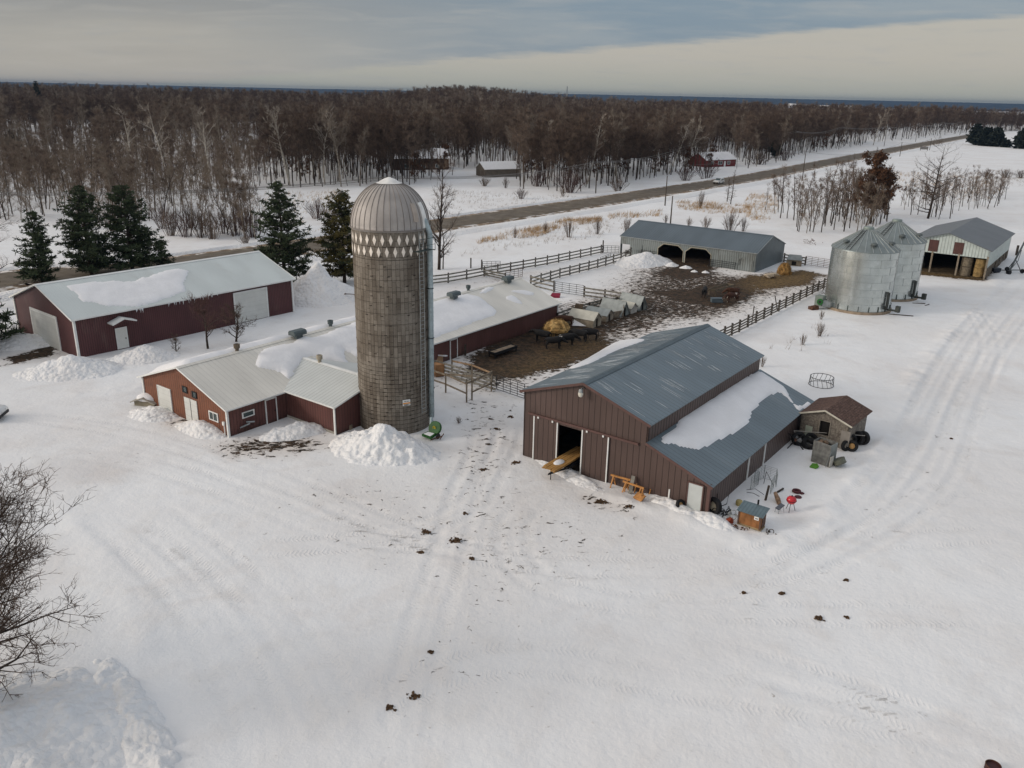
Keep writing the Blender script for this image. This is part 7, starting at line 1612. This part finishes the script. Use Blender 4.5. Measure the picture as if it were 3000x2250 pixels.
# cows
def cow_mesh(pose='stand', headlow=0.0, turn=0.0):
    """skeleton: x forward, shoulder height about 1.35 m"""
    V = []; E = []; Rd = []
    def v(p, r): V.append(p); Rd.append(r if isinstance(r, tuple) else (r, r)); return len(V)-1
    def e(a, b): E.append((a, b))
    dz = 0 if pose == 'stand' else -.62
    pel = v((-.62, 0, 1.12+dz), (.27, .29)); mid = v((-.1, 0, 1.02+dz), (.33, .37)); che = v((.42, 0, 1.05+dz), (.29, .36)); rump = v((-.88, 0, 1.16+dz), (.20, .20))
    e(pel, mid); e(mid, che); e(pel, rump)
    wth = v((.68, 0, 1.2+dz), (.20, .28)); e(che, wth)
    hz = 1.32-.55*headlow+dz; nk = v((.98, turn*.15, (1.25+hz)/2+dz*.0+(0 if pose == 'stand' else dz*.5)), (.14, .20)); e(wth, nk)
    pl_ = v((1.2, turn*.3, hz), (.125, .15)); e(nk, pl_); fc = v((1.42, turn*.42, hz-.14), (.095, .11)); e(pl_, fc); mz = v((1.58, turn*.5, hz-.24), (.075, .075)); e(fc, mz)
    for s in (-1, 1):
        er = v((1.17, turn*.3+s*.17, hz+.06), (.03, .05)); e(pl_, er); et = v((1.13, turn*.3+s*.27, hz+.03), (.015, .04)); e(er, et)
    tl = v((-1.02, 0, 1.08+dz), .05); e(rump, tl); t2 = v((-1.06, 0, .75+dz), .028); e(tl, t2); t3 = v((-1.05, 0, .42+dz*.4), .04); e(t2, t3)
    for s in (-1, 1):
        if pose == 'stand':
            sh_ = v((.55, s*.17, .82), (.12, .15)); e(che, sh_); kn = v((.58, s*.18, .45), .07); e(sh_, kn); an_ = v((.56, s*.18, .12), .048); e(kn, an_); ho = v((.60, s*.18, .03), .06); e(an_, ho)
            st = v((-.66, s*.19, .82), (.14, .20)); e(pel, st); hk = v((-.86, s*.19, .50), .075); e(st, hk); a2 = v((-.78, s*.19, .14), .05); e(hk, a2); h2 = v((-.72, s*.19, .03), .06); e(a2, h2)
        else:
            sh_ = v((.55, s*.24, .22), (.12, .12)); e(che, sh_); kn = v((.85, s*.26, .12), .065); e(sh_, kn); ho = v((.6, s*.28, .06), .05); e(kn, ho)
            st = v((-.5, s*.34, .22), (.18, .16)); e(pel, st); hk = v((-.15, s*.42, .10), .07); e(st, hk)
    me = bpy.data.meshes.new('cow_body'); me.from_pydata(V, E, []); me.update(); return me, Rd
def cow(label, q, rz, m, pose='stand', headlow=0.0, turn=0.0, sc=1.0, extra=None):
    t = thing('cow', label, 'cow', q, rz, 'cattle in the pen'); t.scale = (sc, sc, sc); me, Rd = cow_mesh(pose, headlow, turn); o = bpy.data.objects.new('body', me); COL.objects.link(o); o.parent = t
    sk = o.modifiers.new('skin', 'SKIN'); sk.use_smooth_shade = True; o.modifiers.new('sub', 'SUBSURF').levels = 2; o.modifiers['sub'].render_levels = 2
    for i, r_ in enumerate(Rd): o.data.skin_vertices[0].data[i].radius = r_
    o.data.skin_vertices[0].data[0].use_root = True; me.materials.append(m)
    return t
blk = mat('black_coat', (.010, .009, .009), .75, var=.3, vs=3); rb_ = mat('red_brown_coat', (.060, .024, .012), .75, var=.3, vs=3)
blkw = mat('black_white_coat', (.010, .009, .009), .75, var=.3, dirt=(.60, .57, .52), dirt_s=1.1, dirt_lo=.60, dirt_hi=.62)
here = mat('brown_white_coat', (.055, .022, .013), .75, var=.3, dirt=(.55, .50, .43), dirt_s=1.3, dirt_lo=.54, dirt_hi=.56); tanc = mat('cream_coat', (.48, .40, .30), .8, var=.2, dirt=(.10, .06, .04), dirt_s=1.5, dirt_lo=.56, dirt_hi=.58)
cow('black cow at the left of the hay feeder with its head raised', P2(O8b, 430, 755), R(165), blk, headlow=.1)
cow('black cow standing broadside in front of the hay feeder, leftmost of the front pair', P2(O8b, 600, 850), R(8), blk, headlow=.75)
cow('black cow in front of the hay feeder, right of the front pair', P2(O8b, 790, 800), R(10), blkw, headlow=.75)
cow('black cow with a white face eating at the right of the hay feeder', P2(O8b, 960, 735), R(165), blkw, headlow=.7, turn=.2)
cow('dark cow at the right end of the feeder group, head down towards the hay', P2(O8b, 1110, 720), R(185), blk, headlow=.8)
cow('red brown cow behind the hay feeder by the barn corner', P2(O8b, 760, 530), R(190), rb_, headlow=.5)
cow('black cow standing at the left end of the feed bunk in the mid pen', P2(O2, 830, 850), R(70), blk, headlow=.6)
cow('red brown cow with white belly and face beside the blue tub', P2(O2, 1085, 905), R(200), here, headlow=.9)
cow('dark red cow behind the feed bunk in the mid pen', P2(O2, 1090, 855), R(190), rb_, headlow=.8)
cow('cream coloured cow lying on the straw beside the shaggy hay bale', P2(O2, 1440, 680), R(10), tanc, pose='lie', headlow=.3)
# feed bunks
def bunk(label, a, b, w=.8, h=.55, m=None, fill=True):
    A = P2(*a); B = P2(*b); d = B-A; l = d.length; t = thing('feed_bunk', label, 'feed bunk', A, math.atan2(d.y, d.x), 'feed bunks in the pens')
    MB().box((l/2, -w/2, h), (l, .06, .28)).box((l/2, w/2, h), (l, .06, .28)).box((0, 0, h), (.06, w, .28)).box((l, 0, h), (.06, w, .28)).build('sides', m or black, t)
    if fill: MB().box((l/2, 0, h+.02), (l-.1, w-.1, .1)).build('trough_floor', mat('feed_tan', (.20, .155, .11), .9, var=.3), t)
    for x in (.1, l-.1):
        for y in (-w/2+.05, w/2-.05): MB().beam((x, y, -.1), (x, y, h), .09, .09).build('leg', m or black, t)
bunk('long low tan feed bunk beside the red brown barn wall', (O1, 760, 1105), (O1, 965, 1035), .9, .5)
bunk('empty pale framed feed bunk in the mid pen among the cattle', (O2, 900, 835), (O2, 1070, 785), 1.1, .75, mat('bunk_timber', (.17, .14, .10), .9), False)
q = P2(O2, 945, 900); solo(MB().box((0, 0, .28), (1.5, .7, .5)).box((0, 0, .56), (1.55, .75, .06)), 'water_tub', mat('tub_blue_grey', (.09, .12, .14), .6), 'blue grey water tub beside the red brown cow', 'tub', q, R(5))
# doghouse like shelter at the right end of the cattle shed
q = P2(O2, 1660, 560); t = thing('small_shelter', 'small tan shelter with pointed grey roof behind the shaggy bale', 'shelter', q, R(-20)); MB().box((0, 0, .5), (2.4, 1.4, 1.0)).build('walls', mat('shelter_tan', (.20, .165, .12), .9, var=.3), t)
mb = MB()
for s in (-1, 1): slab(mb, (-.9, 0, 1.75), (1.0, 0, 1.75), (1.3, s*.85, 1.0), (-1.2, s*.85, 1.0), .06)
mb.build('roof', mat('hut_roof', (.23, .28, .28)), t)
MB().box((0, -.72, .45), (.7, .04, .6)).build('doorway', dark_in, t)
# metal hay frame left of silo
q = P2(O6, 860, 500); t = thing('metal_rack', 'dark open metal rack standing left of the silo behind the parlour', 'rack', q, R(-12)); mb = MB()
for z in (.1, 1.0):
    for y in (0, 1.5): mb.tube([(0, y, z), (3.2, y, z)], .05, 5)
    for x in (0, 3.2): mb.tube([(x, 0, z), (x, 1.5, z)], .05, 5)
for x in (0, 3.2):
    for y in (0, 1.5): mb.tube([(x, y, 0), (x, y, 1.0)], .05, 5)
mb.build('frame', rustm, t)
# red sled behind the barn end, junk in the field, mailbox, signs
q = P2(O8b, 620, 110); solo(MB().prism([(-.7, -.3, 0), (.6, -.35, .0), (.75, .3, .3), (-.4, .35, .3)], (0, 0, .25)), 'red_tub', mat('dark_red_plastic', (.22, .012, .035), .5), 'dark red plastic tub in the snow behind the barn end', 'tub', q)
junk('dark rusty implement half buried in the field behind the grain bins', 'rusty_implement', 'implement', P2(O4, 490, 1285), 22, .9, rustm, 11, .9)
q = P2(O3, 1155, 1005); solo(MB().beam((0, 0, 0), (0, 0, 1.1), .12, .12).box((0, 0, 1.25), (.7, .4, .4)), 'mailbox', black, 'black mailbox on a post by the highway', 'mailbox', q)
q = P2(O4, 1400, 530); solo(MB().beam((-2, 0, 0), (-2, 0, 1.6), .2, .2).beam((2, 0, 0), (2, 0, 1.6), .2, .2).box((0, 0, 1.5), (4.6, .15, 1.6)), 'field_sign', mat('sign_pale_dark', (.2, .19, .18), .8), 'small board sign on two posts beyond the highway fence', 'sign', q)
# wheeled irrigation-like auger at the right edge
q = P2(O4, 2085, 1530); t = thing('grain_auger', 'long black grain auger on wheels at the right picture edge by the hay shed', 'auger', q, R(12))
a = Vector((0, 0, .3)); b = Vector((6.5, 5.0, 4.4)); MB().tube([a, b], .15, 10).build('tube', mat('auger_steel', (.10, .11, .11), .6, .4), t)
MB().tube([(.9, .7, .6), (2.2, 1.0, 1.9), (4.6, 3.3, 3.2)], .05, 5).tube([(1.6, 2.0, .45), (2.6, 2.0, 2.0)], .06, 5).tube([(2.6, .5, .45), (2.6, 2.0, 2.0)], .06, 5).tube([(-1.8, .9, .5), (3.2, .7, .45)], .07, 5).build('undercarriage', black, t)
for p_ in ((1.6, 2.2, .35), (2.8, .3, .35)): MB().cyl(Vector(p_)-Vector((.05, .1, 0)), Vector(p_)+Vector((.05, .1, 0)), .35, n=16).build('wheel', tyre_m, t)
MB().box((0, 0, .3), (.5, .5, .6)).cyl((-.3, 0, .3), (.3, 0, .3), .3).build('hopper_end', black, t); MB().box((-1.6, 1.0, .55), (1.3, .8, .55)).cyl((-2.0, .8, .3), (-1.2, .8, .3), .3).build('gear_box', mat('blackish_blue', (.02, .025, .035), .5), t)
solo(MB().tube([(0, 0, 0), (.5, -.3, .05), (2.8, -.9, .03)], .08, 5), 'rubber_belt', postm, 'dark strip of belt lying in the snow right of the near grain bin foot', 'belt', P2(lambda x, y: (2300+x*.31646, 600+y*.31646), 960, 1005))
solo(MB().tube([(0, 0, 0), (1.6, -.3, .04)], .08, 5), 'wood_strip', postm, 'short dark strip lying in the snow right of the far grain bin', 'strip', P2(lambda x, y: (2300+x*.31646, 600+y*.31646), 1180, 908))
solo(MB().tube([(0, 0, 0), (.8, .5, .1)], .06, 5), 'wood_strip', postm, 'small curved strip in the snow farther right of the grain bins', 'strip', P2(lambda x, y: (2300+x*.31646, 600+y*.31646), 1295, 930))
o = solo(MB().box((0, 0, .2), (1.1, .8, .4), .4).box((.2, .1, .42), (.8, .6, .1), .6), 'cable_spool', rustm, 'rusty brown lump of scrap beside the green-fanned grain bin', 'scrap', P2(lambda x, y: (2300+x*.31646, 600+y*.31646), 262, 962))
junk('dark brush and scrap between the pen fence and the near grain bin', 'brush_heap', 'brush', P2(lambda x, y: (2300+x*.31646, 600+y*.31646), 325, 810), 30, .7, postm, 13, 1.1)
# clods of dung and straw dropped on the snow of the yard
clod = mat('dung_clod', (.10, .058, .03), .95, var=.6, vs=8, island=.6, bump=.03, bs=20)
def clump(label, px, r, seed, flat=.3):
    r *= .75
    rr = random.Random(seed); q = at(*px); mb = MB()
    for i in range(int(24+r*90)):
        a = rr.uniform(0, 6.283); d = r*abs(rr.gauss(0, .75)); s = rr.uniform(.02, .085)*(1+r*.3); c = Vector((math.cos(a)*d, math.sin(a)*d*.75, s*flat+rr.uniform(0, .06)*(1-d/r/1.2)))
        o0 = len(mb.v); mb.lathe([(.001, -s*.6), (s, -s*.2), (s*.8, s*.4), (.001, s*.6)], 6, tuple(c)); 
        for k in range(o0, len(mb.v)): v = mb.v[k]; mb.v[k] = (v[0]+rr.gauss(0, s*.25), v[1]+rr.gauss(0, s*.25), v[2])
    solo(mb, 'dung_clod', clod, label, 'dung', (q.x, q.y, ground_z(q.x, q.y)), group='clods on the yard snow')
for i, (px, r, l) in enumerate((((1334, 1588), .55, 'largest dark clod in the open yard below the silo'), ((1246, 1560), .42, 'brown clod up left of the largest one in the yard'), ((1212, 2037), .36, 'dark clod low in the yard foreground'), ((1140, 2070), .22, 'small clod left of the low foreground one'), ((1262, 1912), .16, 'tiny clod above the foreground clods'), ((2400, 1810), .30, 'flat brown clod alone in the right foreground'), ((2290, 1738), .14, 'tiny dark clod upper left of the lone right one'), ((2180, 1737), .14, 'tiny dark clod left of the other tiny one in the right foreground'),
        ((1415, 1374), .32, 'brown clod on the track left of the brown barn'), ((1510, 1355), .34, 'brown clod at the front left corner of the brown barn'), ((1496, 1222), .30, 'clod on the track beside the chute gate'), ((1455, 1255), .26, 'smaller clod below the gate one'), ((1232, 1620), .16, 'small clod under the two yard clods, left'), ((1383, 1637), .2, 'small clod under the two yard clods, right'), ((1763, 1470), .50, 'flat brown stain of clods before the sliding doors'), ((1845, 1490), .35, 'second flat clod patch right of the first, before the sliding doors'), ((1362, 1505), .14, 'tiny clod between track and yard clods'), ((2478, 1700), .12, 'tiny dark speck of dung far right in the yard'),
        ((2787, 1285), .14, 'tiny clod on the right track'), ((2480, 1810), .1, 'tiny speck right of the lone right clod'))): clump(l, px, r, 300+i)
# bucket / drum at the bottom right edge
q = at(2905, 2262); t = thing('rusty_drum', 'dark rusty drum top at the bottom right picture edge', 'drum', (q.x, q.y, 0)); MB().lathe([(.001, 0), (.3, 0), (.3, .35), (.27, .36), (.27, .3), (.001, .3)], 22).build('drum_body', mat('drum_red_brown', (.05, .02, .02), .6), t)
mb = MB().ring((0, 0, .37), .29, .02, 22, 5).build('drum_rim', rustm, t)
# ------------------------------------------------------------------ air between here and the hills
hz_on = True
if hz_on:
    hzo = MB().box((200, 3850, 14.5), (19400, 8500, 65)); m = bpy.data.materials.new('air_haze'); m.use_nodes = True; m.node_tree.nodes.clear()
    vo = m.node_tree.nodes.new('ShaderNodeVolumePrincipled'); vo.inputs['Color'].default_value = (.10, .21, .38, 1); vo.inputs['Density'].default_value = .00010
    mo = m.node_tree.nodes.new('ShaderNodeOutputMaterial'); m.node_tree.links.new(vo.outputs[0], mo.inputs['Volume'])
    tag(hzo.build('haze', m), 'thin blue winter haze over the distant land', 'haze', kind='stuff')
